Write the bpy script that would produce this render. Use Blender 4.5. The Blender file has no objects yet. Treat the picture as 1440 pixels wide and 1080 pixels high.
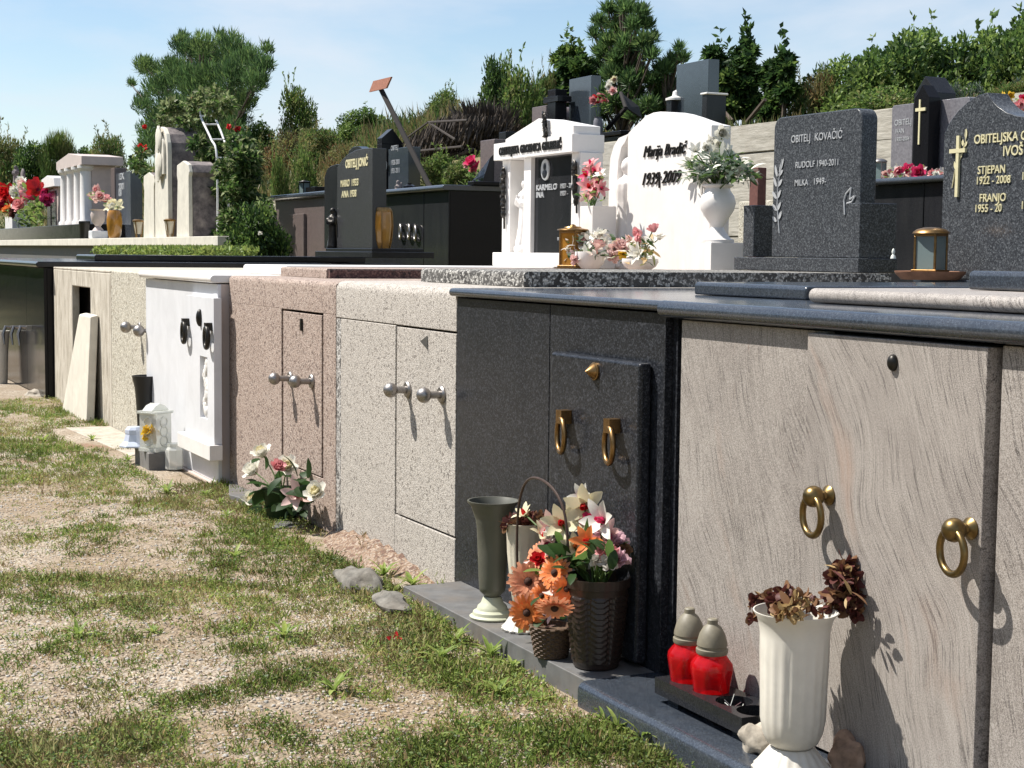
import bpy, math, random
import numpy as np
from math import sin, cos, pi, radians, sqrt, atan2
from mathutils import Vector, Matrix, noise as mnoise
random.seed(11)
RNG = np.random.default_rng(5)
S = bpy.context.scene
COL = S.collection

# ------------------------------------------------------------------ camera
F_PX = 2250.0
TH, PH, RO = 0.4469401819582703, 0.08145483097648815, radians(0.6)
CAM = Vector((-2.684, 0.0, 1.443))
_F = Vector((sin(TH) * cos(PH), cos(TH) * cos(PH), -sin(PH)))
_R = Vector((cos(TH), -sin(TH), 0))
_U = _R.cross(_F)
R_ = _R * cos(RO) + _U * sin(RO)
U_ = -_R * sin(RO) + _U * cos(RO)
cam = bpy.data.cameras.new('camera')
co = bpy.data.objects.new('camera', cam)
COL.objects.link(co)
m = Matrix((R_, U_, -_F)).transposed().to_4x4()
m.translation = CAM
co.matrix_world = m
cam.sensor_width = 36
cam.lens = F_PX / 1440 * 36
cam.clip_start = 0.05
cam.clip_end = 2000
S.camera = co


def U(px, py, X=None, Y=None, Z=None):
    """point of the place seen at a photograph pixel, on the plane X=, Y= or Z="""
    d = _F + R_ * ((px - 720) / F_PX) + U_ * ((540 - py) / F_PX)
    i, v = (0, X) if X is not None else ((1, Y) if Y is not None else (2, Z))
    return CAM + d * ((v - CAM[i]) / d[i])


def PPM(p):
    return F_PX / (Vector(p) - CAM).dot(_F)


# ------------------------------------------------------------------ mesh builder
class MB:
    def __init__(self):
        self.v, self.f, self.mi, self.M = [], [], [], None

    def add(self, vs, fs, mi=0):
        o = len(self.v)
        if self.M is not None:
            vs = [self.M @ Vector(p) for p in vs]
        self.v += [tuple(p) for p in vs]
        self.f += [tuple(i + o for i in f) for f in fs]
        self.mi += [mi] * len(fs)
        return self

    def box(self, x0, x1, y0, y1, z0, z1, mi=0):
        x0, x1 = min(x0, x1), max(x0, x1)
        y0, y1 = min(y0, y1), max(y0, y1)
        z0, z1 = min(z0, z1), max(z0, z1)
        vs = [(x, y, z) for z in (z0, z1) for y in (y0, y1) for x in (x0, x1)]
        return self.add(vs, [(0, 2, 3, 1), (4, 5, 7, 6), (0, 1, 5, 4), (1, 3, 7, 5), (3, 2, 6, 7), (2, 0, 4, 6)], mi)

    def prism(self, poly, a, b, axis='x', mi=0):
        """poly extruded along axis from a to b. axis x: poly=(y,z); y: (x,z); z: (x,y)"""
        n = len(poly)
        def P(q, t):
            return (t, q[0], q[1]) if axis == 'x' else ((q[0], t, q[1]) if axis == 'y' else (q[0], q[1], t))
        vs = [P(q, a) for q in poly] + [P(q, b) for q in poly]
        ar = sum(poly[i][0] * poly[(i + 1) % n][1] - poly[(i + 1) % n][0] * poly[i][1] for i in range(n))
        flip = (ar > 0) == (b > a)
        if axis == 'y':
            flip = not flip
        c0, c1 = list(range(n)), list(range(n, 2 * n))
        sides = [(i, (i + 1) % n, n + (i + 1) % n, n + i) for i in range(n)]
        fs = [tuple(reversed(c0)), tuple(c1)] + sides
        if not flip:
            fs = [tuple(reversed(f)) for f in fs]
        return self.add(vs, fs, mi)

    def lathe(self, prof, c=(0, 0, 0), n=24, mi=0, mod=None, caps=True):
        """prof list of (r,z); mod(angle,k)->factor for flutes"""
        vs, fs = [], []
        for k, (r, z) in enumerate(prof):
            for i in range(n):
                a = 2 * pi * i / n
                q = r * (mod(a, k) if mod else 1)
                vs.append((c[0] + q * cos(a), c[1] + q * sin(a), c[2] + z))
        for k in range(len(prof) - 1):
            for i in range(n):
                j = (i + 1) % n
                fs.append((k * n + i, k * n + j, (k + 1) * n + j, (k + 1) * n + i))
        if caps:
            if prof[0][0] > 1e-5: fs.append(tuple(reversed(range(n))))
            if prof[-1][0] > 1e-5: fs.append(tuple(range((len(prof) - 1) * n, len(prof) * n)))
        return self.add(vs, fs, mi)

    def tube(self, pts, r, n=8, mi=0, caps=True, closed=False):
        pts = [Vector(p) for p in pts]
        N = len(pts)
        rs = r if isinstance(r, (list, tuple)) else [r] * N
        vs, fs = [], []
        up = None
        for k in range(N):
            if closed:
                t = (pts[(k + 1) % N] - pts[k - 1]).normalized()
            else:
                t = (pts[min(k + 1, N - 1)] - pts[max(k - 1, 0)]).normalized()
            if up is None:
                up = Vector((0, 0, 1)) if abs(t.z) < .9 else Vector((1, 0, 0))
            a = (up - t * up.dot(t)).normalized()
            up = a
            b = t.cross(a)
            for i in range(n):
                w = 2 * pi * i / n
                vs.append(pts[k] + (a * cos(w) + b * sin(w)) * rs[k])
        M = N if closed else N - 1
        for k in range(M):
            k2 = (k + 1) % N
            for i in range(n):
                j = (i + 1) % n
                fs.append((k * n + i, k * n + j, k2 * n + j, k2 * n + i))
        if caps and not closed:
            fs.append(tuple(reversed(range(n))))
            fs.append(tuple(range((N - 1) * n, N * n)))
        return self.add(vs, fs, mi)

    def torus(self, c, R, r, ax, up=(0, 0, 1), n=24, m_=8, mi=0, sq=1.0):
        ax = Vector(ax).normalized()
        a = Vector(up); a = (a - ax * a.dot(ax)).normalized(); b = ax.cross(a)
        pts = [Vector(c) + a * R * cos(t) * sq + b * R * sin(t) for t in [2 * pi * i / n for i in range(n)]]
        return self.tube(pts, r, m_, mi, closed=True)

    def ell(self, c, r, nu=14, nv=10, mi=0, nz=0.0, seed=0, nsc=3.0):
        if not isinstance(r, (tuple, list)): r = (r, r, r)
        vs, fs = [], []
        for j in range(nv + 1):
            p = pi * j / nv
            for i in range(nu):
                a = 2 * pi * i / nu
                d = Vector((sin(p) * cos(a), sin(p) * sin(a), -cos(p)))
                k = 1 + (nz * mnoise.noise(d * nsc + Vector((seed, seed * 1.7, 3.1))) if nz else 0)
                vs.append((c[0] + d.x * r[0] * k, c[1] + d.y * r[1] * k, c[2] + d.z * r[2] * k))
        for j in range(nv):
            for i in range(nu):
                i2 = (i + 1) % nu
                if j == 0: fs.append((i, nu + i2, nu + i))
                elif j == nv - 1: fs.append((j * nu + i, j * nu + i2, (j + 1) * nu + i))
                else: fs.append((j * nu + i, j * nu + i2, (j + 1) * nu + i2, (j + 1) * nu + i))
        return self.add(vs, fs, mi)

    def petal(self, base, d, nrm, L, W, cup=.25, curl=.0, mi=0, n=4, tip=.12):
        """a leaf or petal strip: starts at base along d, curved towards -nrm by curl, cupped across"""
        d = Vector(d).normalized(); nrm = Vector(nrm); nrm = (nrm - d * nrm.dot(d))
        nrm = nrm.normalized() if nrm.length > 1e-4 else d.orthogonal().normalized()
        s = d.cross(nrm)
        vs, fs = [], []
        p = Vector(base); a = 0
        for k in range(n + 1):
            t = k / n
            w = W * (sin(pi * min(1, (t * .86 + .1))) ** .8) * .5
            if k == n: w = W * tip * .5
            dd = d * cos(a) - nrm * sin(a)
            nn = nrm * cos(a) + d * sin(a)
            vs += [p + s * w + nn * cup * w, p, p - s * w + nn * cup * w]
            p = p + dd * (L / n)
            a += curl / n
        for k in range(n):
            o = k * 3
            fs += [(o, o + 1, o + 4, o + 3), (o + 1, o + 2, o + 5, o + 4)]
        return self.add(vs, fs, mi)

    def build(self, name, mats, parent=None, label=None, cat=None, group=None, kind=None, smooth=40, bevel=0, seg=2, origin=None, solid=0):
        if not isinstance(mats, (list, tuple)): mats = [mats]
        V = np.array(self.v, dtype=float)
        if parent is not None:
            org = Vector(WL[parent.name])
        elif origin is not None:
            org = Vector(origin)
        else:
            lo, hi = V.min(0), V.max(0)
            org = Vector(((lo[0] + hi[0]) / 2, (lo[1] + hi[1]) / 2, lo[2]))
        V = V - np.array(org)
        me = bpy.data.meshes.new(name)
        me.from_pydata(V.tolist(), [], self.f)
        for mt in mats: me.materials.append(mt)
        if len(mats) > 1: me.polygons.foreach_set('material_index', self.mi)
        if smooth:
            me.polygons.foreach_set('use_smooth', [True] * len(self.f))
            me.set_sharp_from_angle(angle=radians(smooth))
        me.update()
        ob = bpy.data.objects.new(name, me)
        COL.objects.link(ob)
        if parent is not None:
            ob.parent = parent
        else:
            ob.location = org
        WL[ob.name] = tuple(org)
        if solid:
            sm = ob.modifiers.new('solid', 'SOLIDIFY'); sm.thickness = solid; sm.offset = 0
        if bevel:
            bv = ob.modifiers.new('bevel', 'BEVEL'); bv.width = bevel; bv.segments = seg
            bv.limit_method = 'ANGLE'; bv.angle_limit = radians(40); bv.harden_normals = True
        tag(ob, label, cat, group, kind)
        return ob


WL = {}


def smooth_path(pts, n=6):
    pts = [Vector(p) for p in pts]; out = []
    for i in range(len(pts) - 1):
        p0, p1, p2, p3 = pts[max(i - 1, 0)], pts[i], pts[i + 1], pts[min(i + 2, len(pts) - 1)]
        for j in range(n):
            t = j / n
            out.append(.5 * ((2 * p1) + (p2 - p0) * t + (2 * p0 - 5 * p1 + 4 * p2 - p3) * t * t + (3 * p1 - p0 - 3 * p2 + p3) * t ** 3))
    return out + [pts[-1]]


def tag(o, label=None, cat=None, group=None, kind=None):
    if label: o['label'] = label
    if cat: o['category'] = cat
    if group: o['group'] = group
    if kind: o['kind'] = kind
    return o


def E(name, label, cat, loc, group=None):
    o = bpy.data.objects.new(name, None)
    o.empty_display_size = .1
    COL.objects.link(o)
    o.location = loc
    WL[o.name] = tuple(loc)
    return tag(o, label, cat, group)


def dup(o, loc=None, label=None, rz=None, sc=None, parent=None):
    c = o.copy(); COL.objects.link(c)
    WL[c.name] = tuple(loc) if loc is not None else WL.get(o.name, (0, 0, 0))
    if parent is not None: c.parent = parent
    if loc is not None: c.location = loc
    if rz is not None: c.rotation_euler = (0, 0, rz)
    if sc is not None: c.scale = (sc, sc, sc) if not isinstance(sc, tuple) else sc
    if label: c['label'] = label
    for ch in list(o.children):
        dup(ch, parent=c)
    return c


class TB:
    """collects lettering line by line: each line becomes a part of its own"""
    def __init__(self): self.L = []
    def build(self, name, mat, parent, **k):
        for mb in self.L: mb.build(name, mat, parent, **k)


def text_mb(s, size, org, mbs, depth=.004, right=(0, -1, 0), up=(0, 0, 1), align='LEFT', shear=0, sx=1.0, wide=None, off=0.0):
    """lettering as geometry added to a builder; reads along right, stands along up"""
    cu = bpy.data.curves.new('lettering', 'FONT')
    cu.body = s; cu.size = size; cu.extrude = depth / 2; cu.align_x = align; cu.shear = shear; cu.resolution_u = 3
    cu.offset = off
    ob = bpy.data.objects.new('lettering', cu)
    COL.objects.link(ob)
    dg = bpy.context.evaluated_depsgraph_get()
    me = bpy.data.meshes.new_from_object(ob.evaluated_get(dg))
    vs = [v.co.copy() for v in me.vertices]
    fs = [tuple(p.vertices) for p in me.polygons]
    bpy.data.objects.remove(ob); bpy.data.curves.remove(cu); bpy.data.meshes.remove(me)
    if not vs: return
    if isinstance(mbs, TB):
        mbs.L.append(MB()); mbs = mbs.L[-1]
    r, u = Vector(right), Vector(up)
    n = r.cross(u)
    if wide:
        w = max(v.x for v in vs) - min(v.x for v in vs)
        sx = wide / w
    mbs.add([Vector(org) + r * v.x * sx + u * v.y + n * v.z for v in vs], fs)


# ------------------------------------------------------------------ numpy leaf cloud
def leaf_mesh(name, pos, dr, nr, L, W, mats, mi, fold=.25, parent=None, org=(0, 0, 0), bend=0.0):
    """each leaf: 6 vertices, 4 triangles (folded on its midrib, bent once)"""
    N = len(pos)
    dr = dr / np.linalg.norm(dr, axis=1, keepdims=True)
    nr = nr - dr * (nr * dr).sum(1, keepdims=True)
    nr = nr / np.maximum(np.linalg.norm(nr, axis=1, keepdims=True), 1e-6)
    sd = np.cross(dr, nr)
    L = np.broadcast_to(L, N)[:, None]; W = np.broadcast_to(W, N)[:, None]
    b = np.broadcast_to(bend, N)[:, None]
    V = np.empty((N, 4, 3))
    V[:, 0] = pos
    V[:, 1] = pos + dr * L * .45 + sd * W * .5 + nr * W * fold
    V[:, 2] = pos + dr * L - nr * L * b
    V[:, 3] = pos + dr * L * .45 - sd * W * .5 + nr * W * fold
    V = V.reshape(-1, 3) - np.array(org)
    idx = np.arange(N)[:, None] * 4
    T = np.concatenate([idx + [[0, 1, 2]], idx + [[0, 2, 3]]], axis=1).reshape(-1, 3)
    me = bpy.data.meshes.new(name)
    me.vertices.add(len(V)); me.vertices.foreach_set('co', V.ravel())
    me.loops.add(len(T) * 3); me.loops.foreach_set('vertex_index', T.ravel().astype(np.int32))
    me.polygons.add(len(T))
    me.polygons.foreach_set('loop_start', np.arange(0, len(T) * 3, 3, dtype=np.int32))
    if not isinstance(mats, (list, tuple)): mats = [mats]
    for mt in mats: me.materials.append(mt)
    if len(mats) > 1:
        me.polygons.foreach_set('material_index', np.repeat(mi, 2).astype(np.int32))
    me.update(calc_edges=True)
    return me


def link_mesh(name, me, parent=None, loc=(0, 0, 0), label=None, cat=None, group=None, kind=None):
    ob = bpy.data.objects.new(name, me); COL.objects.link(ob)
    if parent is not None: ob.parent = parent
    ob.location = loc
    WL[ob.name] = WL[parent.name] if parent is not None else tuple(loc)
    return tag(ob, label, cat, group, kind)
# ------------------------------------------------------------------ materials
class NT:
    def __init__(self, name):
        self.m = bpy.data.materials.new(name); self.m.use_nodes = True
        self.t = self.m.node_tree; self.b = self.t.nodes['Principled BSDF']
        self._oc = None

    def n(self, ty, **k):
        q = self.t.nodes.new(ty)
        for a, b in k.items(): setattr(q, a, b)
        return q

    def l(self, a, b): self.t.links.new(a, b); return self

    def oc(self):
        if self._oc is None:
            a = self.n('ShaderNodeVectorMath', operation='ADD')      # keep flat faces off the noise lattice planes
            self.l(self.n('ShaderNodeTexCoord').outputs['Object'], a.inputs[0]); a.inputs[1].default_value = (.1373, .3117, .1731)
            self._oc = a.outputs[0]
        return self._oc

    def map(self, sc=(1, 1, 1), rot=(0, 0, 0), loc=(0, 0, 0), vec=None):
        q = self.n('ShaderNodeMapping'); self.l(vec or self.oc(), q.inputs['Vector'])
        q.inputs['Scale'].default_value = sc; q.inputs['Rotation'].default_value = rot; q.inputs['Location'].default_value = loc
        return q.outputs[0]

    def noise(self, sc, det=3, ro=.55, vec=None, dist=0, out='Fac'):
        q = self.n('ShaderNodeTexNoise'); self.l(vec or self.oc(), q.inputs['Vector'])
        q.inputs['Scale'].default_value = sc; q.inputs['Detail'].default_value = det
        q.inputs['Roughness'].default_value = ro; q.inputs['Distortion'].default_value = dist
        return q.outputs[out]

    def vor(self, sc, out='Distance', vec=None, feat='F1', rnd=1):
        q = self.n('ShaderNodeTexVoronoi'); q.feature = feat; self.l(vec or self.oc(), q.inputs['Vector'])
        q.inputs['Scale'].default_value = sc; q.inputs['Randomness'].default_value = rnd
        return q.outputs[out]

    def ramp(self, fac, st, interp='LINEAR'):
        q = self.n('ShaderNodeValToRGB'); self.l(fac, q.inputs['Fac']); q.color_ramp.interpolation = interp
        e = q.color_ramp.elements
        while len(e) < len(st): e.new(.5)
        for el, (p, c) in zip(e, st):
            el.position = p
            el.color = (*c, 1) if isinstance(c, (tuple, list)) else (c, c, c, 1)
        return q.outputs['Color']

    def mix(self, fac, a, b, mode='MIX'):
        q = self.n('ShaderNodeMix', data_type='RGBA', blend_type=mode)
        for s, v in ((q.inputs[0], fac), (q.inputs[6], a), (q.inputs[7], b)):
            if isinstance(v, (int, float)): s.default_value = v
            elif isinstance(v, (tuple, list)): s.default_value = (*v, 1)
            else: self.l(v, s)
        return q.outputs[2]

    def math(self, op, a, b=0.0, clamp=False):
        q = self.n('ShaderNodeMath', operation=op, use_clamp=clamp)
        for s, v in ((q.inputs[0], a), (q.inputs[1], b)):
            if isinstance(v, (int, float)): s.default_value = v
            else: self.l(v, s)
        return q.outputs[0]

    def bw(self, c):
        q = self.n('ShaderNodeRGBToBW'); self.l(c, q.inputs[0]); return q.outputs[0]

    def bump(self, h, st=.3, d=.003, prev=None):
        q = self.n('ShaderNodeBump'); self.l(h, q.inputs['Height'])
        q.inputs['Strength'].default_value = st; q.inputs['Distance'].default_value = d
        if prev is not None: self.l(prev, q.inputs['Normal'])
        self.l(q.outputs[0], self.b.inputs['Normal'])
        return q.outputs[0]

    def set(self, col=None, ro=None, me=None, **k):
        for nm, v in (('Base Color', col), ('Roughness', ro), ('Metallic', me)):
            if v is None: continue
            if isinstance(v, (int, float)): self.b.inputs[nm].default_value = v
            elif isinstance(v, (tuple, list)): self.b.inputs[nm].default_value = (*v, 1)
            else: self.l(v, self.b.inputs[nm])
        for nm, v in k.items(): self.b.inputs[nm.replace('_', ' ')].default_value = v
        return self.m


def stain(N, col, dark=(.12, .11, .09), amt=.35, sc=2.2):
    """weather streaks running down a face, with a shape of their own"""
    st = N.noise(1, 5, .65, N.map((sc * 6, sc * 6, sc * .7)))
    lo = N.noise(sc, 4, .6)
    f = N.math('MULTIPLY', N.ramp(st, [(.5, 0.), (.75, 1.)]), N.ramp(lo, [(.4, 0.), (.7, 1.)]))
    return N.mix(N.math('MULTIPLY', f, amt), col, dark)


def granite(name, base, spec, dark, sc=220, ro=.18, dust=.0, warm=None, bump=0, spec_l=.5):
    N = NT(name)
    a = N.noise(sc, 2, .7)
    c = N.ramp(a, [(.3, dark), (.46, base), (.58, base), (.72, spec)])
    v = N.vor(sc * .9, 'Color')
    c = N.mix(.35, c, N.ramp(N.bw(v), [(.2, dark), (.55, base), (.9, spec)]))
    if warm: c = N.mix(N.ramp(N.noise(3, 3), [(.45, 0.), (.7, .6)]), c, warm)
    if dust:
        d = N.noise(1, 5, .7, N.map((9, 9, 1.6)))
        f = N.math('MULTIPLY', N.ramp(d, [(.35, .1), (.75, 1.)]), dust)
        c = N.mix(f, c, (.33, .31, .29))
        rr = N.math('ADD', N.math('MULTIPLY', f, .8), ro)
        return N.set(c, rr, Specular_IOR_Level=spec_l)
    rr = N.math('ADD', N.math('MULTIPLY', N.noise(7, 4), .16), ro - .05)
    return N.set(c, rr, Specular_IOR_Level=spec_l)


def pebble(name, lo, mid, hi, spot, sc=120, stn=.3, bs=.5, spot_at=.25):
    N = NT(name)
    v = N.vor(sc, 'Color'); d = N.vor(sc, 'Distance')
    g = N.bw(v)
    c = N.ramp(g, [(.12, lo), (.42, mid), (.8, hi)])
    s = N.bw(N.vor(sc * .62, 'Color'))
    c = N.mix(N.ramp(s, [(spot_at, 1.), (spot_at + .05, 0.)]), c, spot)
    e = N.ramp(d, [(.42, 1.), (.75, .55)])
    c = N.mix(1, c, e, 'MULTIPLY')
    c = N.mix(N.ramp(N.noise(2.5, 5, .65), [(.3, .0), (.75, .45)]), c, tuple(x * .72 for x in mid))
    if stn: c = stain(N, c, tuple(x * .3 for x in mid), stn)
    N.bump(N.math('ADD', N.math('MULTIPLY', d, -1), N.math('MULTIPLY', g, .5)), bs, .004)
    return N.set(c, .85)


def plain(name, col, ro=.6, me=0, var=.25, sc=30, bs=0, dirt=0, **k):
    N = NT(name)
    n = N.noise(sc, 4, .6)
    c = N.mix(N.ramp(n, [(.3, 0.), (.7, 1.)]), tuple(x * (1 - var) for x in col), tuple(min(1, x * (1 + var * .5)) for x in col))
    if dirt: c = N.mix(N.math('MULTIPLY', N.ramp(N.noise(sc * .3, 5, .7), [(.45, 0.), (.7, 1.)]), dirt), c, (.16, .13, .1))
    if bs: N.bump(n, bs, .004)
    return N.set(c, ro, me, **k)


def leafy(name, col, tr=.45, ro=.5, var=.4, sc=2.0):
    """two-sided foliage: diffuse plus light passing through"""
    N = NT(name)
    n = N.noise(sc, 2, .5); n2 = N.noise(sc * 14, 2, .6)
    c = N.mix(N.ramp(n, [(.3, 0.), (.7, 1.)]), tuple(x * (1 - var) for x in col), tuple(x * (1 + var) for x in col))
    c = N.mix(N.ramp(n2, [(.3, 0.), (.7, .5)]), c, tuple(x * (1 - .5 * var) for x in col))
    N.set(c, ro, Specular_IOR_Level=.3)
    t = N.n('ShaderNodeBsdfTranslucent'); N.l(c, t.inputs['Color'])
    x = N.n('ShaderNodeMixShader'); x.inputs[0].default_value = tr
    N.l(N.b.outputs[0], x.inputs[1]); N.l(t.outputs[0], x.inputs[2])
    N.l(x.outputs[0], N.t.nodes['Material Output'].inputs['Surface'])
    return N.m


def glassy(name, col, alpha_mix=.6, ro=.08):
    """thin tinted glass: part clear, part glossy body"""
    N = NT(name)
    N.set(col, ro, Specular_IOR_Level=.6)
    t = N.n('ShaderNodeBsdfTransparent'); t.inputs[0].default_value = (*[min(1, x * 1.3 + .02) for x in col], 1)
    x = N.n('ShaderNodeMixShader'); x.inputs[0].default_value = alpha_mix
    N.l(N.b.outputs[0], x.inputs[1]); N.l(t.outputs[0], x.inputs[2])
    N.l(x.outputs[0], N.t.nodes['Material Output'].inputs['Surface'])
    return N.m


MT = {}
MT['granite_grey'] = granite('speckled_dark_grey_granite', (.0125, .0145, .019), (.10, .107, .125), (.005, .005, .007), 190, .3, .02, spec_l=.22)
MT['granite_blue'] = granite('dark_blue_grey_granite', (.028, .036, .050), (.09, .108, .13), (.013, .015, .019), 260, .15, .05, spec_l=.75)
MT['granite_head'] = granite('salt_and_pepper_granite', (.042, .046, .053), (.21, .225, .24), (.013, .014, .017), 170, .25, .02, spec_l=.3)
MT['granite_lilac'] = granite('lilac_grey_granite', (.15, .145, .16), (.22, .21, .23), (.09, .085, .1), 60, .3, .1)
MT['granite_brown'] = granite('red_brown_granite', (.12, .09, .085), (.22, .17, .16), (.05, .04, .04), 90, .3, .1)
MT['granite_sky'] = granite('polished_blue_granite', (.035, .045, .056), (.07, .085, .1), (.02, .025, .03), 260, .1, .0, spec_l=.9)
MT['granite_jon'] = granite('dark_grey_fine_granite', (.042, .043, .045), (.09, .09, .095), (.02, .02, .022), 260, .18, .0, spec_l=.35)
MT['black'] = granite('polished_black_granite', (.009, .009, .011), (.022, .022, .025), (.005, .005, .006), 300, .1, .0, spec_l=.16)
MT['black_dusty'] = granite('dusty_black_granite', (.014, .015, .018), (.035, .036, .04), (.007, .007, .009), 300, .14, .03, spec_l=.25)


def streaked():
    N = NT('streaked_beige_granite')
    w = N.noise(1.25, 2, .45, out='Color')
    q = N.n('ShaderNodeVectorMath', operation='MULTIPLY_ADD')
    N.l(w, q.inputs[0]); q.inputs[1].default_value = (.0, .42, .2); N.l(N.oc(), q.inputs[2])
    rv = N.map((1, 1, 1), (radians(20), 0, 0), vec=q.outputs[0])
    cl = N.noise(2.6, 5, .6)
    c = N.ramp(cl, [(.3, (.262, .232, .21)), (.5, (.33, .297, .268)), (.72, (.385, .35, .317))])
    a = N.noise(1, 5, .7, N.map((22, 80, 3.0), vec=rv))
    c = N.mix(N.ramp(a, [(.47, 0.), (.66, .45)]), c, (.18, .157, .142))
    c = N.mix(N.ramp(a, [(.30, .45), (.46, 0.)]), c, (.43, .397, .365))
    b = N.noise(1, 4, .7, N.map((40, 200, 6.5), vec=rv))
    brk = N.ramp(N.noise(7, 4, .65), [(.36, 0.), (.58, 1.)])
    c = N.mix(N.math('MULTIPLY', N.ramp(b, [(.53, 0.), (.60, .95)]), brk), c, (.085, .073, .067))
    g1 = N.noise(330, 3, .75)
    c = N.mix(N.ramp(g1, [(.51, 0.), (.64, .85)]), c, (.085, .075, .07))
    c = N.mix(N.ramp(g1, [(.36, .7), (.48, 0.)]), c, (.50, .47, .44))
    pk = N.noise(1, 4, .65, N.map((2, 7, 1.5), vec=rv))
    c = N.mix(N.ramp(pk, [(.6, 0.), (.76, .45)]), c, (.36, .24, .18))
    rs = N.noise(1, 5, .7, N.map((4, 26, 3.2), vec=rv))
    c = N.mix(N.ramp(rs, [(.68, 0.), (.75, .6)]), c, (.24, .11, .07))
    N.bump(g1, .15, .001)
    return N.set(c, .5, Specular_IOR_Level=.35)
MT['streak'] = streaked()
MT['peb_beige'] = pebble('beige_pebbledash', (.34, .31, .275), (.47, .43, .385), (.58, .54, .49), (.20, .175, .155), 165, .2, .4, .15)
MT['peb_pink'] = pebble('pink_pebbledash', (.26, .185, .15), (.40, .305, .255), (.52, .43, .37), (.13, .09, .075), 150, .15, .5, .22)
MT['peb_grey'] = pebble('grey_pebbledash', (.13, .12, .11), (.36, .34, .32), (.6, .58, .55), (.06, .055, .05), 90, .2, .6, .3)
MT['peb_black'] = pebble('black_and_white_pebbledash', (.035, .032, .03), (.28, .27, .25), (.62, .6, .56), (.03, .027, .025), 120, 0, .8, .45)
MT['peb_pale'] = pebble('pale_yellow_pebbledash', (.34, .31, .24), (.54, .5, .41), (.68, .65, .56), (.24, .2, .15), 95, .3, .5, .15)
MT['peb_maroon'] = pebble('maroon_pebbledash', (.05, .025, .025), (.12, .06, .055), (.2, .12, .1), (.03, .02, .02), 90, 0, .6, .2)


def rough_cement():
    N = NT('rough_weathered_cement')
    a = N.noise(1, 7, .7, N.map((16, 16, 4)))
    c = N.ramp(a, [(.25, (.2, .175, .135)), (.5, (.46, .42, .35)), (.72, (.62, .59, .52))])
    c = N.mix(N.ramp(N.noise(90, 3, .7), [(.3, .5), (.42, 0.)]), c, (.3, .26, .2))
    c = stain(N, c, (.19, .145, .09), .75, 1.6)
    N.bump(a, .6, .015)
    return N.set(c, .9)
MT['cement'] = rough_cement()


def marble(name, col, amt=.15, ro=.4, stn=0):
    N = NT(name)
    a = N.noise(4, 6, .65, dist=.8)
    c = N.mix(N.ramp(a, [(.35, 0.), (.7, 1.)]), tuple(x * (1 - amt) for x in col), col)
    c = N.mix(N.ramp(N.noise(120, 2), [(.6, 0.), (.75, .12)]), c, (.5, .47, .43))
    if stn: c = stain(N, c, (.16, .14, .12), stn, 3)
    return N.set(c, ro, Specular_IOR_Level=.4)
MT['marble'] = marble('white_marble', (.77, .745, .72), .1, .42, .22)
MT['marble_blue'] = marble('pale_blue_white_marble', (.70, .71, .74), .12, .4, .14)
MT['marble_pink'] = marble('pink_white_marble', (.56, .47, .43), .12, .5)
MT['limestone'] = marble('cream_limestone', (.70, .66, .57), .2, .7, .35)


def old_stone():
    N = NT('mottled_dark_stone')
    a = N.noise(5, 7, .7)
    c = N.ramp(a, [(.3, (.05, .045, .05)), (.5, (.17, .145, .145)), (.65, (.29, .25, .235)), (.8, (.42, .37, .3))])
    N.bump(a, .4, .02)
    return N.set(c, .9)
MT['oldstone'] = old_stone()


def board_concrete():
    N = NT('board_marked_concrete')
    a = N.noise(1, 6, .7, N.map((3, 3, 22)))
    c = N.ramp(a, [(.3, (.25, .235, .2)), (.5, (.385, .36, .31)), (.7, (.47, .445, .395))])
    c = N.mix(N.ramp(N.noise(3, 6, .7), [(.5, 0.), (.75, .5)]), c, (.26, .225, .18))
    N.bump(a, .5, .02)
    return N.set(c, .9)
MT['concrete'] = board_concrete()
MT['slabgrey'] = plain('weathered_grey_paving', (.125, .125, .125), .6, 0, .3, 14, .15, .5)
MT['slabdark'] = plain('dark_grey_concrete', (.17, .165, .16), .8, 0, .25, 12, .2, .3)
MT['paleslab'] = plain('pale_limestone_slab', (.46, .41, .34), .85, 0, .25, 25, .3, .5)
MT['dark'] = plain('painted_cavity_shade', (.02, .014, .012), .95, 0, .5, 10)  # near-black colour standing in for shade in door gaps, doorway and thatch
MT['bronze'] = plain('aged_bronze', (.30, .18, .075), .38, 1, .3, 40)
MT['brass'] = plain('brass', (.21, .145, .062), .36, 1, .3, 40)
MT['darkmetal'] = plain('dark_metal', (.035, .033, .03), .4, .8, .3, 40)
MT['steel'] = plain('brushed_steel', (.33, .31, .295), .42, 1, .15, 80)
MT['blackmetal'] = plain('black_bronze', (.03, .027, .024), .4, .7, .5, 60)
MT['gold'] = plain('gold_paint', (.60, .55, .34), .5, .0, .1, 60)
MT['silver'] = plain('silver_paint', (.44, .45, .46), .45, .2, .1, 60)
MT['white_plastic'] = plain('ivory_plastic', (.70, .67, .60), .35, 0, .08, 9, 0, .3)
MT['cream_plastic'] = plain('cream_plastic', (.68, .62, .5), .45, 0, .08, 12, 0, .2)
MT['green_plastic'] = plain('olive_grey_plastic', (.105, .105, .085), .42, 0, .12, 10, 0, .1)
MT['pale_green_plastic'] = plain('pale_green_plastic', (.47, .48, .36), .5, 0, .1, 10)
MT['brown_plastic'] = plain('dark_brown_plastic', (.025, .016, .012), .4, 0, .2, 20)
MT['black_plastic'] = plain('black_plastic', (.008, .008, .009), .4, 0, .2, 20)
MT['cap_plastic'] = plain('grey_brown_cap_plastic', (.19, .17, .125), .55, 0, .15, 50)
MT['wicker'] = plain('brown_wicker', (.10, .06, .035), .7, 0, .5, 90, .3)
MT['handle_wood'] = plain('dark_cane', (.06, .035, .025), .4, 0, .4, 30)
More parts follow.
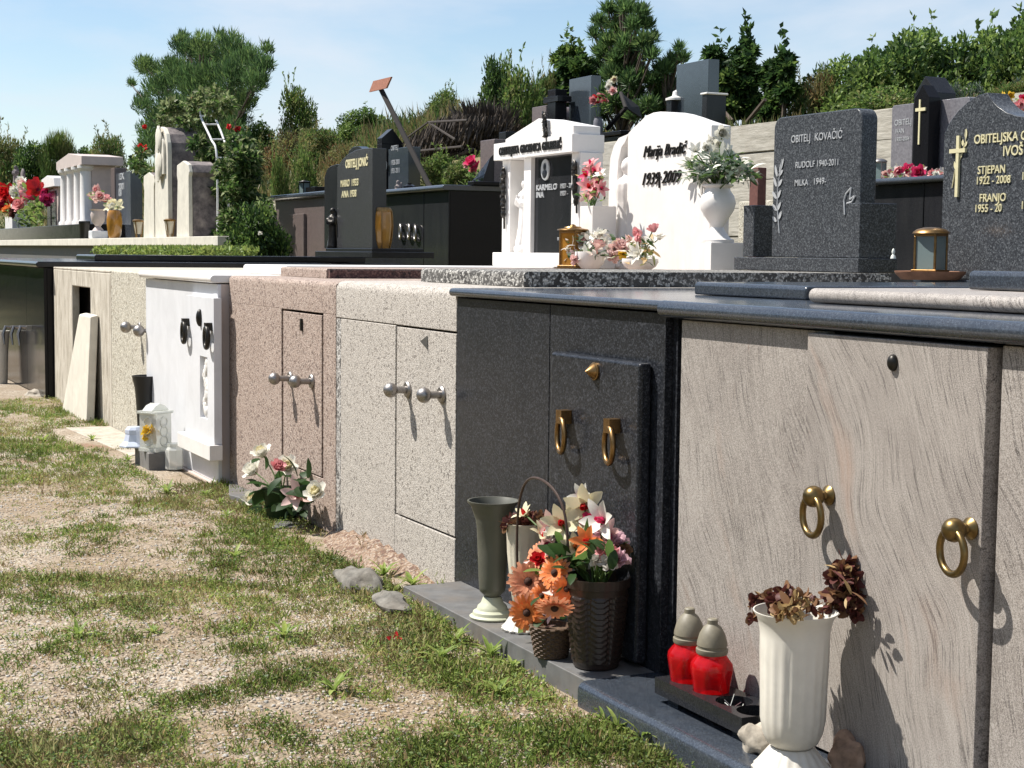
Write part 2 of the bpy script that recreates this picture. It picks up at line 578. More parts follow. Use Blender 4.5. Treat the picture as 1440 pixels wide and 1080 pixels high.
MT['blue_white'] = plain('pale_blue_enamel', (.5, .55, .66), .35, 0, .08, 20)
MT['stone'] = plain('rough_grey_stone', (.38, .34, .28), .9, 0, .5, 22, .6, .4)
MT['darkstone'] = plain('dark_grey_field_stone', (.17, .16, .14), .9, 0, .6, 20, .6, .4)
MT['redstone'] = plain('reddish_broken_brick', (.38, .24, .16), .95, 0, .5, 24, .7, .2)
MT['wood_red'] = plain('red_brown_post', (.13, .05, .04), .7, 0, .3, 30)
MT['rust'] = plain('rusty_red_sheet', (.38, .16, .1), .6, 0, .2, 20)
MT['pole'] = plain('dark_brown_pole', (.012, .009, .008), .9, 0, .3, 20)
MT['thatch'] = plain('grey_brown_thatch', (.055, .045, .04), .95, 0, .6, 30, .5)
MT['tin'] = plain('white_painted_metal', (.68, .68, .68), .4, 0, .1, 30)
MT['amber'] = plain('amber_glass', (.40, .19, .035), .12, 0, .35, 6, 0, 0, Specular_IOR_Level=.7)
MT['red_glass'] = glassy('red_translucent_plastic', (.66, .012, .018), .5, .05)
MT['clear_glass'] = glassy('clear_glass', (.72, .73, .70), .4, .12)
MT['grey_glass'] = glassy('grey_blue_lantern_glass', (.28, .36, .36), .45)
MT['candle'] = plain('white_candle_wax', (.62, .64, .6), .6, 0, .1, 20)
MT['terracotta'] = plain('terracotta', (.38, .18, .1), .8, 0, .3, 20)
MT['bark'] = plain('grey_brown_bark', (.10, .075, .055), .9, 0, .5, 12, .6)
for nm, c in dict(leaf_dark=(.032, .068, .021), leaf_mid=(.095, .165, .042), leaf_light=(.195, .275, .07), leaf_olive=(.19, .20, .075),
                  pine_dark=(.05, .1, .036), pine_mid=(.10, .175, .058), pine_light=(.185, .27, .085), straw=(.38, .29, .15), hay=(.25, .2, .09), brush_rust=(.20, .10, .045),
                  grass_a=(.19, .265, .06), grass_b=(.29, .35, .095), grass_c=(.41, .39, .18), leaf_silk=(.035, .075, .022), leaf_grey=(.12, .16, .12), leaf_rose=(.24, .28, .13)).items():
    MT[nm] = leafy(nm, c)
for nm, c in dict(p_white=(.80, .78, .70), p_cream=(.80, .74, .50), p_yellow=(.75, .52, .06), p_pink=(.74, .33, .34), p_hot=(.68, .05, .16), p_red=(.60, .02, .025), p_orange=(.82, .25, .07),
                  p_salmon=(.82, .37, .21), p_lilac=(.62, .40, .45), p_blush=(.80, .56, .52), p_dryred=(.10, .03, .025), p_drybrown=(.21, .11, .055), p_drystraw=(.46, .33, .16), p_mauve=(.36, .03, .12), p_grey=(.55, .52, .47)).items():
    MT[nm] = leafy(nm, c, .25, .55, .12, 8)
MT['gerbera_eye'] = plain('gerbera_eye', (.05, .02, .012), .9, 0, .5, 200, .5)
# ------------------------------------------------------------------ terrain, sky, light
def sstep(a, b, x):
    t = np.clip((x - a) / (b - a), 0, 1); return t * t * (3 - 2 * t)


def HT(x, y):
    """height of the land"""
    x = np.asarray(x, float); y = np.asarray(y, float)
    n = .025 * np.sin(x * 2.1 + y * .7) * np.sin(y * 1.3 - x * .4) + .015 * np.sin(x * 5 + 1) * np.sin(y * 4.2)
    z = -.012 + n * sstep(.15, .9, -x)
    z = z + .055 * np.exp(-((x + .36) / .22) ** 2 - ((y - 6.1) / .75) ** 2) * (x < -.05)
    z = z + .93 * sstep(2.5, 3.4, x)
    wall = 1 - sstep(27, 36, y)
    hill = .8 + 3.4 * sstep(7, 13, x) + .9 * sstep(13, 30, x) + .15 * np.sin(x * .5 + y * .23) * sstep(8, 12, x)
    ter = .8 + 2.1 * sstep(8.02, 8.3, x) + .6 * sstep(20, 40, x)
    back = hill * (1 - wall) + ter * wall - .8
    z = z + back * sstep(6.0, 8.0, x)
    z = z - 3.0 * sstep(60, 220, x) * 1.0
    return z


def ground():
    xs = np.unique(np.concatenate([np.linspace(-400, -20, 12), np.linspace(-20, -4, 10), np.linspace(-4, .2, 64), np.linspace(.2, 8, 24), np.linspace(8, 8.4, 5), np.linspace(8.5, 30, 40), np.linspace(32, 400, 24)]))
    ys = np.unique(np.concatenate([np.linspace(-300, -4, 12), np.linspace(-4, 3, 12), np.linspace(3, 20, 150), np.linspace(20.5, 60, 60), np.linspace(62, 160, 30), np.linspace(170, 900, 20)]))
    Xg, Yg = np.meshgrid(xs, ys, indexing='ij')
    Z = HT(Xg, Yg)
    V = np.stack([Xg, Yg, Z], -1).reshape(-1, 3)
    ny = len(ys)
    i, j = np.meshgrid(np.arange(len(xs) - 1), np.arange(ny - 1), indexing='ij')
    a = (i * ny + j).ravel()
    Fs = np.stack([a, a + ny, a + ny + 1, a + 1], 1)
    me = bpy.data.meshes.new('ground')
    me.from_pydata(V.tolist(), [], Fs.tolist())
    me.polygons.foreach_set('use_smooth', [True] * len(Fs))
    N = NT('dry_gravelly_soil')
    v = N.vor(75, 'Color'); d = N.vor(75, 'Distance')
    c = N.ramp(N.bw(v), [(.1, (.27, .215, .155)), (.45, (.435, .355, .27)), (.85, (.56, .50, .41))])
    c = N.mix(1, c, N.ramp(d, [(.3, 1.), (.8, .45)]), 'MULTIPLY')
    soil = N.ramp(N.noise(28, 5, .7), [(.3, (.15, .115, .075)), (.6, (.30, .228, .155)), (.8, (.38, .325, .215))])
    f = N.ramp(N.noise(1.3, 5, .62), [(.4, 0.), (.6, 1.)])
    c = N.mix(f, c, soil)
    rust = N.ramp(N.noise(2.3, 4, .6, N.map((1, 1, 1), loc=(4, 2, 0))), [(.62, 0.), (.72, .6)])
    c = N.mix(rust, c, (.2, .095, .05))
    # far hill: dry grass green-brown
    sx = N.n('ShaderNodeSeparateXYZ'); N.l(N.oc(), sx.inputs[0])
    far = N.math('MAXIMUM', N.math('GREATER_THAN', sx.outputs[0], 2.74), N.math('MAXIMUM', N.math('LESS_THAN', sx.outputs[0], -4.86), N.math('GREATER_THAN', sx.outputs[1], 24.0)))
    hillc = N.ramp(N.noise(.5, 6, .7), [(.3, (.07, .08, .03)), (.5, (.13, .12, .05)), (.7, (.2, .16, .08))])
    c = N.mix(far, c, hillc)
    N.bump(N.math('ADD', N.math('MULTIPLY', d, -.8), N.noise(40, 4)), .8, .01)
    me.materials.append(N.set(c, .95))
    me.update()
    link_mesh('ground', me, kind='structure')
ground()

SUN = Vector((-1, .76, 1.82)).normalized()
EL = math.asin(SUN.z); AZ = atan2(SUN.x, SUN.y)
w = bpy.data.worlds.new('World'); S.world = w; w.use_nodes = True
nt = w.node_tree; bg = nt.nodes['Background']
sky = nt.nodes.new('ShaderNodeTexSky'); sky.sky_type = 'NISHITA'; sky.sun_disc = False
sky.sun_elevation = EL; sky.sun_rotation = AZ; sky.altitude = 100; sky.air_density = 1.0; sky.dust_density = .3; sky.ozone_density = 1.5
tc = nt.nodes.new('ShaderNodeTexCoord')
mp = nt.nodes.new('ShaderNodeMapping'); mp.inputs['Scale'].default_value = (2.6, 2.6, 9.0); mp.inputs['Location'].default_value = (1.35, .4, .3)
nt.links.new(tc.outputs['Generated'], mp.inputs['Vector'])
no = nt.nodes.new('ShaderNodeTexNoise'); no.inputs['Scale'].default_value = 1.5; no.inputs['Detail'].default_value = 7; no.inputs['Roughness'].default_value = .55; no.inputs['Distortion'].default_value = .3
nt.links.new(mp.outputs[0], no.inputs['Vector'])
rp = nt.nodes.new('ShaderNodeValToRGB'); e = rp.color_ramp.elements
e[0].position = .41; e[0].color = (0, 0, 0, 1); e[1].position = .66; e[1].color = (.8, .8, .8, 1)
nt.links.new(no.outputs['Fac'], rp.inputs['Fac'])
mx = nt.nodes.new('ShaderNodeMix'); mx.data_type = 'RGBA'
nt.links.new(rp.outputs['Color'], mx.inputs[0]); nt.links.new(sky.outputs['Color'], mx.inputs[6])
mx.inputs[7].default_value = (5.6, 6.0, 6.6, 1)
nt.links.new(mx.outputs[2], bg.inputs['Color'])
bg.inputs['Strength'].default_value = .066
sl = bpy.data.lights.new('sun', 'SUN'); sl.energy = 3.7; sl.angle = radians(.55); sl.color = (1, .95, .87)
so = bpy.data.objects.new('sun', sl); COL.objects.link(so)
so.rotation_euler = SUN.to_track_quat('Z', 'Y').to_euler(); so.location = (-6, 6, 20)
S.view_settings.view_transform = 'Standard'; S.view_settings.look = 'None'
S.view_settings.exposure = 1.14; S.view_settings.gamma = 1
# ------------------------------------------------------------------ front row of tombs
def nose(x0, x1, z0, z1, r, half=False, n=6):
    """slab section (x,z): rounded front edge at x0, flat back at x1"""
    P = []
    if half:
        r = (z1 - z0) / 2
        for i in range(n * 2 + 1):
            a = -pi / 2 - pi * i / (n * 2)
            P.append((x0 + r + r * cos(a), z0 + r + r * sin(a)))
    else:
        P.append((x0, z0))
        for i in range(n + 1):
            a = pi - (pi / 2) * i / n
            P.append((x0 + r + r * cos(a), z1 - r + r * sin(a)))
    return P + [(x1, z1), (x1, z0)]


def knob(mb, p, L=.084, R=.034, mi=0):
    mx = Matrix.Translation(p) @ Matrix.Rotation(radians(-90), 4, 'Y')
    mb.M = mx
    mb.lathe([(.0, -.01), (.038, -.01), (.039, .006), (.032, .013), (.017, .014), (.0155, L - R * .8), (.018, L - R * .78), (R * .62, L - R * .72), (R * .9, L - R * .4), (R, L), (R * .94, L + R * .34), (R * .75, L + R * .66), (R * .4, L + R * .92), (0, L + R)], n=20, mi=mi)
    mb.M = None


def ball_ring(mb, p, sgn=1, R=.054, r=.0095, mi=0, ang=9):
    mb.M = Matrix.Translation(p) @ Matrix.Rotation(radians(-90), 4, 'Y')
    mb.lathe([(0, -.008), (.026, -.008), (.028, .004), (.02, .012), (.0135, .016), (.013, .03), (.02, .036)], n=18, mi=mi)
    mb.M = None
    c = Vector(p) + Vector((-.052, 0, 0))
    mb.ell(c, .03, 18, 12, mi)
    mb.torus(c + Vector((-.004, 0, -R * .98)), R, r, (-cos(radians(ang)), sin(radians(ang)), 0), n=36, m_=10, mi=mi)


def block_ring(mb, p, R=.055, r=.0095, mi=0, sq=1.12, ang=14):
    x, y, z = p
    mb.box(x - .042, x + .004, y - .021, y + .021, z - .008, z + .04, mi)
    mb.torus((x - .032, y, z - R * sq * .8), R, r, (-cos(radians(ang)), sin(radians(ang)), .0), n=36, m_=10, mi=mi, sq=sq)


def cone_stud(mb, p, r=.03, L=.04, mi=0):
    mb.M = Matrix.Translation(p) @ Matrix.Rotation(radians(-90), 4, 'Y')
    mb.lathe([(0, -.006), (r * 1.05, -.006), (r * 1.05, .006), (r * .9, .008), (r * .88, .012), (0, L)], n=20, mi=mi)
    mb.M = None


def yz(px, py, X=0.0):
    q = U(px, py, X=X); return q.y, q.z


BACK = 2.35
# ---- A: streaked beige granite tomb, nearest
A = E('tomb', 'nearest tomb of streaked beige granite under a dark blue-grey slab, at the right edge', 'tomb', (0, 2.9, 0), 'family tombs of the front row')
AY1 = 4.385
b = MB().box(.03, BACK, 1.0, AY1 - .02, -.1, 1.235)
b.build('body', MT['granite_grey'], A)
b = MB().box(0, .03, 3.60, AY1 - .03, 0, 1.238); b.box(0, .03, 1.0, 2.912, 0, 1.238)
b.build('front_panel', MT['streak'], A, bevel=.002)
dA = MB().box(-.022, .028, 2.938, 3.655, .08, 1.232).build('door_panel', MT['streak'], A, bevel=.003)
y, z = yz(1158, 700, -.022); mb = MB(); ball_ring(mb, (-.022, y - .025, z + .01)); mb.build('ring_handle', MT['brass'], dA)
y, z = yz(1365, 748, -.022); mb = MB(); ball_ring(mb, (-.022, y, z + .008)); mb.build('ring_handle', MT['brass'], dA)
y, z = yz(1257, 510, -.022); mb = MB(); mb.ell((-.024, y, z), (.016, .017, .022), 16, 10); mb.build('stud', MT['darkmetal'], dA)
mb = MB().prism(nose(-.045, BACK, 1.243, 1.298, .02, True), 1.0, AY1 + .05, 'y')
mb.build('cover_slab', MT['granite_blue'], A, smooth=30)
p = U(1136, 414, X=.30)
mb = MB().prism(nose(.30, BACK - .3, 1.300, 1.345, .02, True), 1.0, p.y, 'y'); mb.build('ledger', MT['streak'], A, smooth=30, bevel=.008, seg=3)
p = U(1361, 400, X=.72)
mb = MB().prism(nose(.72, BACK - .5, 1.347, 1.405, .018), 1.0, p.y, 'y'); mb.build('upper_ledger', MT['granite_blue'], A, smooth=30, bevel=.008, seg=3)
mb = MB().prism(nose(-.295, .0, -.06, .07, .03), 1.0, 4.47, 'y'); mb.build('plinth', MT['granite_blue'], A, smooth=30)

# ---- B: dark speckled granite tomb
B = E('tomb', 'dark speckled granite tomb with two bronze rings, between beige pebbledash and streaked granite tombs', 'tomb', (0, 5.2, 0), 'family tombs of the front row')
BY0, BY1 = 4.455, 6.135
MB().box(.03, BACK, BY0 - .03, BY1, -.1, 1.252).build('body', MT['granite_grey'], B)
mb = MB(); yj = yz(773, 480)[0]
mb.box(0, .03, yj + .002, BY1, 0, 1.255); mb.box(0.001, .03, BY0, yj - .002, 0, 1.255)
mb.build('front_panel', MT['granite_grey'], B, bevel=.0015)
D0 = -.05
y1, zt = yz(774, 494, D0); y0 = yz(899, 560, D0)[0]
dB = MB().box(D0, -.001, y0, y1, .085, zt).build('door_panel', MT['granite_grey'], B, bevel=.014, seg=3)
for px, py in ((800, 592), (868, 605)):
    y, z = yz(px, py, D0); mb = MB(); block_ring(mb, (D0, y, z)); mb.build('ring_handle', MT['bronze'], dB, bevel=.0)
y, z = yz(837, 522, D0); mb = MB(); cone_stud(mb, (D0, y, z)); mb.build('cone_stud', MT['bronze'], dB)
mb = MB().prism(nose(-.03, BACK, 1.262, 1.296, .02, True), AY1 + .054, BY1 + .02, 'y'); mb.build('cover_slab', MT['granite_blue'], B, smooth=30)
p0, p1 = U(976, 400, X=.5), U(1133, 405, X=.5)
mb = MB().prism(nose(.5, BACK - .05, 1.298, 1.345, .016), p1.y, p0.y, 'y'); mb.build('ledger', MT['granite_blue'], B, smooth=30, bevel=.008, seg=3)
mb = MB().box(-.262, 0, 4.475, BY1 - .06, -.06, .068); mb.build('plinth', MT['slabgrey'], B, bevel=.004)

# ---- C: beige pebbledash tomb
C_ = E('tomb', 'beige pebbledash tomb with two round steel knobs, beside the dark speckled granite tomb', 'tomb', (0, 6.9, 0), 'family tombs of the front row')
CY0, CY1 = 6.145, 7.66
MB().box(.045, BACK, CY0, CY1, -.1, 1.2).build('body', MT['dark'], C_)
y1, zt = yz(557, 458); y0 = yz(641, 600)[0]; zb = yz(557, 722)[1]
g = .007
mb = MB()
mb.prism([(0, zt + .005)] + nose(0, BACK, zt + .006, 1.297, .045)[1:-1] + [(BACK, zt + .005)], CY0, CY1, 'y')
mb.box(0, .045, y1 + g, CY1 - .07, -.1, zt + .001)
mb.box(0, .045, CY0, y1 + g, -.1, zb - g)
mb.build('front_cladding', MT['peb_beige'], C_, smooth=30, bevel=.004)
MB().box(.001, .045, CY1 - .068, CY1 - .001, -.1, zt).build('edge_strip', MT['peb_grey'], C_, bevel=.004)
dC = MB().box(.001, .044, CY0 + .004, y1 - g, zb + .002, zt - .004).build('door_panel', MT['peb_beige'], C_, bevel=.003)
for px, py in ((574, 548), (622, 555)):
    y, z = yz(px, py); mb = MB(); knob(mb, (0, y, z)); mb.build('knob', MT['steel'], dC)
y, z = yz(600, 481); mb = MB()
mb.add([(-.001, y + .03, z + .012), (-.001, y - .012, z + .03), (-.001, y - .012, z - .034), (-.03, y + .004, z + .004)], [(0, 3, 1), (1, 3, 2), (2, 3, 0), (0, 1, 2)])
mb.build('stud', MT['steel'], dC, smooth=0)
p0, p1 = U(592, 385, X=.35), U(690, 388, X=.35)
mb = MB().prism(nose(.35, 2.33, 1.299, 1.365, .02), 6.22, p0.y, 'y'); mb.build('ledger', MT['peb_black'], C_, smooth=30)

# ---- D: pink pebbledash tomb
D_ = E('tomb', 'pink pebbledash tomb with two steel knobs, between white marble and beige pebbledash tombs', 'tomb', (0, 8.6, 0), 'family tombs of the front row')
DY0, DY1 = 7.665, 9.64
MB().box(.045, BACK, DY0, DY1, -.1, 1.2).build('body', MT['dark'], D_)
y1, zt = yz(397, 436); y0 = yz(453, 540)[0]; zb = yz(453, 672)[1]
g = .017
mb = MB()
mb.prism([(0, zt + .008)] + nose(0, BACK, zt + .009, 1.29, .03)[1:-1] + [(BACK, zt + .008)], DY0, DY1, 'y')
mb.box(0, .045, y1 + g, DY1, -.1, zt + .0081)
mb.box(0, .045, DY0, y0 - g, -.1, zt + .0081)
mb.box(.0005, .045, y0 - g, y1 + g, -.1, zb - .004)
mb.build('front_cladding', MT['peb_pink'], D_, smooth=30, bevel=.003)
dD = MB().box(.001, .044, y0 + .012, y1 - .012, zb + .003, zt - .004).build('door_panel', MT['peb_pink'], D_, bevel=.003)
for px, py in ((409, 532), (439, 536)):
    y, z = yz(px, py); mb = MB(); knob(mb, (0, y, z), .092, .034); mb.build('knob', MT['steel'], dD)
y, z = yz(425, 456); MB().box(-.012, .003, y - .01, y + .01, z - .035, z + .03).build('keyhole_plate', MT['darkmetal'], dD, bevel=.003)
p0, p1 = U(395, 388, X=.30), U(459, 390, X=.30)
mb = MB().prism(nose(.30, 1.9, 1.292, 1.345, .012), p1.y, p0.y, 'y'); mb.build('ledger', MT['peb_pink'], D_, smooth=30)
MB().box(.31, 1.9, p1.y - .03, p1.y - .001, 1.292, 1.338).build('ledger_side', MT['peb_maroon'], D_)

# ---- E: white marble tomb
E_ = E('tomb', 'white marble tomb with dark rings and a carved inlay, beside the pink pebbledash tomb', 'tomb', (0, 10.6, 0), 'family tombs of the front row')
EX, EY0, EY1 = -.065, 9.652, 11.62
MB().box(-.06, BACK, EY0 + .002, EY1, -.05, 1.235).build('body', MT['marble_pink'], E_)
yd1, zd = yz(262, 415, -.11); yd0 = yz(302, 500, -.11)[0]; zlo = yz(262, 608, -.11)[1]
mb = MB(); mb.box(EX - .004, EX + .02, EY0, EY0 + .10, .0, 1.235); mb.box(EX - .001, EX + .02, EY0 + .10, EY1, .0, 1.235)
mb.build('front_panel', MT['marble_blue'], E_, bevel=.003)
# raised door with a sunk carved inlay
dE = E_
mb = MB()
ya, za = yz(281, 500, -.115); yb, zb2 = yz(292, 590, -.115)
for (p, q, r, s) in ((yd0, yb, zlo, zd), (ya, yd1, zlo, zd), (yb, ya, zlo, zb2), (yb, ya, za, zd)):
    mb.box(-.115, EX - .002, p, q, r, s)
dE = mb.build('door_panel', MT['marble_blue'], E_, bevel=.0)
mb = MB().box(-.085, EX - .002, yb + .001, ya - .001, zb2 + .001, za - .001)
rr = random.Random(3)
for k in range(16):
    t = k / 15
    mb.ell((-.09, (ya + yb) / 2 + .03 * sin(t * 11), zb2 + .04 + t * (za - zb2 - .08)), (.022, .035 + .02 * rr.random(), .03 + .02 * rr.random()), 10, 6, nz=.3, seed=k)
mb.build('carved_inlay', MT['marble'], dE, smooth=60)
mb = MB()
for px, py in ((262, 463), (294, 470)):
    y, z = yz(px, py, -.13); mb = MB(); block_ring(mb, (-.115, y, z + .03), .05, .015, sq=1.25, ang=4); mb.build('ring_handle', MT['darkmetal'], dE)
y, z = yz(281, 447, -.12); mb = MB(); mb.ell((-.12, y, z), (.025, .03, .055), 12, 8); mb.build('stud', MT['darkmetal'], dE)
mb = MB().box(-.15, EX - .002, yd0 - .02, yd1 + .1, zlo - .10, zlo - .002); mb.build('door_sill', MT['marble'], E_, bevel=.006)
mb = MB().prism(nose(-.115, BACK, 1.243, 1.292, .02, True), EY0 - .004, EY1 + .02, 'y'); mb.build('cover_slab', MT['marble'], E_, smooth=30, bevel=.006)
p0, p1 = U(342, 370, X=.33), U(400, 372, X=.33)
mb = MB().prism(nose(.33, BACK, 1.294, 1.352, .02), p1.y, p0.y, 'y'); mb.build('ledger', MT['marble'], E_, smooth=30, bevel=.006)
MB().box(-.09, -.0, EY0 + .01, EY1, -.12, -.002).build('plinth', MT['marble_pink'], E_, bevel=.004)

# ---- F: pale pebbledash tomb and old cement tomb
F1 = E('tomb', 'pale yellowish pebbledash tomb with two shiny knobs, between old cement and white marble tombs', 'tomb', (0, 12.4, 0), 'family tombs of the front row')
MB().box(0, BACK, 11.645, 13.17, -.15, 1.272).build('body', MT['peb_pale'], F1, bevel=.015)
y1, zt = yz(193, 405); y0 = 11.72
dF = MB().box(-.006, -.001, y0, y1, .28, zt).build('door_panel', MT['peb_pale'], F1, bevel=.003)
for px, py in ((197, 460), (216, 465)):
    y, z = yz(px, py, -.006); mb = MB(); knob(mb, (-.006, y, z), .105, .044); mb.build('knob', MT['steel'], dF)
F2 = E('tomb', 'rough weathered cement tomb with an open doorway and a loose stone slab in it', 'tomb', (0, 14.5, 0), 'family tombs of the front row')
yo1, zo = yz(101, 402); yo0 = yz(127, 420)[0]
mb = MB(); mb.box(0, .07, yo1, 15.86, -.15, 1.25); mb.box(0, .07, 13.175, yo0, -.15, 1.25); mb.box(.001, .07, yo0, yo1, zo, 1.25)
mb.box(.07, BACK, 13.175, 13.3, -.15, 1.25); mb.box(.07, BACK, 15.74, 15.86, -.15, 1.25); mb.box(BACK, BACK + .1, 13.175, 15.86, -.15, 1.25)
mb.build('wall', MT['cement'], F2, bevel=.012)
MB().box(.0, BACK + .1, 13.18, 15.85, 1.2505, 1.268).build('roof_slab', MT['cement'], F2, bevel=.005)
MB().box(.16, BACK - .01, 13.301, 15.739, -.15, 1.24).build('interior_shade_fill', MT['dark'], F2)  # near-black fill that paints the shade inside the open doorway
# leaning slab
t0 = U(112, 438, X=.05); bl = U(108, 582, X=-.30)
mb = MB()
yb_ = (U(89, 580, X=-.11).y, U(124, 588, X=-.11).y, U(127, 440, X=-.075).y, U(111, 440, X=-.075).y)
P = [(-.13, yb_[0], -.06), (-.13, yb_[1], -.06), (-.075, yb_[2], t0.z), (-.075, yb_[3], t0.z)]
Q = [(x + .07, y_, z_ + .015) for x, y_, z_ in P]
mb.add(P + Q, [(0, 3, 2, 1), (4, 5, 6, 7), (0, 1, 5, 4), (1, 2, 6, 5), (2, 3, 7, 6), (3, 0, 4, 7)])
mb.build('stone_slab', MT['limestone'], label='pale chipped stone slab leaning in the open doorway of the cement tomb', cat='slab', bevel=.012)

# ---- G: polished black tomb at the left edge
G = E('tomb', 'polished black granite tomb with bent metal handles at the left edge', 'tomb', (0, 17.9, 0), 'family tombs of the front row')
GX, GY0, GY1 = -.085, 15.89, 21.0
MB().box(GX + .03, 3.6, GY0, GY1, -.1, 1.255).build('body', MT['black'], G, bevel=.004)
yj = yz(38, 480, GX)[0]; yj2 = yz(40, 420, GX)[0]
mb = MB()
mb.box(GX, GX + .028, GY0, yj - .004, 0, 1.25); mb.box(GX, GX + .028, yj + .004, GY1, 0, 1.25)
mb.build('front_panel', MT['black'], G, bevel=.002)
for px, py in ((18, 462), (30, 462), (40, 462)):
    y, z = yz(px, py, GX - .03); mb = MB()
    mb.box(GX - .05, GX + .002, y - .02, y + .02, z - .01, z + .03)
    mb.tube([(GX - .05, y + .02, z + .01), (GX - .10, y + .03, z + .02), (GX - .13, y + .02, z - .06), (GX - .12, y, z - .17)], [.016, .018, .018, .012], 8)
    mb.build('bent_handle', MT['steel'], G)
mb = MB().prism(nose(-.16, 3.6, 1.262, 1.318, .02, True), GY0 - .02, GY1, 'y'); mb.build('cover_slab', MT['black_dusty'], G, smooth=30, bevel=.01)
p0, p1 = U(107, 360, X=.55), U(133, 361, X=.55)
mb = MB().prism(nose(.55, 3.5, 1.322, 1.385, .02), p1.y, p0.y, 'y'); mb.build('ledger', MT['black_dusty'], G, smooth=30, bevel=.01)
MB().box(-.45, GX - .005, 15.95, 21, -.12, -.03).build('plinth', MT['slabgrey'], G, bevel=.005)

# paving pieces and kerbs along the foot of the row
def flat(name, pts, z0, z1, mat, label, cat='slab', bev=.006, group=None):
    q = [(p.x, p.y) for p in pts]
    return MB().prism(q, z0, z1, 'z').build(name, mat, label=label, cat=cat, bevel=bev, group=group)
g0 = -.02
flat('paving_slab', [U(92, 600, Z=0), U(185, 640, Z=0), Vector((-.005, 11.66, 0)), Vector((-.005, 13.2, 0))], -.1, -.004, MT['paleslab'], 'pale paving slab at the foot of the pale pebbledash tomb')
flat('paving_slab', [U(205, 660, Z=0), U(325, 705, Z=0), Vector((-.095, 9.7, 0)), Vector((-.095, 11.1, 0))], -.1, -.012, MT['paleslab'], 'cracked pale paving slab at the foot of the white marble tomb')
flat('kerb_stone', [U(322, 682, Z=0.0), U(322, 700, Z=0), U(365, 712, Z=0), Vector((-.005, 9.0, 0)), Vector((-.005, 9.62, 0))], -.1, .02, MT['slabgrey'], 'short grey kerb block at the corner of the white marble tomb', 'kerb')
flat('kerb_stone', [U(385, 742, Z=0), U(455, 738, Z=0), Vector((-.005, 7.75, 0)), Vector((-.005, 8.7, 0))], -.1, .0, MT['slabgrey'], 'pale kerb strip under the white roses by the pink pebbledash tomb', 'kerb')
# ------------------------------------------------------------------ monuments standing on the front row
def fuse(ob, vox):
    r = ob.modifiers.new('fuse', 'REMESH'); r.mode = 'VOXEL'; r.voxel_size = vox; r.use_smooth_shade = True
    return ob


def robed(mb, base, h, face=(-1, 0, 0), arms='pray', seed=0, lean=0.0):
    """a standing robed figure carved in one piece"""
    b = Vector(base); f = Vector(face).normalized(); s = f.cross(Vector((0, 0, 1)))
    rot = Matrix((s, f, Vector((0, 0, 1)))).transposed().to_4x4(); rot.translation = b
    mb.M = rot @ Matrix.Scale(h, 4)
    fold = lambda a, k: 1 + .10 * sin(a * 7 + k * .35) * max(0, 1 - k / 9) + .05 * sin(a * 11 - k * .5)
    mb.lathe([(0, 0), (.15, 0), (.155, .03), (.135, .12), (.118, .25), (.108, .38), (.104, .5), (.11, .6), (.125, .70), (.125, .76), (.085, .81), (.04, .835), (.038, .86)], n=28, mod=fold)
    mb.ell((0, .012, .915), (.058, .066, .082), 16, 12)
    mb.ell((0, -.012, .92), (.072, .07, .088), 16, 12)          # veil
    mb.ell((0, .075, .905), (.009, .012, .014), 8, 6)            # nose
    mb.tube([(0, -.05, .9), (0, -.085, .78), (0, -.095, .6)], [.07, .09, .085], 12)
    for q in (-1, 1):
        if arms == 'pray':
            mb.tube([(q * .115, 0, .755), (q * .15, .03, .63), (q * .08, .12, .62), (q * .012, .155, .69)], [.045, .05, .038, .022], 10)
            mb.tube([(q * .012, .15, .68), (q * .010, .165, .75)], [.02, .012], 8)
        else:
            mb.tube([(q * .115, 0, .755), (q * .165, .02, .60), (q * .19, .075, .46)], [.046, .046, .03], 10)
            mb.tube([(q * .19, .075, .46), (q * .2, .10, .40)], [.022, .016], 8)
    mb.M = None


def lantern(name, label, base, w, h, frame, glass, yaw=0, cap='flat', group=None, candle=False):
    b = Vector(base)
    r = E(name, label, 'lantern', b, group)
    r_z = Matrix.Translation(b) @ Matrix.Rotation(yaw, 4, 'Z')
    mb = MB(); mb.M = r_z
    d = w / 2; t = w * .09
    mb.box(-d * 1.12, d * 1.12, -d * 1.12, d * 1.12, 0, h * .07)
    for sx in (-1, 1):
        for sy in (-1, 1):
            mb.box(sx * d - t * (sx > 0), sx * d + t * (sx < 0), sy * d - t * (sy > 0), sy * d + t * (sy < 0), h * .07, h * .80)
    mb.box(-d, d, -d, d, h * .80, h * .86)
    mb.build('frame', frame, r, bevel=w * .02)
    mb = MB(); mb.M = r_z
    if cap == 'dome':
        mb.lathe([(d * 1.5, h * .86), (d * 1.45, h * .89), (d * 1.15, h * .95), (d * .6, h * .99), (0, h)], n=24)
    else:
        mb.lathe([(d * 1.6, h * .86), (d * 1.55, h * .885), (d * .9, h * .91), (d * .8, h * .94), (d * .35, h * .95), (d * .22, h * .985), (0, h)], n=20)
    mb.build('cap', frame, r)
    mb = MB(); mb.M = r_z
    k = d - t * .6
    mb.box(-k, k, -k, -k + t * .2, h * .075, h * .795); mb.box(-k, k, k - t * .2, k, h * .075, h * .795)
    mb.box(-k, -k + t * .2, -k + t * .3, k - t * .3, h * .075, h * .795); mb.box(k - t * .2, k, -k + t * .3, k - t * .3, h * .075, h * .795)
    mb.build('glass', glass, r, smooth=0)
    if candle:
        mb = MB(); mb.M = r_z
        mb.lathe([(d * .45, h * .08), (d * .45, h * .28), (d * .3, h * .29), (d * .38, h * .42), (d * .3, h * .55), (0, h * .62)], n=14)
        mb.build('candle', MT['candle'], r)
    return r


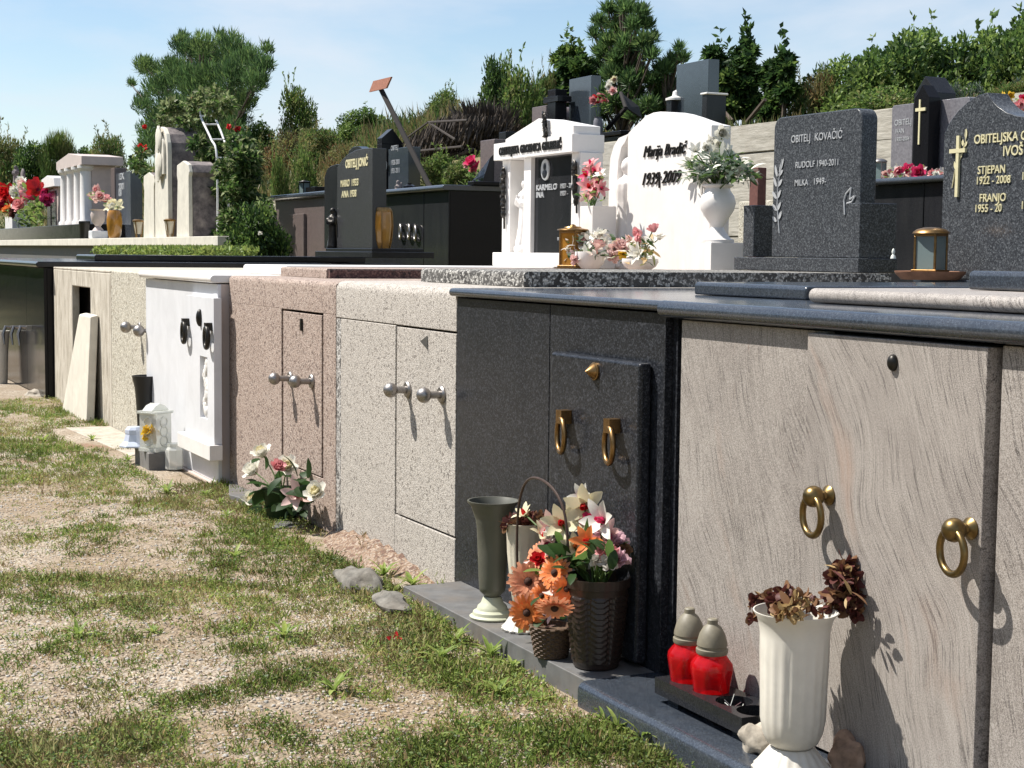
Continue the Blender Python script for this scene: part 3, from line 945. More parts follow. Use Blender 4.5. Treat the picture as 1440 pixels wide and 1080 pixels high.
# ---- white temple-shaped monument on the white tomb
X0 = 2.25
g = E('gravestone', 'white temple shaped gravestone with gable and dark plaque, on the white marble tomb', 'gravestone', (X0, 10.2, 1.345), 'gravestones of the front row')
q = lambda px, py, X=X0: yz(px, py, X)
zb = 1.353
yL, yR = q(701, 365)[0], q(801, 365)[0]
zs = q(701, 355)[1]
MB().box(X0 - .05, X0 + .24, yR, yL, zb, zs).build('base', MT['marble'], g, bevel=.006)
zc = q(707, 226)[1]
yl = [q(p, 290)[0] for p in (706, 717, 736, 746, 803, 815)]
MB().box(X0, X0 + .17, yl[1], yl[0], zs, zc).build('pilaster', MT['marble'], g, bevel=.004)
MB().box(X0, X0 + .17, yl[3], yl[2], zs, zc).build('pilaster', MT['marble'], g, bevel=.004)
MB().box(X0, X0 + .17, yl[5], yl[4], zs, zc).build('pilaster', MT['marble'], g, bevel=.004)
MB().box(X0 + .13, X0 + .168, yl[2] + .001, yl[1] - .001, zs, zc).build('niche_wall', MT['marble'], g)
pl = MB().box(X0 + .03, X0 + .12, yl[4] + .002, yl[3] - .002, zs, zc).build('plaque', MT['black_dusty'], g)
za = q(703, 203)[1]
ya0, ya1 = q(814, 210)[0], q(703, 215)[0]
ar = MB().box(X0 - .05, X0 + .19, ya0, ya1, zc + .001, za).build('architrave', MT['marble'], g, bevel=.004)
yp0, yp1 = q(812, 200)[0], q(716, 200)[0]; ym = (yp0 + yp1) / 2
zg = q(768, 166)[1]; ze = za + .055
MB().prism([(yp1, za + .001), (yp0, za + .001), (yp0, ze), (ym, zg), (yp1, ze - .03)], X0 - .03, X0 + .17, 'x').build('gable', MT['marble'], g, bevel=.004)
mb = TB(); hh = (za - zc) * .46
text_mb('OBITELJSKA GROBNICA GRUBELIĆ', hh * 1.35, (X0 - .052, ya1 - .10, zc + hh * .62), mb, .012, wide=(ya1 - ya0) * .80, off=.003); mb.build('lettering', MT['blackmetal'], ar, smooth=0)
mb = TB()
y, z = q(749, 268); text_mb('KARMELO', .056, (X0 + .027, y, z), mb, .006, sx=1.25, off=.001); text_mb('1927 - 2009', .045, (X0 + .027, y - .36, z + .004), mb, .006)
y, z = q(749, 278); text_mb('INA', .056, (X0 + .027, y, z), mb, .006, sx=1.25, off=.001); text_mb('1937 -', .045, (X0 + .027, y - .36, z + .004), mb, .006)
y, z = q(779, 338); text_mb('POČIVALI', .03, (X0 + .027, y, z), mb, .006)
mb.build('lettering', MT['silver'], pl, smooth=0)
y, z = q(763, 238.5)
mb = MB(); mb.M = Matrix.Translation((X0 + .022, y, z)) @ Matrix.Rotation(radians(-90), 4, 'Y') @ Matrix.Scale(1.2, 4, (1, 0, 0)) @ Matrix.Scale(.85, 4)
mb.lathe([(0, -.01), (.068, -.01), (.072, 0), (.068, .008), (.058, .009), (.056, .006), (0, .006)], n=28); mb.M = None
mo = mb.build('photo_medallion', MT['silver'], pl)
mb = MB(); mb.ell((X0 + .014, y, z + .02), (.004, .02, .025), 12, 8); mb.ell((X0 + .014, y, z - .03), (.004, .035, .03), 12, 8); mb.build('portrait', MT['granite_grey'], mo)


def ornament(pxs, pys, X, seed, parent, s=.03):
    rr = random.Random(seed); mb = MB(); n = 11
    p0, p1 = U(pxs[0], pys[0], X=X), U(pxs[1], pys[1], X=X)
    mb.tube([p0, p1], .008, 6)
    for k in range(n):
        c = p0.lerp(p1, (k + .3) / n * .8)
        mb.ell(c + Vector((-.01, rr.uniform(-.5, .5) * s, 0)), (s * .5, s * rr.uniform(.5, 1.1), s * rr.uniform(.7, 1.3)), 8, 6, nz=.4, seed=seed + k)
        a = rr.uniform(-1, 1)
        mb.petal(c, (-.3, a, rr.uniform(-.6, .8)), (-1, 0, 0), s * 1.7, s * .8, n=3)
    return mb.build('bronze_ornament', MT['blackmetal'], parent)
ornament((709, 709), (238, 322), X0 - .012, 4, g)
ornament((810, 811), (232, 300), X0 - .012, 5, g)
ornament((767, 770), (160, 200), X0 - .045, 6, g, .024)
y, z = q(727, 350, X0 + .05)
mb = MB(); zt_ = q(728, 252, X0 + .05)[1]
yst = (yl[1] + yl[2]) / 2 - .02
robed(mb, (X0 + .065, yst, zs + .05), zt_ - zs - .05); mb.lathe([(.085, -.0), (.085, .035), (.07, .05)], (X0 + .065, yst, zs + .002), n=16)
fuse(mb.build('statue', MT['marble'], label='small white praying robed statue in the niche of the temple gravestone', cat='statue'), .008)
# pink bouquet box
bx = E('flower_box', 'tall white stone box holding the red lilies, right of the temple gravestone', 'flower box', (2.12, 9.2, 1.35))
y0, y1 = q(833, 330, 2.1)[0], q(815, 330, 2.1)[0]
mb = MB().box(2.1, 2.27, y0, y1, 1.352, q(820, 290, 2.1)[1]); mb.build('box', MT['marble'], bx, bevel=.004)

# ---- bright white stone with a curved top on the pink tomb
X1 = 2.3
q = lambda px, py, X=X1: yz(px, py, X)
g = E('gravestone', 'bright white gravestone with a wavy top and dark script lettering, on the pink tomb', 'gravestone', (X1, 8.5, 1.35), 'gravestones of the front row')
pts = [(884, 372), (883, 188), (889, 181), (899, 172), (908, 163), (918, 158.5), (928, 157), (938, 157.3), (950, 159.5), (963, 163.5), (978, 169), (990, 173), (1001, 175.5), (999, 372)]
poly = [q(*p) for p in pts]; poly[0] = (poly[1][0], 1.353); poly[-1] = (poly[-2][0], 1.353)
st = MB().prism(poly, X1, X1 + .13, 'x').build('stone', MT['marble'], g, smooth=25, bevel=.004)
mb = TB()
y, z = q(905, 221.5); text_mb('Marija Bradić', .098, (X1 - .002, y, z), mb, .014, shear=.42, sx=.92, off=.0)
y, z = q(902, 260.5); text_mb('1939', .105, (X1 - .002, y, z), mb, .014, shear=.42, sx=.98, off=.0)
y, z = q(925, 259); text_mb('†', .105, (X1 - .002, y, z), mb, .014, sx=.98, off=.0)
y, z = q(931, 257.8); text_mb('2009', .105, (X1 - .002, y, z), mb, .014, shear=.42, sx=.98, off=.0)
mb.build('lettering', MT['blackmetal'], st, smooth=0)
mb = MB(); c = U(987, 250, X=X1 - .004)
mb.tube([c + Vector((0, .01, .10)), c + Vector((0, 0, -.09))], .008, 6)
for s_ in (-1, 1): mb.tube([c + Vector((0, .05 * s_, .06)), c + Vector((0, .02 * s_, -.06))], .006, 6)
mb.build('relief_cross', MT['marble'], st)
pts = [(857, 372), (856, 250), (858, 222), (863, 205), (870, 194), (884, 188), (884, 372)]
poly = [q(*p, X1 + .03) for p in pts]; poly[0] = (poly[1][0], 1.353); poly[-1] = (poly[-2][0], 1.353)
inner = [(869, 372), (868, 250), (870, 225), (874, 207), (879, 200)]
pi_ = [q(*p, X1 + .03) for p in inner]; pi_[0] = (pi_[1][0], 1.353)
mb = MB().prism(poly[:6] + pi_[::-1], X1 + .03, X1 + .16, 'x')
mb.prism([pi_[0]] + pi_[1:] + [poly[5], poly[6]], X1 + .11, X1 + .16, 'x')
mb.build('niche_wing', MT['marble'], g, smooth=25, bevel=.003)
mb = MB(); z0_ = 1.36; yst = q(884, 300, X1 + .07)[0]
robed(mb, (X1 + .075, yst + .01, z0_), q(884, 221, X1 + .07)[1] - z0_, arms='down', seed=2)
fuse(mb.build('statue', MT['marble'], label='white statue with lowered open hands, half hidden behind the bright white gravestone', cat='statue'), .01)
y0, y1 = q(1041, 360, X1 - .1)[0], q(1000, 350, X1 - .1)[0]
blk = MB().box(X1 - .12, X1 + .1, q(1030, 360, X1 - .12)[0] + .28, q(1000, 350, X1 - .12)[0], 1.353, q(1003, 341, X1 - .12)[1])
blk.build('side_block', MT['marble'], g, bevel=.004)
MB().box(X1 - .012, X1 + .1, poly[0][0] - .6, poly[0][0], 1.3525, 1.40).build('foot', MT['marble'], g, bevel=.004)


def lathe_thing(name, label, cat, c, prof, mat, n=32, mod=None, group=None, parent=None, mb=None):
    mb = mb or MB(); mb.lathe(prof, c, n, mod=mod)
    return mb.build(name, mat, parent, label, cat, group, origin=c if parent is None else None)

# urn
c = U(1008, 341, X=X1 - .02); c.z = q(1003, 341, X1 - .12)[1] + .001
k = 1 / PPM(c)
urn_prof = [(0, 0), (24, 0), (24, 4), (19, 6), (12, 15), (9, 21), (10, 25), (16, 34), (23, 45), (25.5, 55), (23, 65), (18, 72), (17, 76), (22, 79), (22, 81), (19, 80), (14, 74), (0, 70)]
URN = [(r * k, z * k) for r, z in urn_prof]
lathe_thing('urn', 'white stone urn on a block beside the bright white gravestone', 'urn', c, URN, MT['marble'])
URN_TOP = c + Vector((0, 0, 78 * k)); URN_K = k

# ---- dark rounded granite stone on the beige tomb
X2 = 2.25
q = lambda px, py, X=X2: yz(px, py, X)
g = E('gravestone', 'dark granite gravestone with rounded corners and olive branch, on the beige pebbledash tomb', 'gravestone', (X2, 6.9, 1.367), 'gravestones of the front row')
zb = 1.367
yL, yR = q(1086, 300)[0], q(1209, 300)[0]; zt = q(1140, 160)[1]
def round_top(y0, y1, z0, z1, r, n=7, r2=None):
    P = [(y0, z0), (y1, z0)]
    P += [(y1 - r + r * cos(pi / 2 * i / n), z1 - r + r * sin(pi / 2 * i / n)) for i in range(n + 1)]
    r = r2 or r
    P += [(y0 + r - r * sin(pi / 2 * i / n), z1 - r + r * cos(pi / 2 * i / n)) for i in range(n + 1)]
    return P
zs = q(1035, 361)[1]
st = MB().prism(round_top(yR, yL, zs, zt, .06), X2, X2 + .095, 'x').build('stone', MT['granite_head'], g, smooth=25, bevel=.006)
MB().box(X2 - .05, X2 + .19, q(1207, 370, X2 - .05)[0], q(1032, 370, X2 - .05)[0], zb, zs - .001).build('base', MT['granite_head'], g, bevel=.004)
zk = q(1046, 289, X2 + .0)[1]
MB().box(X2 + .0, X2 + .17, q(1060, 320, X2)[0], q(1045, 320, X2)[0], zs, zk).build('side_block', MT['granite_head'], g, bevel=.004)
MB().box(X2 - .025, X2 + .20, q(1209, 320, X2 - .025)[0], q(1192, 320, X2 - .025)[0], zs, q(1195, 286, X2)[1]).build('side_block', MT['granite_head'], g, bevel=.004)
mb = TB()
y, z = q(1113, 201); text_mb('OBITELJ', .055, (X2 - .002, y, z), mb, .005, wide=.165, off=0)
y, z = q(1146, 198); text_mb('KOVAČIĆ', .055, (X2 - .002, y, z), mb, .005, wide=.225, off=0)
y, z = q(1119, 236.5); text_mb('RUDOLF 1940-2011', .046, (X2 - .002, y, z), mb, .005, wide=.36, off=0)
y, z = q(1118, 261.5); text_mb('MILKA', .046, (X2 - .002, y, z), mb, .005, wide=.115, off=.0001)
y, z = q(1144, 259.5); text_mb('1949-', .046, (X2 - .002, y, z), mb, .005, wide=.10, off=.0001)
mb.build('lettering', MT['silver'], st, smooth=0)
mb = MB()
mb.tube([U(1100, 224, X=X2 - .003), U(1094, 262, X=X2 - .003), U(1093, 290, X=X2 - .003), U(1096, 328, X=X2 - .003)], .004, 6)
for (a, b) in (((1096, 242), (1102, 223)), ((1093, 248), (1090, 232)), ((1095, 247), (1101, 239)), ((1092, 262), (1088, 249)), ((1094, 262), (1100, 252)), ((1092, 279), (1086, 269)), ((1093, 279), (1098, 267)), ((1092, 296), (1086, 287)), ((1093, 296), (1098, 284)), ((1095, 308), (1099, 297)), ((1092, 311), (1086, 305))):
    p, r_ = U(*a, X=X2 - .004), U(*b, X=X2 - .004)
    mb.petal(p, r_ - p, (-1, 0, 0), (r_ - p).length, .022, .1, 0, n=4)
mb.build('olive_branch', MT['silver'], st)
mb = MB()
hp = [(1188, 302), (1187, 282), (1190, 272), (1197, 264), (1195, 280), (1203, 275), (1198, 284), (1191, 286)]
for a, b in zip(hp, hp[1:]): mb.tube([U(*a, X=X2 - .003), U(*b, X=X2 - .003)], .005, 6)
mb.build('praying_hands_relief', MT['silver'], st)
mb = MB(); c = U(1256, 366, X=X2 + .1); c.z = zs
mb.lathe([(0, 0), (.014, 0), (.011, .012), (.005, .02), (.009, .032), (.005, .045), (0, .05)], c, 12); mb.build('figurine', MT['candle'], label='tiny white figurine on the base end of the rounded dark gravestone', cat='figurine')

# ---- dark granite stone with peaked curve on the grey granite tomb
X3 = 2.2
q = lambda px, py, X=X3: yz(px, py, X)
g = E('gravestone', 'grey granite gravestone with peaked curved top and a golden cross, at the right edge', 'gravestone', (X3, 5.4, 1.36), 'gravestones of the front row')
pts = [(1328, 188), (1336, 171), (1347, 156), (1361, 143), (1375, 134), (1388, 130), (1393, 139), (1402, 149), (1415, 158), (1430, 163), (1445, 164.5), (1475, 163)]
poly = [q(*p) for p in pts]; poly = [(poly[0][0], 1.35)] + poly + [(poly[-1][0], 1.35)]
st = MB().prism(poly, X3, X3 + .12, 'x').build('stone', MT['granite_head'], g, smooth=25, bevel=.004)
MB().box(X3 - .12, X3 + .2, poly[-1][0] - .05, poly[0][0] + .04, 1.300, 1.349).build('base', MT['granite_blue'], g, bevel=.005)
mb = TB()
y, z = q(1370.5, 202.5); text_mb('OBITELJSKA GROBNICA', .056, (X3 - .002, y, z), mb, .007, sx=.92, off=.0004)
y, z = q(1411, 219.5); text_mb('IVOŠ', .062, (X3 - .002, y, z), mb, .007, sx=.92, off=.0004)
y, z = q(1375.5, 245); text_mb('STJEPAN', .05, (X3 - .002, y, z), mb, .007, sx=.92, off=.0001)
y, z = q(1373, 259.5); text_mb('1922 - 2008', .048, (X3 - .002, y, z), mb, .007, sx=.92, off=.0001)
y, z = q(1378, 284); text_mb('FRANJO', .05, (X3 - .002, y, z), mb, .007, sx=.92, off=.0001)
y, z = q(1371, 298.5); text_mb('1955 - 20', .048, (X3 - .002, y, z), mb, .007, sx=.92, off=.0001)
y, z = q(1437, 253); text_mb('19', .048, (X3 - .002, y, z), mb, .007, sx=.92)
y, z = q(1436, 294); text_mb('19', .048, (X3 - .002, y, z), mb, .007, sx=.92)
mb.build('lettering', MT['gold'], st, smooth=0)
mb = MB(); t = .009
a, b = U(1349, 191, X=X3), U(1347, 277, X=X3)
mb.box(X3 - .012, X3 - .001, b.y - t, b.y + t, b.z, a.z)
a, b = U(1338, 213, X=X3), U(1360, 211, X=X3)
mb.box(X3 - .013, X3 - .001, b.y, a.y, a.z - t, a.z + t)
cr = mb.build('gold_cross', MT['gold'], st)
mb = MB()
mb.tube([U(1339, 264, X=X3 - .003), U(1343, 240, X=X3 - .003), U(1351, 222, X=X3 - .003), U(1358, 200, X=X3 - .003), U(1358, 182, X=X3 - .003)], .003, 6)
for a, b in (((1358, 195), (1359, 181)), ((1356, 206), (1360, 199)), ((1354, 205), (1354, 196)), ((1350, 222), (1353, 215)), ((1344, 239), (1342, 227)), ((1345, 237), (1349, 231))):
    p, r_ = U(*a, X=X3 - .004), U(*b, X=X3 - .004); mb.petal(p, r_ - p, (-1, 0, 0), (r_ - p).length, .016, .1, n=3)
mb.build('olive_twig', MT['gold'], st)
c = U(1308, 381, X=2.02); c.z = 1.372
tr = MB().prism(round_top(c.y - .15, c.y + .15, 0, .1, .02)[:2] + [(c.y + .15, .1), (c.y - .15, .1)], 0, .001, 'x')
mb = MB(); mb.lathe([(.0, -.025), (.125, -.025), (.15, .0), (.155, .012), (.14, .008), (0, .004)], c, 24)
mb.build('lantern_tray', MT['terracotta'], label='shallow brown tray under the brass lantern by the grey granite gravestone', cat='tray')
lantern('grave_lantern', 'brass grave lantern with domed lid and candle, beside the golden cross gravestone', c + Vector((0, 0, .005)), .108, 64 / PPM(c), MT['bronze'], MT['grey_glass'], .35, 'dome', 'grave lanterns', True)

# ---- dark double stone on the black tomb at the left
X4 = 3.0
q = lambda px, py, X=X4: yz(px, py, X)
g = E('gravestone', 'dark grey curved gravestone with gold lettering, stepped base and a slim side stele', 'gravestone', (X4, 15.6, 1.385), 'gravestones of the front row')
zb = 1.386; zs2 = q(475, 349)[1]; zs1 = q(475, 359)[1]
pts = [(474, 349), (474, 236), (480, 226), (489, 217), (500, 211), (512, 208.5), (524, 208), (524, 349)]
poly = [q(*p) for p in pts]; poly[0] = (poly[1][0], zs2); poly[-1] = (poly[-2][0], zs2)
st = MB().prism(poly, X4, X4 + .15, 'x').build('stone', MT['granite_jon'], g, smooth=25, bevel=.005)
MB().box(X4 - .1, X4 + .45, q(523, 350, X4 - .1)[0], q(458, 350, X4 - .1)[0], zb + .06, zs2 - .001).build('base', MT['black_dusty'], g, bevel=.005)
MB().box(X4 - .16, X4 + .5, q(523, 350, X4 - .16)[0], q(443, 350, X4 - .16)[0], zb, zb + .059).build('base', MT['black_dusty'], g, bevel=.005)
pts = [(456, 300), (456, 250), (459, 240), (464, 234), (473, 231), (478, 231), (478, 300)]
poly = [q(*p, X4 + .2) for p in pts]; poly[0] = (poly[1][0], zs2); poly[-1] = (poly[-2][0], zs2)
MB().prism(poly, X4 + .2, X4 + .34, 'x').build('side_stele', MT['black_dusty'], g, smooth=25, bevel=.005)
pts = [(476, 240), (476, 212), (482, 206), (490, 205), (497, 210), (497, 240)]
poly = [q(*p, X4 + .4) for p in pts]; poly[0] = (poly[1][0], zb); poly[-1] = (poly[-2][0], zb)
MB().prism(poly, X4 + .52, X4 + .62, 'x').build('rear_stele', MT['black_dusty'], g, smooth=25, bevel=.005)
mb = TB()
y, z = q(486.5, 236.5); text_mb('OBITELJ JONIĆ', .12, (X4 - .002, y, z), mb, .01, wide=.66, off=.003)
y, z = q(479.5, 263); text_mb('MARKO', .10, (X4 - .002, y, z), mb, .01, wide=.27, off=.001); text_mb('1933', .10, (X4 - .002, y - .33, z), mb, .01, wide=.19, off=.001)
y, z = q(481, 278); text_mb('ANA 1938', .10, (X4 - .002, y, z), mb, .01, wide=.45, off=.001)
mb.build('lettering', MT['gold'], st, smooth=0)
c = U(468, 349, X=X4 - .02); c.z = zs2
mb = MB(); robed(mb, c, q(468, 292, X4 - .02)[1] - zs2, seed=3)
fuse(mb.build('statue', MT['blackmetal'], label='dark bronze praying statue standing before the slim side stele', cat='statue'), .012)
c = U(538, 350, X=X4 + .12); c.z = zs2 + .001; k = 1 / PPM(c)
r = E('grave_lantern', 'barrel shaped amber glass lantern beside the curved dark gravestone', 'lantern', c, 'grave lanterns')
mb = MB(); mb.lathe([(9 * k, .0), (11.5 * k, 10 * k), (13.5 * k, 30 * k), (13 * k, 45 * k), (12 * k, 52 * k), (0, 52 * k)], c, 12); mb.build('glass_body', MT['amber'], r, smooth=20)
mb = MB(); mb.lathe([(12.3 * k, 51 * k), (12.6 * k, 54 * k), (11 * k, 57 * k), (0, 57 * k)], c, 12)
for i in range(4):
    a = pi / 4 + i * pi / 2 + .3
    mb.tube([c + Vector((rr_ * k * cos(a), rr_ * k * sin(a), zz * k)) for rr_, zz in ((10, 0), (12.3, 10), (14.2, 30), (13.6, 45), (12.4, 53))], 1.1 * k, 6)
mb.build('frame', MT['bronze'], r)
# ------------------------------------------------------------------ upper row, retaining wall, terrace
XR = 5.5
q = lambda px, py, X=XR: yz(px, py, X)
GB = .75
# dark polished tomb left of the temple gravestone
J = E('tomb', 'black polished upper tomb with blue-grey slab, behind the curved dark gravestone', 'tomb', (XR, 20.3, GB), 'tombs of the upper row')
yR = q(631, 300)[0]; yL = yR + 3.6; zt = q(631, 268)[1]
MB().box(XR + .02, XR + 2.2, yR, yL, GB, zt).build('body', MT['black'], J)
ys = [yR + .005, q(596, 310)[0], q(590, 310)[0], yL]
mb = MB(); mb.box(XR, XR + .018, ys[0], ys[1] - .01, GB, zt - .002); mb.box(XR, XR + .018, ys[1] + .01, ys[3], GB, zt - .002)
mb.build('front_panel', MT['black_dusty'], J, bevel=.004)
for px, py in ((566, 318), (578, 318), (587, 320)):
    y, z = q(px, py); mb = MB(); block_ring(mb, (XR, y, z), .075, .018, sq=1.25); mb.build('ring_handle', MT['steel'], J)
mb = MB().prism(nose(XR - .10, XR + 2.2, zt + .003, zt + .075, .03, True), yR - .03, yL, 'y'); mb.build('cover_slab', MT['granite_blue'], J, smooth=30, bevel=.01)
zl = zt + .077
# stele group on it
X = XR + 1.7
q2 = lambda px, py, X=X: yz(px, py, X)
g = E('gravestone', 'dark blue-grey stele with a tall pointed pillar, on the black upper tomb', 'gravestone', (X, 22, zl), 'gravestones of the upper row')
y0, y1 = q2(574, 240)[0], q2(546, 240)[0]; z1 = q2(574, 206)[1]
MB().box(X, X + .22, y0, y1, zl, z1).build('stone', MT['granite_sky'], g, bevel=.008)
y0, y1 = q2(537, 240, X - .02)[0], q2(530, 240, X - .02)[0]; z1 = q2(534, 203)[1]; za = q2(534, 186)[1]
mb = MB().box(X - .02, X + .36, y0, y1, zl, z1)
mb.prism([(X - .02, z1 + .001), (X + .36, z1 + .001), (X + .36, z1 + .03), (X + .17, za + .06), (X - .02, z1 + .1)], y0, y1, 'y')
mb.build('pillar', MT['black'], g, bevel=.006)
mb = TB(); y, z = q2(550, 212); 
for i in range(3): text_mb(('OBITELJ', '1928-2001', '1931-2011')[i], .12, (X - .003, y, z - .14 * i - (.1 if i else 0)), mb, .004, sx=.8)
mb.build('lettering', MT['silver'], g, smooth=0)
c = q2(543, 233, X - .04); mb = MB(); mb.ell((X - .05, c[0], c[1]), (.02, .05, .09), 10, 8); mb.build('photo_medallion', MT['candle'], g)
# kneeling angel
p = U(560, 264, X=XR + .5); p.z = zl; k = 1 / PPM(p)
mb = MB(); mb.M = Matrix.Translation(p) @ Matrix.Rotation(radians(-60), 4, 'Z') @ Matrix.Scale(k, 4)
mb.lathe([(0, 0), (6, 0), (6.5, 2), (5, 5), (4, 9), (3, 11), (1.5, 12)], n=14); mb.ell((0, -.8, 14.5), (2.6, 2.8, 3), 12, 8)
mb.tube([(2.5, 0, 10), (3, -3, 7.5), (0, -5.5, 9.5)], [1.4, 1.2, .8], 8); mb.tube([(-2.5, 0, 10), (-3, -3, 7.5), (0, -5.5, 9.5)], [1.4, 1.2, .8], 8)
mb.tube([(2, -2, 1), (2, -6, 1.5)], [2, 1.5], 8); mb.tube([(-2, -2, 1), (-2, -6, 1.5)], [2, 1.5], 8)
for s_ in (-1, 1): mb.ell((s_ * 2.5, 4, 10), (1.6, 1.6, 5.5), 10, 8)
mb.M = None
fuse(mb.build('angel_statue', MT['oldstone'], label='small grey kneeling angel on the blue-grey slab of the black upper tomb', cat='statue'), .012)
p = U(576, 262, X=XR + .9); p.z = zl; k = 1 / PPM(p)
mb = MB(); mb.lathe([(9 * k, 0), (9 * k, 10 * k), (9.5 * k, 11 * k), (6 * k, 13 * k), (3 * k, 14 * k), (3 * k, 16 * k), (0, 16.5 * k)], p, 8); mb.build('lantern_box', MT['black'], label='small black stone lantern with knob, right of the kneeling angel', cat='lantern', smooth=20)
# brown stone with slanted front
Xb = XR + .9
qb = lambda px, py, X=Xb: yz(px, py, X)
g = E('gravestone', 'brown granite gravestone with slanted dark foot, behind the temple gravestone', 'gravestone', (Xb, 18, zl), 'gravestones of the upper row')
y0, y1 = qb(695, 230)[0], qb(675, 230)[0]; z1 = qb(690, 196)[1]
MB().box(Xb, Xb + .3, y0, y1, zl, z1).build('stone', MT['granite_brown'], g, bevel=.01)
mb = MB(); mb.add([(Xb - .004, y0, zl), (Xb - .004, y1, zl), (Xb - .004, y0, zl + .45), (Xb - .2, y0, zl), (Xb - .2, y1, zl), (Xb - .06, y0, zl + .4)], [(0, 2, 1), (3, 4, 5), (0, 3, 5, 2), (1, 2, 5, 4), (0, 1, 4, 3)]); mb.build('foot', MT['black_dusty'], g, smooth=0)
yq = y0 - .3
mb = MB().box(Xb + .35, Xb + .62, qb(716, 200, Xb + .4)[0], qb(706, 200, Xb + .4)[0], zl, qb(710, 186, Xb + .4)[1])
mb.build('pillar', MT['black'], g, bevel=.008)
mb = MB().box(XR + .3, XR + 2.1, yR + .1, q(680, 262, XR + .3)[0] + .3, zl, zl + .05); mb.build('ledger', MT['black'], J, bevel=.01)

# maroon tomb further left
K = E('tomb', 'mauve granite upper tomb with blue-grey slab, left of the curved dark gravestone', 'tomb', (XR, 25, GB), 'tombs of the upper row')
yR, yL = q(470, 300)[0], q(388, 300)[0]; zt = q(420, 280)[1]
MB().box(XR, XR + 2.2, yR, yL, GB, zt).build('body', MT['granite_brown'], K, bevel=.01)
y0, y1 = q(431, 320)[0], q(409, 320)[0]
MB().box(XR - .05, XR - .001, y0, y1, GB + .2, q(420, 301)[1]).build('door_panel', MT['granite_brown'], K, bevel=.01)
MB().prism(nose(XR - .1, XR + 2.2, zt + .003, zt + .09, .03, True), yR, yL + .05, 'y').build('cover_slab', MT['granite_blue'], K, smooth=30)
p = U(428, 276, X=XR + .5); p.z = zt + .092; k = 1 / PPM(p)
lantern('grave_lantern', 'dark framed glass lantern on the mauve upper tomb', p, 12 * k, 23 * k, MT['darkmetal'], MT['grey_glass'], .3, 'flat', 'grave lanterns')
p = U(446, 275, X=XR + .6); p.z = zt + .092
MB().box(p.x - .12, p.x + .12, p.y - .25, p.y + .25, p.z, p.z + 12 * k).build('planter', MT['black'], label='black rectangular planter on the mauve upper tomb', cat='planter', bevel=.01)
# pale doorway wall left of the maroon tomb
y0, y1 = q(388, 300)[0] + .02, q(345, 300)[0]
yo0, yo1 = q(374, 305)[0], q(358, 305)[0]; zo = q(366, 292)[1]; zt2 = q(366, 281)[1]
mb = MB(); mb.box(XR, XR + .2, y0, yo0, GB, zt2); mb.box(XR, XR + .2, yo1, y1, GB, zt2); mb.box(XR + .001, XR + .2, yo0, yo1, zo, zt2); mb.box(XR + .21, XR + .3, y0, y1, GB, zt2)
mb.build('tomb', MT['cement'], label='old cement upper tomb with small niche, half hidden behind the rose bush', cat='tomb', group='tombs of the upper row', bevel=.02)

# upper tomb on the right
Rr = E('tomb', 'black upper tomb between the rounded dark gravestone and the grey granite gravestone', 'tomb', (XR, 9.8, GB), 'tombs of the upper row')
yL, yR = q(1222, 300)[0], q(1395, 300)[0]; zt = q(1290, 258)[1]
MB().box(XR + .02, XR + 2.2, yR, yL, GB, zt).build('body', MT['black'], Rr)
yj = q(1298, 320)[0]
mb = MB(); mb.box(XR, XR + .018, yR, yj - .006, GB, zt - .003); mb.box(XR, XR + .018, yj + .006, yL, GB, zt - .003); mb.build('front_panel', MT['black_dusty'], Rr, bevel=.003)
MB().prism(nose(XR - .07, XR + 2.2, zt + .002, zt + .05, .02, True), yR, yL + .03, 'y').build('cover_slab', MT['granite_blue'], Rr, smooth=30)
zl2 = zt + .052
X = XR + 1.0
qx = lambda px, py, X=X: yz(px, py, X)
g = E('gravestone', 'lilac grey twin slab gravestone around a black pointed pillar with thin gold cross', 'gravestone', (X, 10.4, zl2), 'gravestones of the upper row')
mb = MB().prism(round_top(qx(1283, 200)[0], qx(1253, 200)[0], zl2, qx(1268, 147)[1], .03, 5, .008), X, X + .12, 'x'); mb.build('left_slab', MT['granite_lilac'], g, smooth=25, bevel=.006)
mb = MB().prism(round_top(qx(1362, 200)[0], qx(1315, 200)[0], zl2, qx(1340, 138.5)[1], .03, 5, .03), X, X + .12, 'x'); mb.build('right_slab', MT['granite_lilac'], g, smooth=25, bevel=.006)
y0, y1 = qx(1305, 200, X - .14)[0], qx(1284, 200, X - .14)[0]; zsd = qx(1294, 138, X - .14)[1]; zap = qx(1296, 119, X - .14)[1]
MB().prism([(y0, zl2), (y0, zsd), ((y0 + y1) / 2, zap), (y1, zsd), (y1, zl2)], X - .14, X - .02, 'x').build('inner_pillar', MT['black'], g, bevel=.004)
y0, y1 = qx(1314, 200, X - .02)[0], qx(1283, 200, X - .02)[0]; zsd = qx(1299, 132, X - .02)[1]; zap = qx(1301, 107, X - .02)[1]
MB().prism([(y0, zl2), (y0, zsd), ((y0 + y1) / 2, zap), (y1, zsd), (y1, zl2)], X - .019, X + .2, 'x').build('outer_pillar', MT['black_dusty'], g, bevel=.006)
mb = MB(); a, b = U(1294, 140, X=X - .145), U(1294, 203, X=X - .145); mb.box(X - .15, X - .141, a.y - .009, a.y + .009, b.z, a.z)
a, b = U(1288, 154.5, X=X - .145), U(1302, 153, X=X - .145); mb.box(X - .152, X - .1411, b.y, a.y, a.z - .015, a.z + .012); mb.build('gold_cross', MT['gold'], g)
mb = TB(); y, z = qx(1258, 177); text_mb('OBITELJ', .075, (X - .002, y, z), mb, .004, sx=.9)
y, z = qx(1259, 188); text_mb('IVAN', .06, (X - .002, y, z), mb, .004, sx=.9)
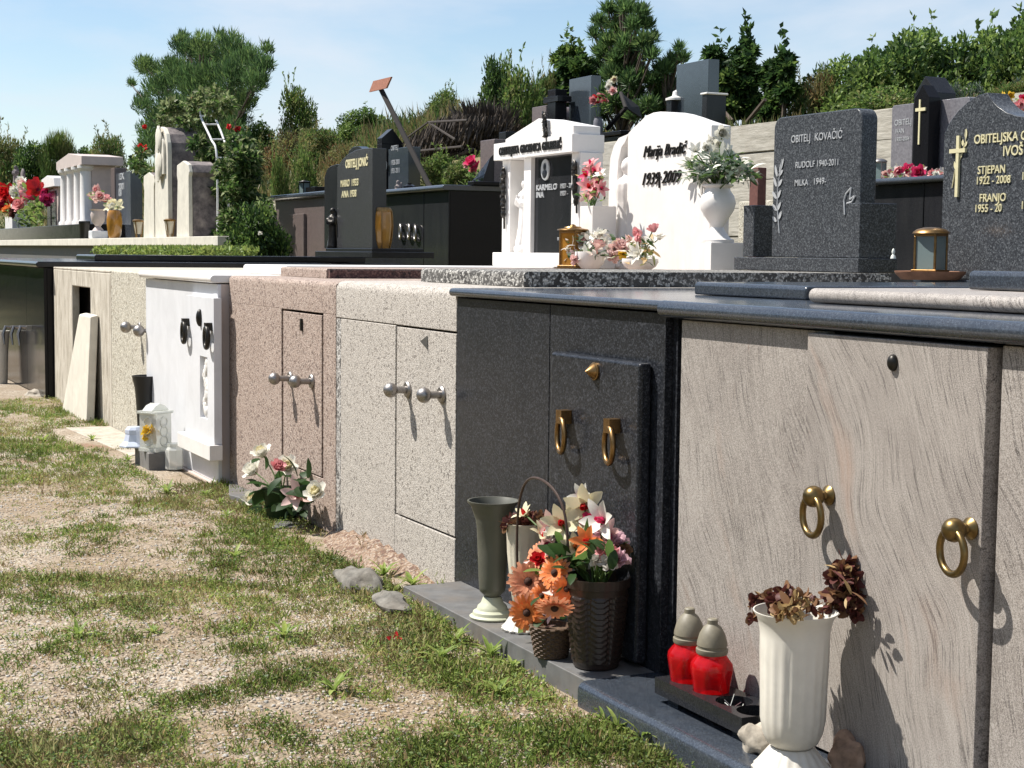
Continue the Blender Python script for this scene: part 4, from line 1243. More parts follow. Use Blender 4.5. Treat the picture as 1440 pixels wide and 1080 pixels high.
y, z = qx(1259, 199); text_mb('1930-2004', .05, (X - .002, y, z), mb, .004, sx=.9); mb.build('lettering', MT['silver'], g, smooth=0)
p = U(1236, 254, X=XR + .35); p.z = zl2; k = 1 / PPM(p)
lantern('grave_lantern', 'grey metal lantern with white domed lid, behind the rounded dark gravestone', p, 15 * k, 33 * k, MT['steel'], MT['grey_glass'], .4, 'dome', 'grave lanterns', True)

# retaining wall of board-marked concrete
XW = 8.0
W_ = E('retaining_wall', 'weathered board-marked concrete retaining wall behind the gravestones', 'wall', (XW, 14, .7))
yb0, yb1 = 2.0, yz(846, 230, XW)[0]
mb = MB(); rr = random.Random(9)
nb = 7; zz = np.linspace(.7, 2.98, nb + 1)
ysp = [yb0, 6.5, 10.2, 12.9, 15.1, 17.4, yb1]
for i in range(nb):
    for a, b in zip(ysp, ysp[1:]):
        mb.box(XW - rr.random() * .022, XW + .3, a, b - .006, zz[i] + .002, zz[i + 1] - .022 * rr.random())
mb.build('boarded_face', MT['concrete'], W_, bevel=.004)
MB().box(XW + .02, XW + .32, yb0, yb1, .5, 2.975).build('core', MT['concrete'], W_)
# rusty red post and dark gap behind the urn
p = U(1065, 290, X=4.6)
MB().box(4.56, 4.64, p.y - .06, p.y + .06, GB, yz(1065, 236, 4.6)[1]).build('post', MT['wood_red'], label='red-brown post between the urn and the rounded dark gravestone', cat='post', bevel=.005)
p = U(1052, 312, X=5.0)
y0, y1 = yz(1088, 312, 5.0)[0], yz(1038, 312, 5)[0]
mb = MB().box(5.0, 7.4, y0 - .35, y1, GB, yz(1050, 283, 5.0)[1]); mb.build('tomb', MT['peb_pale'], label='pale pebbledash upper tomb seen between the urn and the rounded gravestone', cat='tomb', group='tombs of the upper row', bevel=.01)

# third row on the terrace
XT = 9.0
qt = lambda px, py, X=XT: yz(px, py, X)
ZT = 2.98
g = E('tomb', 'dark low terrace tomb under the blue-grey stele and vase', 'tomb', (XT, 21.5, ZT), 'tombs of the terrace')
y0, y1 = qt(885, 200, XT - .4)[0], qt(775, 200, XT - .4)[0]; zk = qt(862, 187, XT - .4)[1]
MB().box(XT - .5, XT + 1.6, y0, y1, ZT - .4, zk - .06).build('body', MT['black_dusty'], g, bevel=.01)
MB().box(XT - .56, XT + 1.6, y0 - .03, y1, zk - .058, zk).build('cover_slab', MT['black'], g, bevel=.01)
g = E('gravestone', 'blue-grey plain stele on the terrace behind the temple gravestone', 'gravestone', (XT, 22, zk), 'gravestones of the terrace')
y0, y1 = qt(831, 150)[0], qt(800, 150)[0]
MB().box(XT, XT + .17, y0, y1, zk + .001, qt(815, 109)[1]).build('stone', MT['granite_sky'], g, bevel=.006)
mb = MB(); c = U(799, 176, X=XT - .1)
P = []
for i in range(9):
    a = pi * i / 8; P.append((c.y - .32 + .4 * cos(a), zk + .02 + .13 * sin(a)))
mb.prism(P, XT - .25, XT - .1, 'x'); mb.build('curved_foot', MT['granite_blue'], g)
p = U(841, 180, X=XT - .2); p.z = zk + .002; k = 1 / PPM(p)
lathe_thing('vase', 'grey cylindrical stone vase with pink flowers on the terrace tomb', 'vase', p, [(4.5 * k, 0), (6 * k, 4 * k), (7 * k, 12 * k), (6.5 * k, 22 * k), (5 * k, 26 * k), (6 * k, 28 * k), (4.5 * k, 27 * k), (0, 24 * k)], MT['granite_lilac'])
TVASE = p + Vector((0, 0, 26 * k))
# black cross-shaped stone + arched stone
g = E('gravestone', 'black block cross gravestone beside a low arched stone, above the temple gable', 'gravestone', (XT - .2, 24, ZT), 'gravestones of the terrace')
Xc = XT - .3
y0, y1 = yz(781, 150, Xc)[0], yz(770, 150, Xc)[0]
zz_ = [ZT - .2, yz(776, 144, Xc)[1], yz(776, 136, Xc)[1], yz(776, 126, Xc)[1]]
mb = MB(); mb.box(Xc, Xc + .2, y0, y1, zz_[0], zz_[3]); mb.box(Xc - .02, Xc + .22, y0 - .12, y1 + .12, zz_[1], zz_[2]); mb.build('cross', MT['black'], g, bevel=.006)
mb = MB().prism(round_top(yz(796, 160, Xc + .4)[0], yz(782, 160, Xc + .4)[0], ZT - .2, yz(789, 150, Xc + .4)[1], .18, 6), Xc + .4, Xc + .55, 'x'); mb.build('arched_stone', MT['granite_brown'], g, smooth=25)
mb = MB().box(Xc + .5, Xc + .7, yz(768, 160, Xc + .5)[0], yz(748, 160, Xc + .5)[0], ZT - .2, yz(750, 151, Xc + .5)[1]); mb.build('low_stone', MT['granite_brown'], g, bevel=.01)
# fallen black frame
mb = MB()
a, b, c_ = U(854, 181, X=XT + .4), U(880, 152, X=XT + .4), U(873, 131, X=XT + .6)
mb.tube([a, b], .028, 6); mb.tube([b, c_], .022, 6)
d_ = U(898, 150, X=XT + 1.2); e_ = U(902, 166, X=XT + 1.2)
mb.add([tuple(b), tuple(c_), tuple(d_), tuple(e_)], [(0, 1, 2, 3)])
mb.build('leaning_frame', MT['pole'], label='dark leaning metal frame with brown panel on the terrace', cat='frame', smooth=0, solid=.02)
# right terrace stone
XT2 = 9.0
q3 = lambda px, py, X=XT2: yz(px, py, X)
g = E('gravestone', 'tall blue-grey slab between two dark pillars, above the bright white gravestone', 'gravestone', (XT2, 18.7, ZT), 'gravestones of the terrace')
y0, y1 = q3(996, 120)[0], q3(951, 120)[0]
MB().box(XT2, XT2 + .17, y0, y1, ZT - .15, q3(975, 87)[1]).build('stone', MT['granite_sky'], g, bevel=.006)
y0, y1 = q3(994, 150, XT2 - .25)[0], q3(987, 150, XT2 - .25)[0]
MB().box(XT2 - .25, XT2 + .05, y0, y1, ZT - .15, q3(992, 133, XT2 - .25)[1]).build('pillar', MT['black_dusty'], g, bevel=.006)
MB().box(XT2 - .27, XT2 + .07, y0 - .02, y1 + .02, q3(992, 133, XT2 - .25)[1] + .001, q3(992, 130, XT2 - .25)[1]).build('pillar_cap', MT['marble'], g, bevel=.01)
y0, y1 = q3(944, 150, XT2 - .1)[0], q3(937, 150, XT2 - .1)[0]
MB().box(XT2 - .1, XT2 + .2, y0, y1, ZT - .15, q3(940, 141, XT2 - .1)[1]).build('pillar', MT['black_dusty'], g, bevel=.006)
mb = MB(); c = Vector((XT2 + .02, (y0 + y1) / 2, q3(940, 141, XT2 - .1)[1] + .001)); mb.lathe([(.15, 0), (.15, .03), (.06, .06), (.05, .12), (0, .15)], c, 12); mb.build('pillar_cap', MT['marble'], g)
MB().box(XT2 - .4, XT2 + .5, q3(1012, 160, XT2 - .4)[0], q3(935, 160, XT2 - .4)[0], ZT - .2, ZT + .02).build('base', MT['black_dusty'], g, bevel=.01)
y0, y1 = q3(904, 165, XT2)[0], q3(877, 165, XT2)[0]
mb = MB().prism([(XT2 - .1, ZT - .2), (XT2 - .1, ZT + .02), (XT2 + .8, ZT + .35), (XT2 + .8, ZT - .2)], y0 - .6, y1, 'y'); mb.build('sloped_slab', MT['granite_blue'], label='sloped blue-grey grave slab left of the bright white gravestone top', cat='slab', bevel=.02)

# slanted pole with a red sheet sign
Xs = 7.2
a, b = U(535, 124, X=Xs), U(615, 284, X=Xs)
sg = E('signpost', 'slanted dark post with a red-brown blank sign at its top', 'signpost', b)
MB().tube([a, b], .044, 8).build('post', MT['pole'], sg)
mb = MB(); P = [U(*p_, X=Xs - .08) for p_ in ((520, 129.5), (544, 124), (551, 108), (526, 114))]
mb.add([tuple(p_) for p_ in P], [(0, 1, 2, 3)]); mb.build('sign_board', MT['rust'], sg, smooth=0, solid=.03)

# collapsed thatch shelter
rr = random.Random(21)
th = E('thatch_shelter', 'collapsed dark thatch shelter with radiating dry reeds on the hillside', 'shelter', U(630, 225, X=10.2))
Xh = 9.6
c = U(650, 212, X=Xh)
c = U(672, 222, X=Xh)
pos, dr, L = [], [], []
for i in range(3200):
    a = rr.uniform(-.1, 2.3); s_ = rr.random() ** .7
    d = Vector((rr.uniform(-.5, .2), -cos(a), sin(a) * .85))
    pos.append(c + d * (.08 + .78 * s_) + Vector((rr.uniform(0, .5), 0, 0))); dr.append(d + Vector((rr.uniform(-.2, .2), rr.uniform(-.12, .12), rr.uniform(-.12, .12)))); L.append(rr.uniform(.2, .5))
for i in range(2600):
    t = rr.random(); e0 = U(566 + 92 * t, 203 - 34 * min(1, t * 1.7), X=Xh - .6)
    pos.append(e0 + Vector((rr.uniform(0, 1.0), 0, rr.uniform(-.12, .16)))); dr.append(Vector((-.35 + rr.uniform(-.2, .2), rr.uniform(-.35, .35), -1))); L.append(rr.uniform(.2, .5))
for i in range(900):
    t = rr.random(); e0 = U(590 + 80 * t, 232 - 8 * t, X=Xh - .3)
    pos.append(e0 + Vector((rr.uniform(0, .6), 0, rr.uniform(-.15, .2)))); dr.append(Vector((rr.uniform(-.5, .1), 1 + rr.uniform(-.35, .35), -.25))); L.append(rr.uniform(.3, .7))
pos = np.array([tuple(p_) for p_ in pos]); dr = np.array([tuple(p_) for p_ in dr])
me = leaf_mesh('thatch', pos, dr, RNG.normal(size=pos.shape), np.array(L), .035, [MT['thatch'], MT['bark']], RNG.integers(0, 2, len(pos)), org=WL[th.name])
o = link_mesh('thatch', me, th)
mb = MB()
for a, b in (((568, 197), (602, 172)), ((602, 172), (657, 169)), ((602, 172), (640, 196)), ((572, 214), (650, 206))):
    mb.tube([U(*a, X=Xh - .8), U(*b, X=Xh - .8)], .022, 6)
mb.build('beams', MT['thatch'], th)
mb = MB(); mb.ell(tuple(U(640, 225, X=Xh + .75)), (.5, 1.1, .38), 14, 8, nz=.3); mb.build('under_thatch_shade', MT['dark'], th)  # near-black lump painting the shade beneath the thatch

# ------------------------------------------------------------------ left group on the long limestone slab
XL = 4.5
ql = lambda px, py, X=XL: yz(px, py, X)
yR = ql(306, 340)[0]; zt = ql(250, 333)[1]; z2 = ql(250, 345.5)[1]
L_ = E('tomb', 'long limestone slab tomb with rounded old pillars on it, at the far left', 'tomb', (XL, 34, GB), 'tombs of the upper row')
MB().box(XL, XL + 2.6, yR, 60, z2, zt).build('cover_slab', MT['limestone'], L_, bevel=.01)
MB().box(XL + .15, XL + 2.5, yR + .2, 60, GB - .2, z2 - .002).build('body', MT['slabgrey'], L_)
# old pillars
g = E('gravestone', 'old cream and mottled dark monument with arched top and two side pillars', 'gravestone', (XL + .1, 28, zt), 'gravestones of the long slab')
def old_pillar(px0, px1, pyt, X, dep, roof, nm, round_=True):
    y0, y1 = ql(px1, 260, X)[0], ql(px0, 260, X)[0]; z1 = ql((px0 + px1) / 2, pyt, X)[1]; w = y1 - y0
    if round_:
        P = [(y0 - .03, zt + .001), (y0, z1 - w * .9)] + [((y0 + y1) / 2 - w / 2 * cos(pi * i / 8), z1 - w / 2 + w / 2 * sin(pi * i / 8)) for i in range(9)] + [(y1, z1 - w * .9), (y1 + .06, zt + .001)]
    else:
        P = [(y0 - .02, zt + .001), (y0, z1 - .3), (y0 - .06, z1 - .22), (y0 + .02, z1 - .08), ((y0 + y1) / 2, z1), (y1 + .06, z1 - .06), (y1 + .08, z1 - .25), (y1 + .02, z1 - .35), (y1 + .12, zt + .001)]
    MB().prism(P, X, X + dep * .14, 'x').build(nm + '_face', MT['limestone'], g, smooth=20, bevel=.015)
    Q = [(y_ + .004 if y_ < (y0 + y1) / 2 else y_ - .004, z_ - .004 if z_ > zt + .1 else z_) for y_, z_ in P]
    MB().prism(Q, X + dep * .14 + .002, X + dep, 'x').build(nm + '_back', MT['oldstone'], g, smooth=20, bevel=.015)  # behind the pale face the pillar is of darker mottled stone
old_pillar(218, 236, 178, XL + .12, .62, 0, 'central_pillar')
old_pillar(250, 265, 226, XL + .08, .52, 0, 'side_pillar', False)
old_pillar(203, 216, 242, XL + .1, .2, 0, 'side_pillar', False)
mb = MB(); y0, y1 = ql(232, 230, XL + .1)[0], ql(221, 230, XL + .1)[0]; w = y1 - y0
zz1 = ql(226, 190, XL + .1)[1]; zz0 = ql(226, 246, XL + .1)[1]
mb.prism([(y0, zz0)] + [((y0 + y1) / 2 - w / 2 * cos(pi * i / 8), zz1 - w / 2 + w / 2 * sin(pi * i / 8)) for i in range(9)] + [(y1, zz0)], XL + .07, XL + .118, 'x')
mb.ell((XL + .06, (y0 + y1) / 2, (zz0 + zz1) / 2 + .25), (.05, w * .3, .3), 12, 8, nz=.4)
mb.ell((XL + .06, (y0 + y1) / 2, (zz0 + zz1) / 2 - .2), (.05, w * .35, .3), 12, 8, nz=.4)
mb.build('carved_niche', MT['limestone'], g, bevel=.01)
mb = MB(); y0, y1 = ql(271, 260, XL)[0], ql(248, 260, XL)[0]
c = U(240, 330, X=XL + .3); c.z = zt
mb = MB(); robed(mb, c, ql(240, 283)[1] - zt, seed=5); fuse(mb.build('statue', MT['limestone'], label='small cream statue between the old pillars on the long slab', cat='statue'), .02)
for px, lb in ((239, 'right of the central old pillar'), (195, 'left of the old pillars')):
    c = U(px, 331, X=XL - .0 + .12); c.z = zt + .002; k = 1 / PPM(c)
    r = E('grave_lantern', 'tapered white glass lantern on thin legs, ' + lb, 'lantern', c, 'tapered lanterns on the long slab')
    MB().lathe([(4 * k, 5 * k), (7.5 * k, 22 * k), (0, 22 * k)], c, 12).build('glass_body', MT['cream_plastic'], r)
    mb = MB(); mb.lathe([(8.6 * k, 22 * k), (9 * k, 24 * k), (6 * k, 25.5 * k), (0, 26 * k)], c, 12)
    for i in range(4):
        a = pi / 4 + i * pi / 2; mb.tube([c + Vector((4.5 * k * cos(a), 4.5 * k * sin(a), 0)), c + Vector((8 * k * cos(a), 8 * k * sin(a), 22 * k))], .8 * k, 5)
    mb.build('frame', MT['bronze'], r)
# dark stele
Xd = XL + 1.2
g = E('gravestone', 'dark blue-grey stele with small white lettering, left of the old pillars', 'gravestone', (Xd, 33, zt), 'gravestones of the long slab')
y0, y1 = yz(184, 290, Xd)[0], yz(163, 290, Xd)[0]
st = MB().box(Xd, Xd + .28, y0, y1, zt, yz(175, 242, Xd)[1]).build('stone', MT['granite_blue'], g, bevel=.01)
y0, y1 = yz(161.5, 290, Xd)[0], yz(156, 290, Xd)[0]; MB().box(Xd, Xd + .3, y0, y1, zt, yz(160, 236, Xd)[1]).build('pillar', MT['granite_brown'], g, bevel=.01)
mb = TB()
for (px, py, s_) in ((167, 253, '13X'), (167, 267, '2001'), (167, 276, '08')): y, z = yz(px, py, Xd); text_mb(s_, .22, (Xd - .004, y, z), mb, .006, sx=1.6, off=.006)
mb.build('lettering', MT['silver'], st, smooth=0)
# white temple
Xt = XL + .7
qq = lambda px, py, X=Xt: yz(px, py, X)
g = E('gravestone', 'white temple gravestone with gable, columns and relief, at the far left', 'gravestone', (Xt, 37, zt), 'gravestones of the long slab')
y0, y1 = qq(122, 280)[0], qq(89, 280)[0]; zc = qq(105, 236)[1]; zb = qq(105, 316)[1]
MB().box(Xt + .15, Xt + .75, y0 + .1, y1 - .1, zb, zc).build('cella', MT['marble_pink'], g, bevel=.01)
MB().box(Xt - .2, Xt + .9, y0 - .1, y1 + .3, zt, zb - .002).build('base', MT['marble'], g, bevel=.01)
ym = (y0 + y1) / 2
zg = qq(105, 216)[1]; ze = qq(105, 224)[1]
MB().prism([(y0 - .15, zc + .002), (y0 - .15, ze), (ym, zg), (y1 + .15, ze), (y1 + .15, zc + .002)], Xt - .15, Xt + .9, 'x').build('gable', MT['marble_pink'], g, bevel=.01)
for px in (92, 101, 111, 120):
    y = qq(px, 280)[0]; r_ = .16; H_ = zc - zb
    mb = MB(); mb.lathe([(r_ * 1.3, 0), (r_ * 1.3, .06), (r_, .12), (r_ * .9, H_ * .9), (r_ * 1.35, H_ * .95), (r_ * 1.35, H_ - .002)], (Xt + .02, y, zb), 14); mb.build('column', MT['marble'], g)
# small white house stone
Xh2 = XL + .9
y0, y1 = yz(82, 290, Xh2)[0], yz(66, 290, Xh2)[0]; zc = yz(74, 264, Xh2)[1]; zr = yz(74, 247, Xh2)[1]
g = E('gravestone', 'small white house shaped gravestone with dark plaque, left of the white temple', 'gravestone', (Xh2, 42, zt), 'gravestones of the long slab')
MB().box(Xh2, Xh2 + .8, y0, y1, zt, zc).build('body', MT['marble_pink'], g, bevel=.01)
MB().prism([(y0 - .25, zc + .001), (y1 + .25, zc + .001), (y1 + .1, zc + .25), ((y0 + y1) / 2, zr), (y0 - .1, zc + .25)], Xh2 - .15, Xh2 + .95, 'x').build('roof', MT['marble'], g, bevel=.015)
MB().box(Xh2 - .03, Xh2 - .002, y0 + .25, y1 - .5, zt + .1, zc - .1).build('plaque', MT['granite_blue'], g)
c = Vector((Xh2 + .5, yz(85, 250, Xh2)[0], zr - .15)); mb = MB(); robed(mb, c, .75, seed=8); fuse(mb.build('statue', MT['oldstone'], label='dark small statue above the small white house gravestone', cat='statue'), .03)
c = U(10, 262, X=Xh2); mb = MB().box(Xh2, Xh2 + .6, c.y - 1.0, c.y + .6, zt, c.z - .05); mb.build('gravestone', MT['marble'], label='white pedestal gravestone at the left edge under the small angel', cat='gravestone', group='gravestones of the long slab', bevel=.02)
c.z -= .049; mb = MB(); robed(mb, c + Vector((.25, -.2, 0)), .75, seed=9)
mb.ell(c + Vector((.45, -.5, .4)), (.08, .2, .25), 10, 8); fuse(mb.build('angel_statue', MT['oldstone'], label='grey winged angel on the white pedestal at the left edge', cat='statue'), .03)
# black low ledge and objects
y0 = ql(111, 325, XL + .1)[0]; MB().box(XL + .12, XL + 1.6, y0, 60, zt + .002, ql(60, 318, XL + .1)[1]).build('ledger', MT['black'], L_, bevel=.01)
zk = ql(60, 318, XL + .1)[1]
c = U(138, 326, X=XL + .25); c.z = zt + .002; k = 1 / PPM(c)
u = E('urn', 'white urn planter with pink roses on a white cube, front of the white temple', 'urn', c)
MB().box(c.x - 11 * k, c.x + 11 * k, c.y - 13 * k, c.y + 13 * k, c.z, c.z + 11 * k).build('pedestal', MT['marble_blue'], u, bevel=.02)
MB().lathe([(8 * k, 11.2 * k), (7 * k, 13 * k), (3.5 * k, 17 * k), (9 * k, 24 * k), (10.5 * k, 33 * k), (9 * k, 39 * k), (11.5 * k, 41 * k), (9.5 * k, 41 * k), (8 * k, 37 * k), (0, 36 * k)], c, 20).build('bowl', MT['marble_pink'], u)
LURN = c + Vector((0, 0, 41 * k)); LK = k
c = U(161, 327, X=XL + .2); c.z = zt + .002
lathe_thing('vase', 'amber brown glass vase with cream flowers, right of the white urn planter', 'vase', c, [(7 * k, 0), (9 * k, 6 * k), (10.5 * k, 22 * k), (9.5 * k, 33 * k), (7.5 * k, 37 * k), (0, 36 * k)], MT['amber'], 16)
AVASE = c + Vector((0, 0, 36 * k))
c = U(119, 326, X=XL + .0 + .1); c.z = zt + .002
lathe_thing('pot', 'black flower pot left of the white urn planter', 'pot', c, [(6 * k, 0), (7.5 * k, 20 * k), (8.5 * k, 22 * k), (8 * k, 25 * k), (6.5 * k, 25 * k), (0, 22 * k)], MT['black_plastic'], 16)
mb = MB(); c = U(70, 317, X=XL + .4); c.z = zk + .002
mb.box(c.x - .02, c.x + .02, c.y - .25, c.y + .25, c.z, c.z + .55); mb.M = None
mb.build('plaque', MT['black'], label='black upright book plaque beside the small white house gravestone', cat='plaque', bevel=.01)
# arched white metal rose ladder
Xa = XL + .5
tr = E('trellis', 'white curved metal ladder trellis for the climbing rose', 'trellis', (Xa, 27, GB))
sd = []
for off in (0, 13):
    P = [U(*p_, X=Xa + off * .02) for p_ in ((306 + off * 1.2, 340), (305 + off * 1.2, 222), (297 + off * 1.35, 196), (287 + off * 1.5, 175), (282 + off * 1.45, 163), (281 + off * 1.1, 150))]
    sd.append(P); MB().tube(smooth_path(P, 5), .02, 8).build('rail', MT['tin'], tr)
for i in (1, 2, 3, 4, 5): MB().tube([sd[0][i], sd[1][i]], .015, 6).build('rung', MT['tin'], tr)
# ------------------------------------------------------------------ vegetation
def clump_cloud(rng, clumps, n, L, W, up=.4, spread=1.0, droop=0.0):
    """n leaves shared over clumps [(x,y,z,r)]; returns pos, dir, normal"""
    C = np.array(clumps, float)
    pr = C[:, 3] ** 2; pr = pr / pr.sum()
    k = rng.choice(len(C), n, p=pr)
    d = rng.normal(size=(n, 3)); d /= np.linalg.norm(d, axis=1, keepdims=True)
    rad = rng.random(n) ** .45 * spread
    pos = C[k, :3] + d * (C[k, 3] * rad)[:, None] * np.array([1, 1, .85])
    dr = d * .8 + rng.normal(size=(n, 3)) * .55 + np.array([0, 0, up])
    nr = rng.normal(size=(n, 3)) * .6 + np.array([0, 0, 1.0])
    return pos, dr, nr, k


def bush_mesh(name, seed, n, nc, L, W, mats, wts, shape=(1, 1, .8), up=.4, cr=(.22, .42), shoots=0):
    """unit-size crown: radius about 1, base at z=0"""
    rng = np.random.default_rng(seed)
    cl = []
    for i in range(nc):
        a = rng.random() * 2 * pi; t = rng.random() ** .5; h = rng.random()
        rr_ = sqrt(max(0, 1 - (h * 1.05 - .3) ** 2 * 1.2)) * t
        cl.append((cos(a) * rr_ * .85 * shape[0], sin(a) * rr_ * .85 * shape[1], (.12 + h * 1.55) * shape[2], rng.uniform(*cr)))
    pos, dr, nr, k = clump_cloud(rng, cl, n, L, W, up)
    if shoots:
        for i in range(shoots):
            c = cl[rng.integers(len(cl))]
            m_ = 26; t = np.linspace(0, 1, m_)[:, None]
            tip = np.array([rng.normal() * .18, rng.normal() * .18, rng.uniform(.45, .85)])
            p = np.array(c[:3]) + t * tip
            pos = np.concatenate([pos, p]); dr = np.concatenate([dr, rng.normal(size=(m_, 3)) + [0, 0, .7]]); nr = np.concatenate([nr, rng.normal(size=(m_, 3))])
            k = np.concatenate([k, np.full(m_, rng.integers(len(cl)))])
    pos[:, 2] = np.maximum(pos[:, 2], .02)
    N = len(pos)
    base = rng.choice(len(mats), N, p=wts)
    byc = rng.choice(len(mats), len(cl), p=wts)[k]
    mi = np.where(rng.random(N) < .55, byc, base)
    return leaf_mesh(name, pos, dr, nr, L * rng.uniform(.6, 1.3, N), W * rng.uniform(.6, 1.3, N), [MT[x] for x in mats], mi, bend=.15)


def put(p, dz=0):
    return Vector((p.x, p.y, float(HT(p.x, p.y)) + dz))


BM = {}
def bush_kind(k, *a, **kw): BM[k] = bush_mesh('crown_' + k, *a, **kw)
bush_kind('dark', 31, 5200, 40, .13, .075, ['leaf_dark', 'leaf_mid', 'leaf_light'], [.4, .45, .15], shoots=4)
bush_kind('mid', 32, 8500, 60, .10, .06, ['leaf_dark', 'leaf_mid', 'leaf_light'], [.15, .5, .35], shoots=2, cr=(.2, .34))
bush_kind('light', 33, 4600, 40, .13, .06, ['leaf_mid', 'leaf_light', 'leaf_olive'], [.3, .45, .25], shoots=12)
bush_kind('olive', 34, 5000, 36, .14, .045, ['leaf_olive', 'leaf_mid', 'hay'], [.5, .3, .2], up=.9, shoots=5)
bush_kind('rusty', 35, 4200, 34, .14, .04, ['leaf_olive', 'brush_rust', 'hay'], [.4, .35, .25], up=.9)
bush_kind('grey', 36, 3600, 34, .15, .06, ['leaf_grey', 'leaf_mid', 'p_grey'], [.6, .3, .1], up=.5, shoots=12)
bush_kind('broom', 37, 6000, 36, .24, .022, ['leaf_olive', 'leaf_mid', 'leaf_light'], [.4, .35, .25], up=1.6)


def bush(px, pyb, X, wpx, hpx, kind, label, group, rz=0, name='bush'):
    """bush whose foot is seen at px and depth X; size in photograph pixels"""
    p = U(px, pyb, X=X); g = put(p)
    k = 1 / PPM(g)
    o = bpy.data.objects.new(name, BM[kind]); COL.objects.link(o)
    o.location = g - Vector((0, 0, .05)); o.rotation_euler = (0, 0, rz)
    top = U(px, pyb - hpx, X=X).z
    o.scale = (wpx * k / 2, wpx * k / 2, max(.15, (top - g.z)) / 1.35)
    return tag(o, label, 'bush', group)


# hillside bushes along the skyline
HB = 'bushes along the hillside'
RB = 'bushes behind the right gravestones'
specs = [
 (14, 250, 13, 70, 45, 'olive', 'low olive bush on the skyline at the left edge'), (48, 250, 13, 64, 38, 'dark', 'dark bush on the far left skyline behind the red and white bouquet'),
 (84, 250, 13, 50, 52, 'broom', 'feathery bush on the skyline just left of the white temple'), (150, 252, 12.5, 60, 52, 'olive', 'olive bush behind the dark stele with white lettering'),
 (125, 255, 12.5, 50, 40, 'dark', 'dark bush behind the white temple gravestone'),
 (362, 250, 12, 70, 70, 'mid', 'green bush right of the round pine crown'), (420, 240, 12.5, 56, 105, 'light', 'tall leafy bush with loose shoots on the skyline right of the round pine'),
 (405, 262, 11, 90, 72, 'rusty', 'rust-brown bush on the hillside above the mauve tomb'), (450, 258, 11, 84, 72, 'olive', 'olive brown bush on the hillside left of the curved dark gravestone'),
 (350, 262, 10.5, 80, 60, 'olive', 'dry olive bush between the rose ladder and the hillside'), (505, 240, 12, 72, 82, 'mid', 'green bush on the skyline above the curved dark gravestone'),
 (535, 235, 12.5, 60, 70, 'light', 'bright bush with sprigs on the skyline under the red sign'), (480, 262, 10.5, 60, 56, 'rusty', 'rusty bush right behind the curved dark gravestone'),
 (560, 225, 12.5, 66, 50, 'olive', 'olive bush on the skyline right of the slanted post'), (623, 200, 13, 50, 68, 'light', 'thin bush with sprigs above the thatch shelter'),
 (430, 275, 8.5, 44, 45, 'light', 'yellow-green weed bush behind the mauve upper tomb'), (395, 280, 8.0, 36, 40, 'light', 'yellow-green weed bush above the mauve tomb slab left end'),
 (618, 270, 8.2, 74, 48, 'light', 'yellow-green shrub under the thatch shelter'), (652, 270, 8.2, 64, 46, 'light', 'small yellow-green shrub left of the brown gravestone'),
 (700, 190, 12, 60, 92, 'dark', 'dark bush with loose sprigs left of the cross above the temple gable'), (735, 195, 11.5, 72, 82, 'light', 'light green bush right behind the temple gable'),
 (760, 180, 12.2, 50, 60, 'olive', 'olive bush behind the black block cross'),
 (1120, 168, 12.5, 60, 44, 'olive', 'low olive bush between the three dark crowns and the rounded gravestone'), (1160, 165, 12, 70, 50, 'rusty', 'low rusty bush above the rounded dark gravestone'),
 (1165, 150, 14, 50, 42, 'dark', 'small dark bush on the skyline above the rounded dark gravestone')]
for i, s_ in enumerate(specs): bush(*s_, HB, rz=i * 1.3)
specs = [
 (1200, 185, 12.5, 150, 96, 'mid', 'leafy green bush with shoots left of the black pointed pillar'), (1268, 190, 12, 180, 132, 'mid', 'tall green bush right behind the black pointed pillar'),
 (1335, 182, 13, 170, 122, 'mid', 'dense green bush right of the black pointed pillar'), (1235, 205, 10.5, 130, 78, 'light', 'dark low bush between the rounded gravestone and the lilac slab'),
 (1400, 172, 13.5, 160, 118, 'mid', 'dark tall bush above the peaked gravestone'), (1455, 165, 13, 170, 130, 'mid', 'tall green bush at the right edge of the picture'),
 (1335, 190, 9.6, 46, 72, 'grey', 'grey-leaved shrub between the pointed pillar and the peaked gravestone'), (1375, 180, 10.5, 60, 62, 'grey', 'grey-leaved shrub above the shoulder of the peaked gravestone'),
 (1420, 185, 9.6, 70, 68, 'olive', 'olive yellow shrub behind the peaked gravestone top'), (1455, 178, 10, 60, 85, 'grey', 'grey-leaved shrub at the right edge above the pink flowers')]
for i, s_ in enumerate(specs): bush(*s_, RB, rz=i * 1.7 + .4)


def tree(name, label, px, pyb, X, crown, trunk, group='trees on the hillside'):
    g = put(U(px, pyb, X=X))
    r = E(name, label, 'tree', g, group)
    return r, g


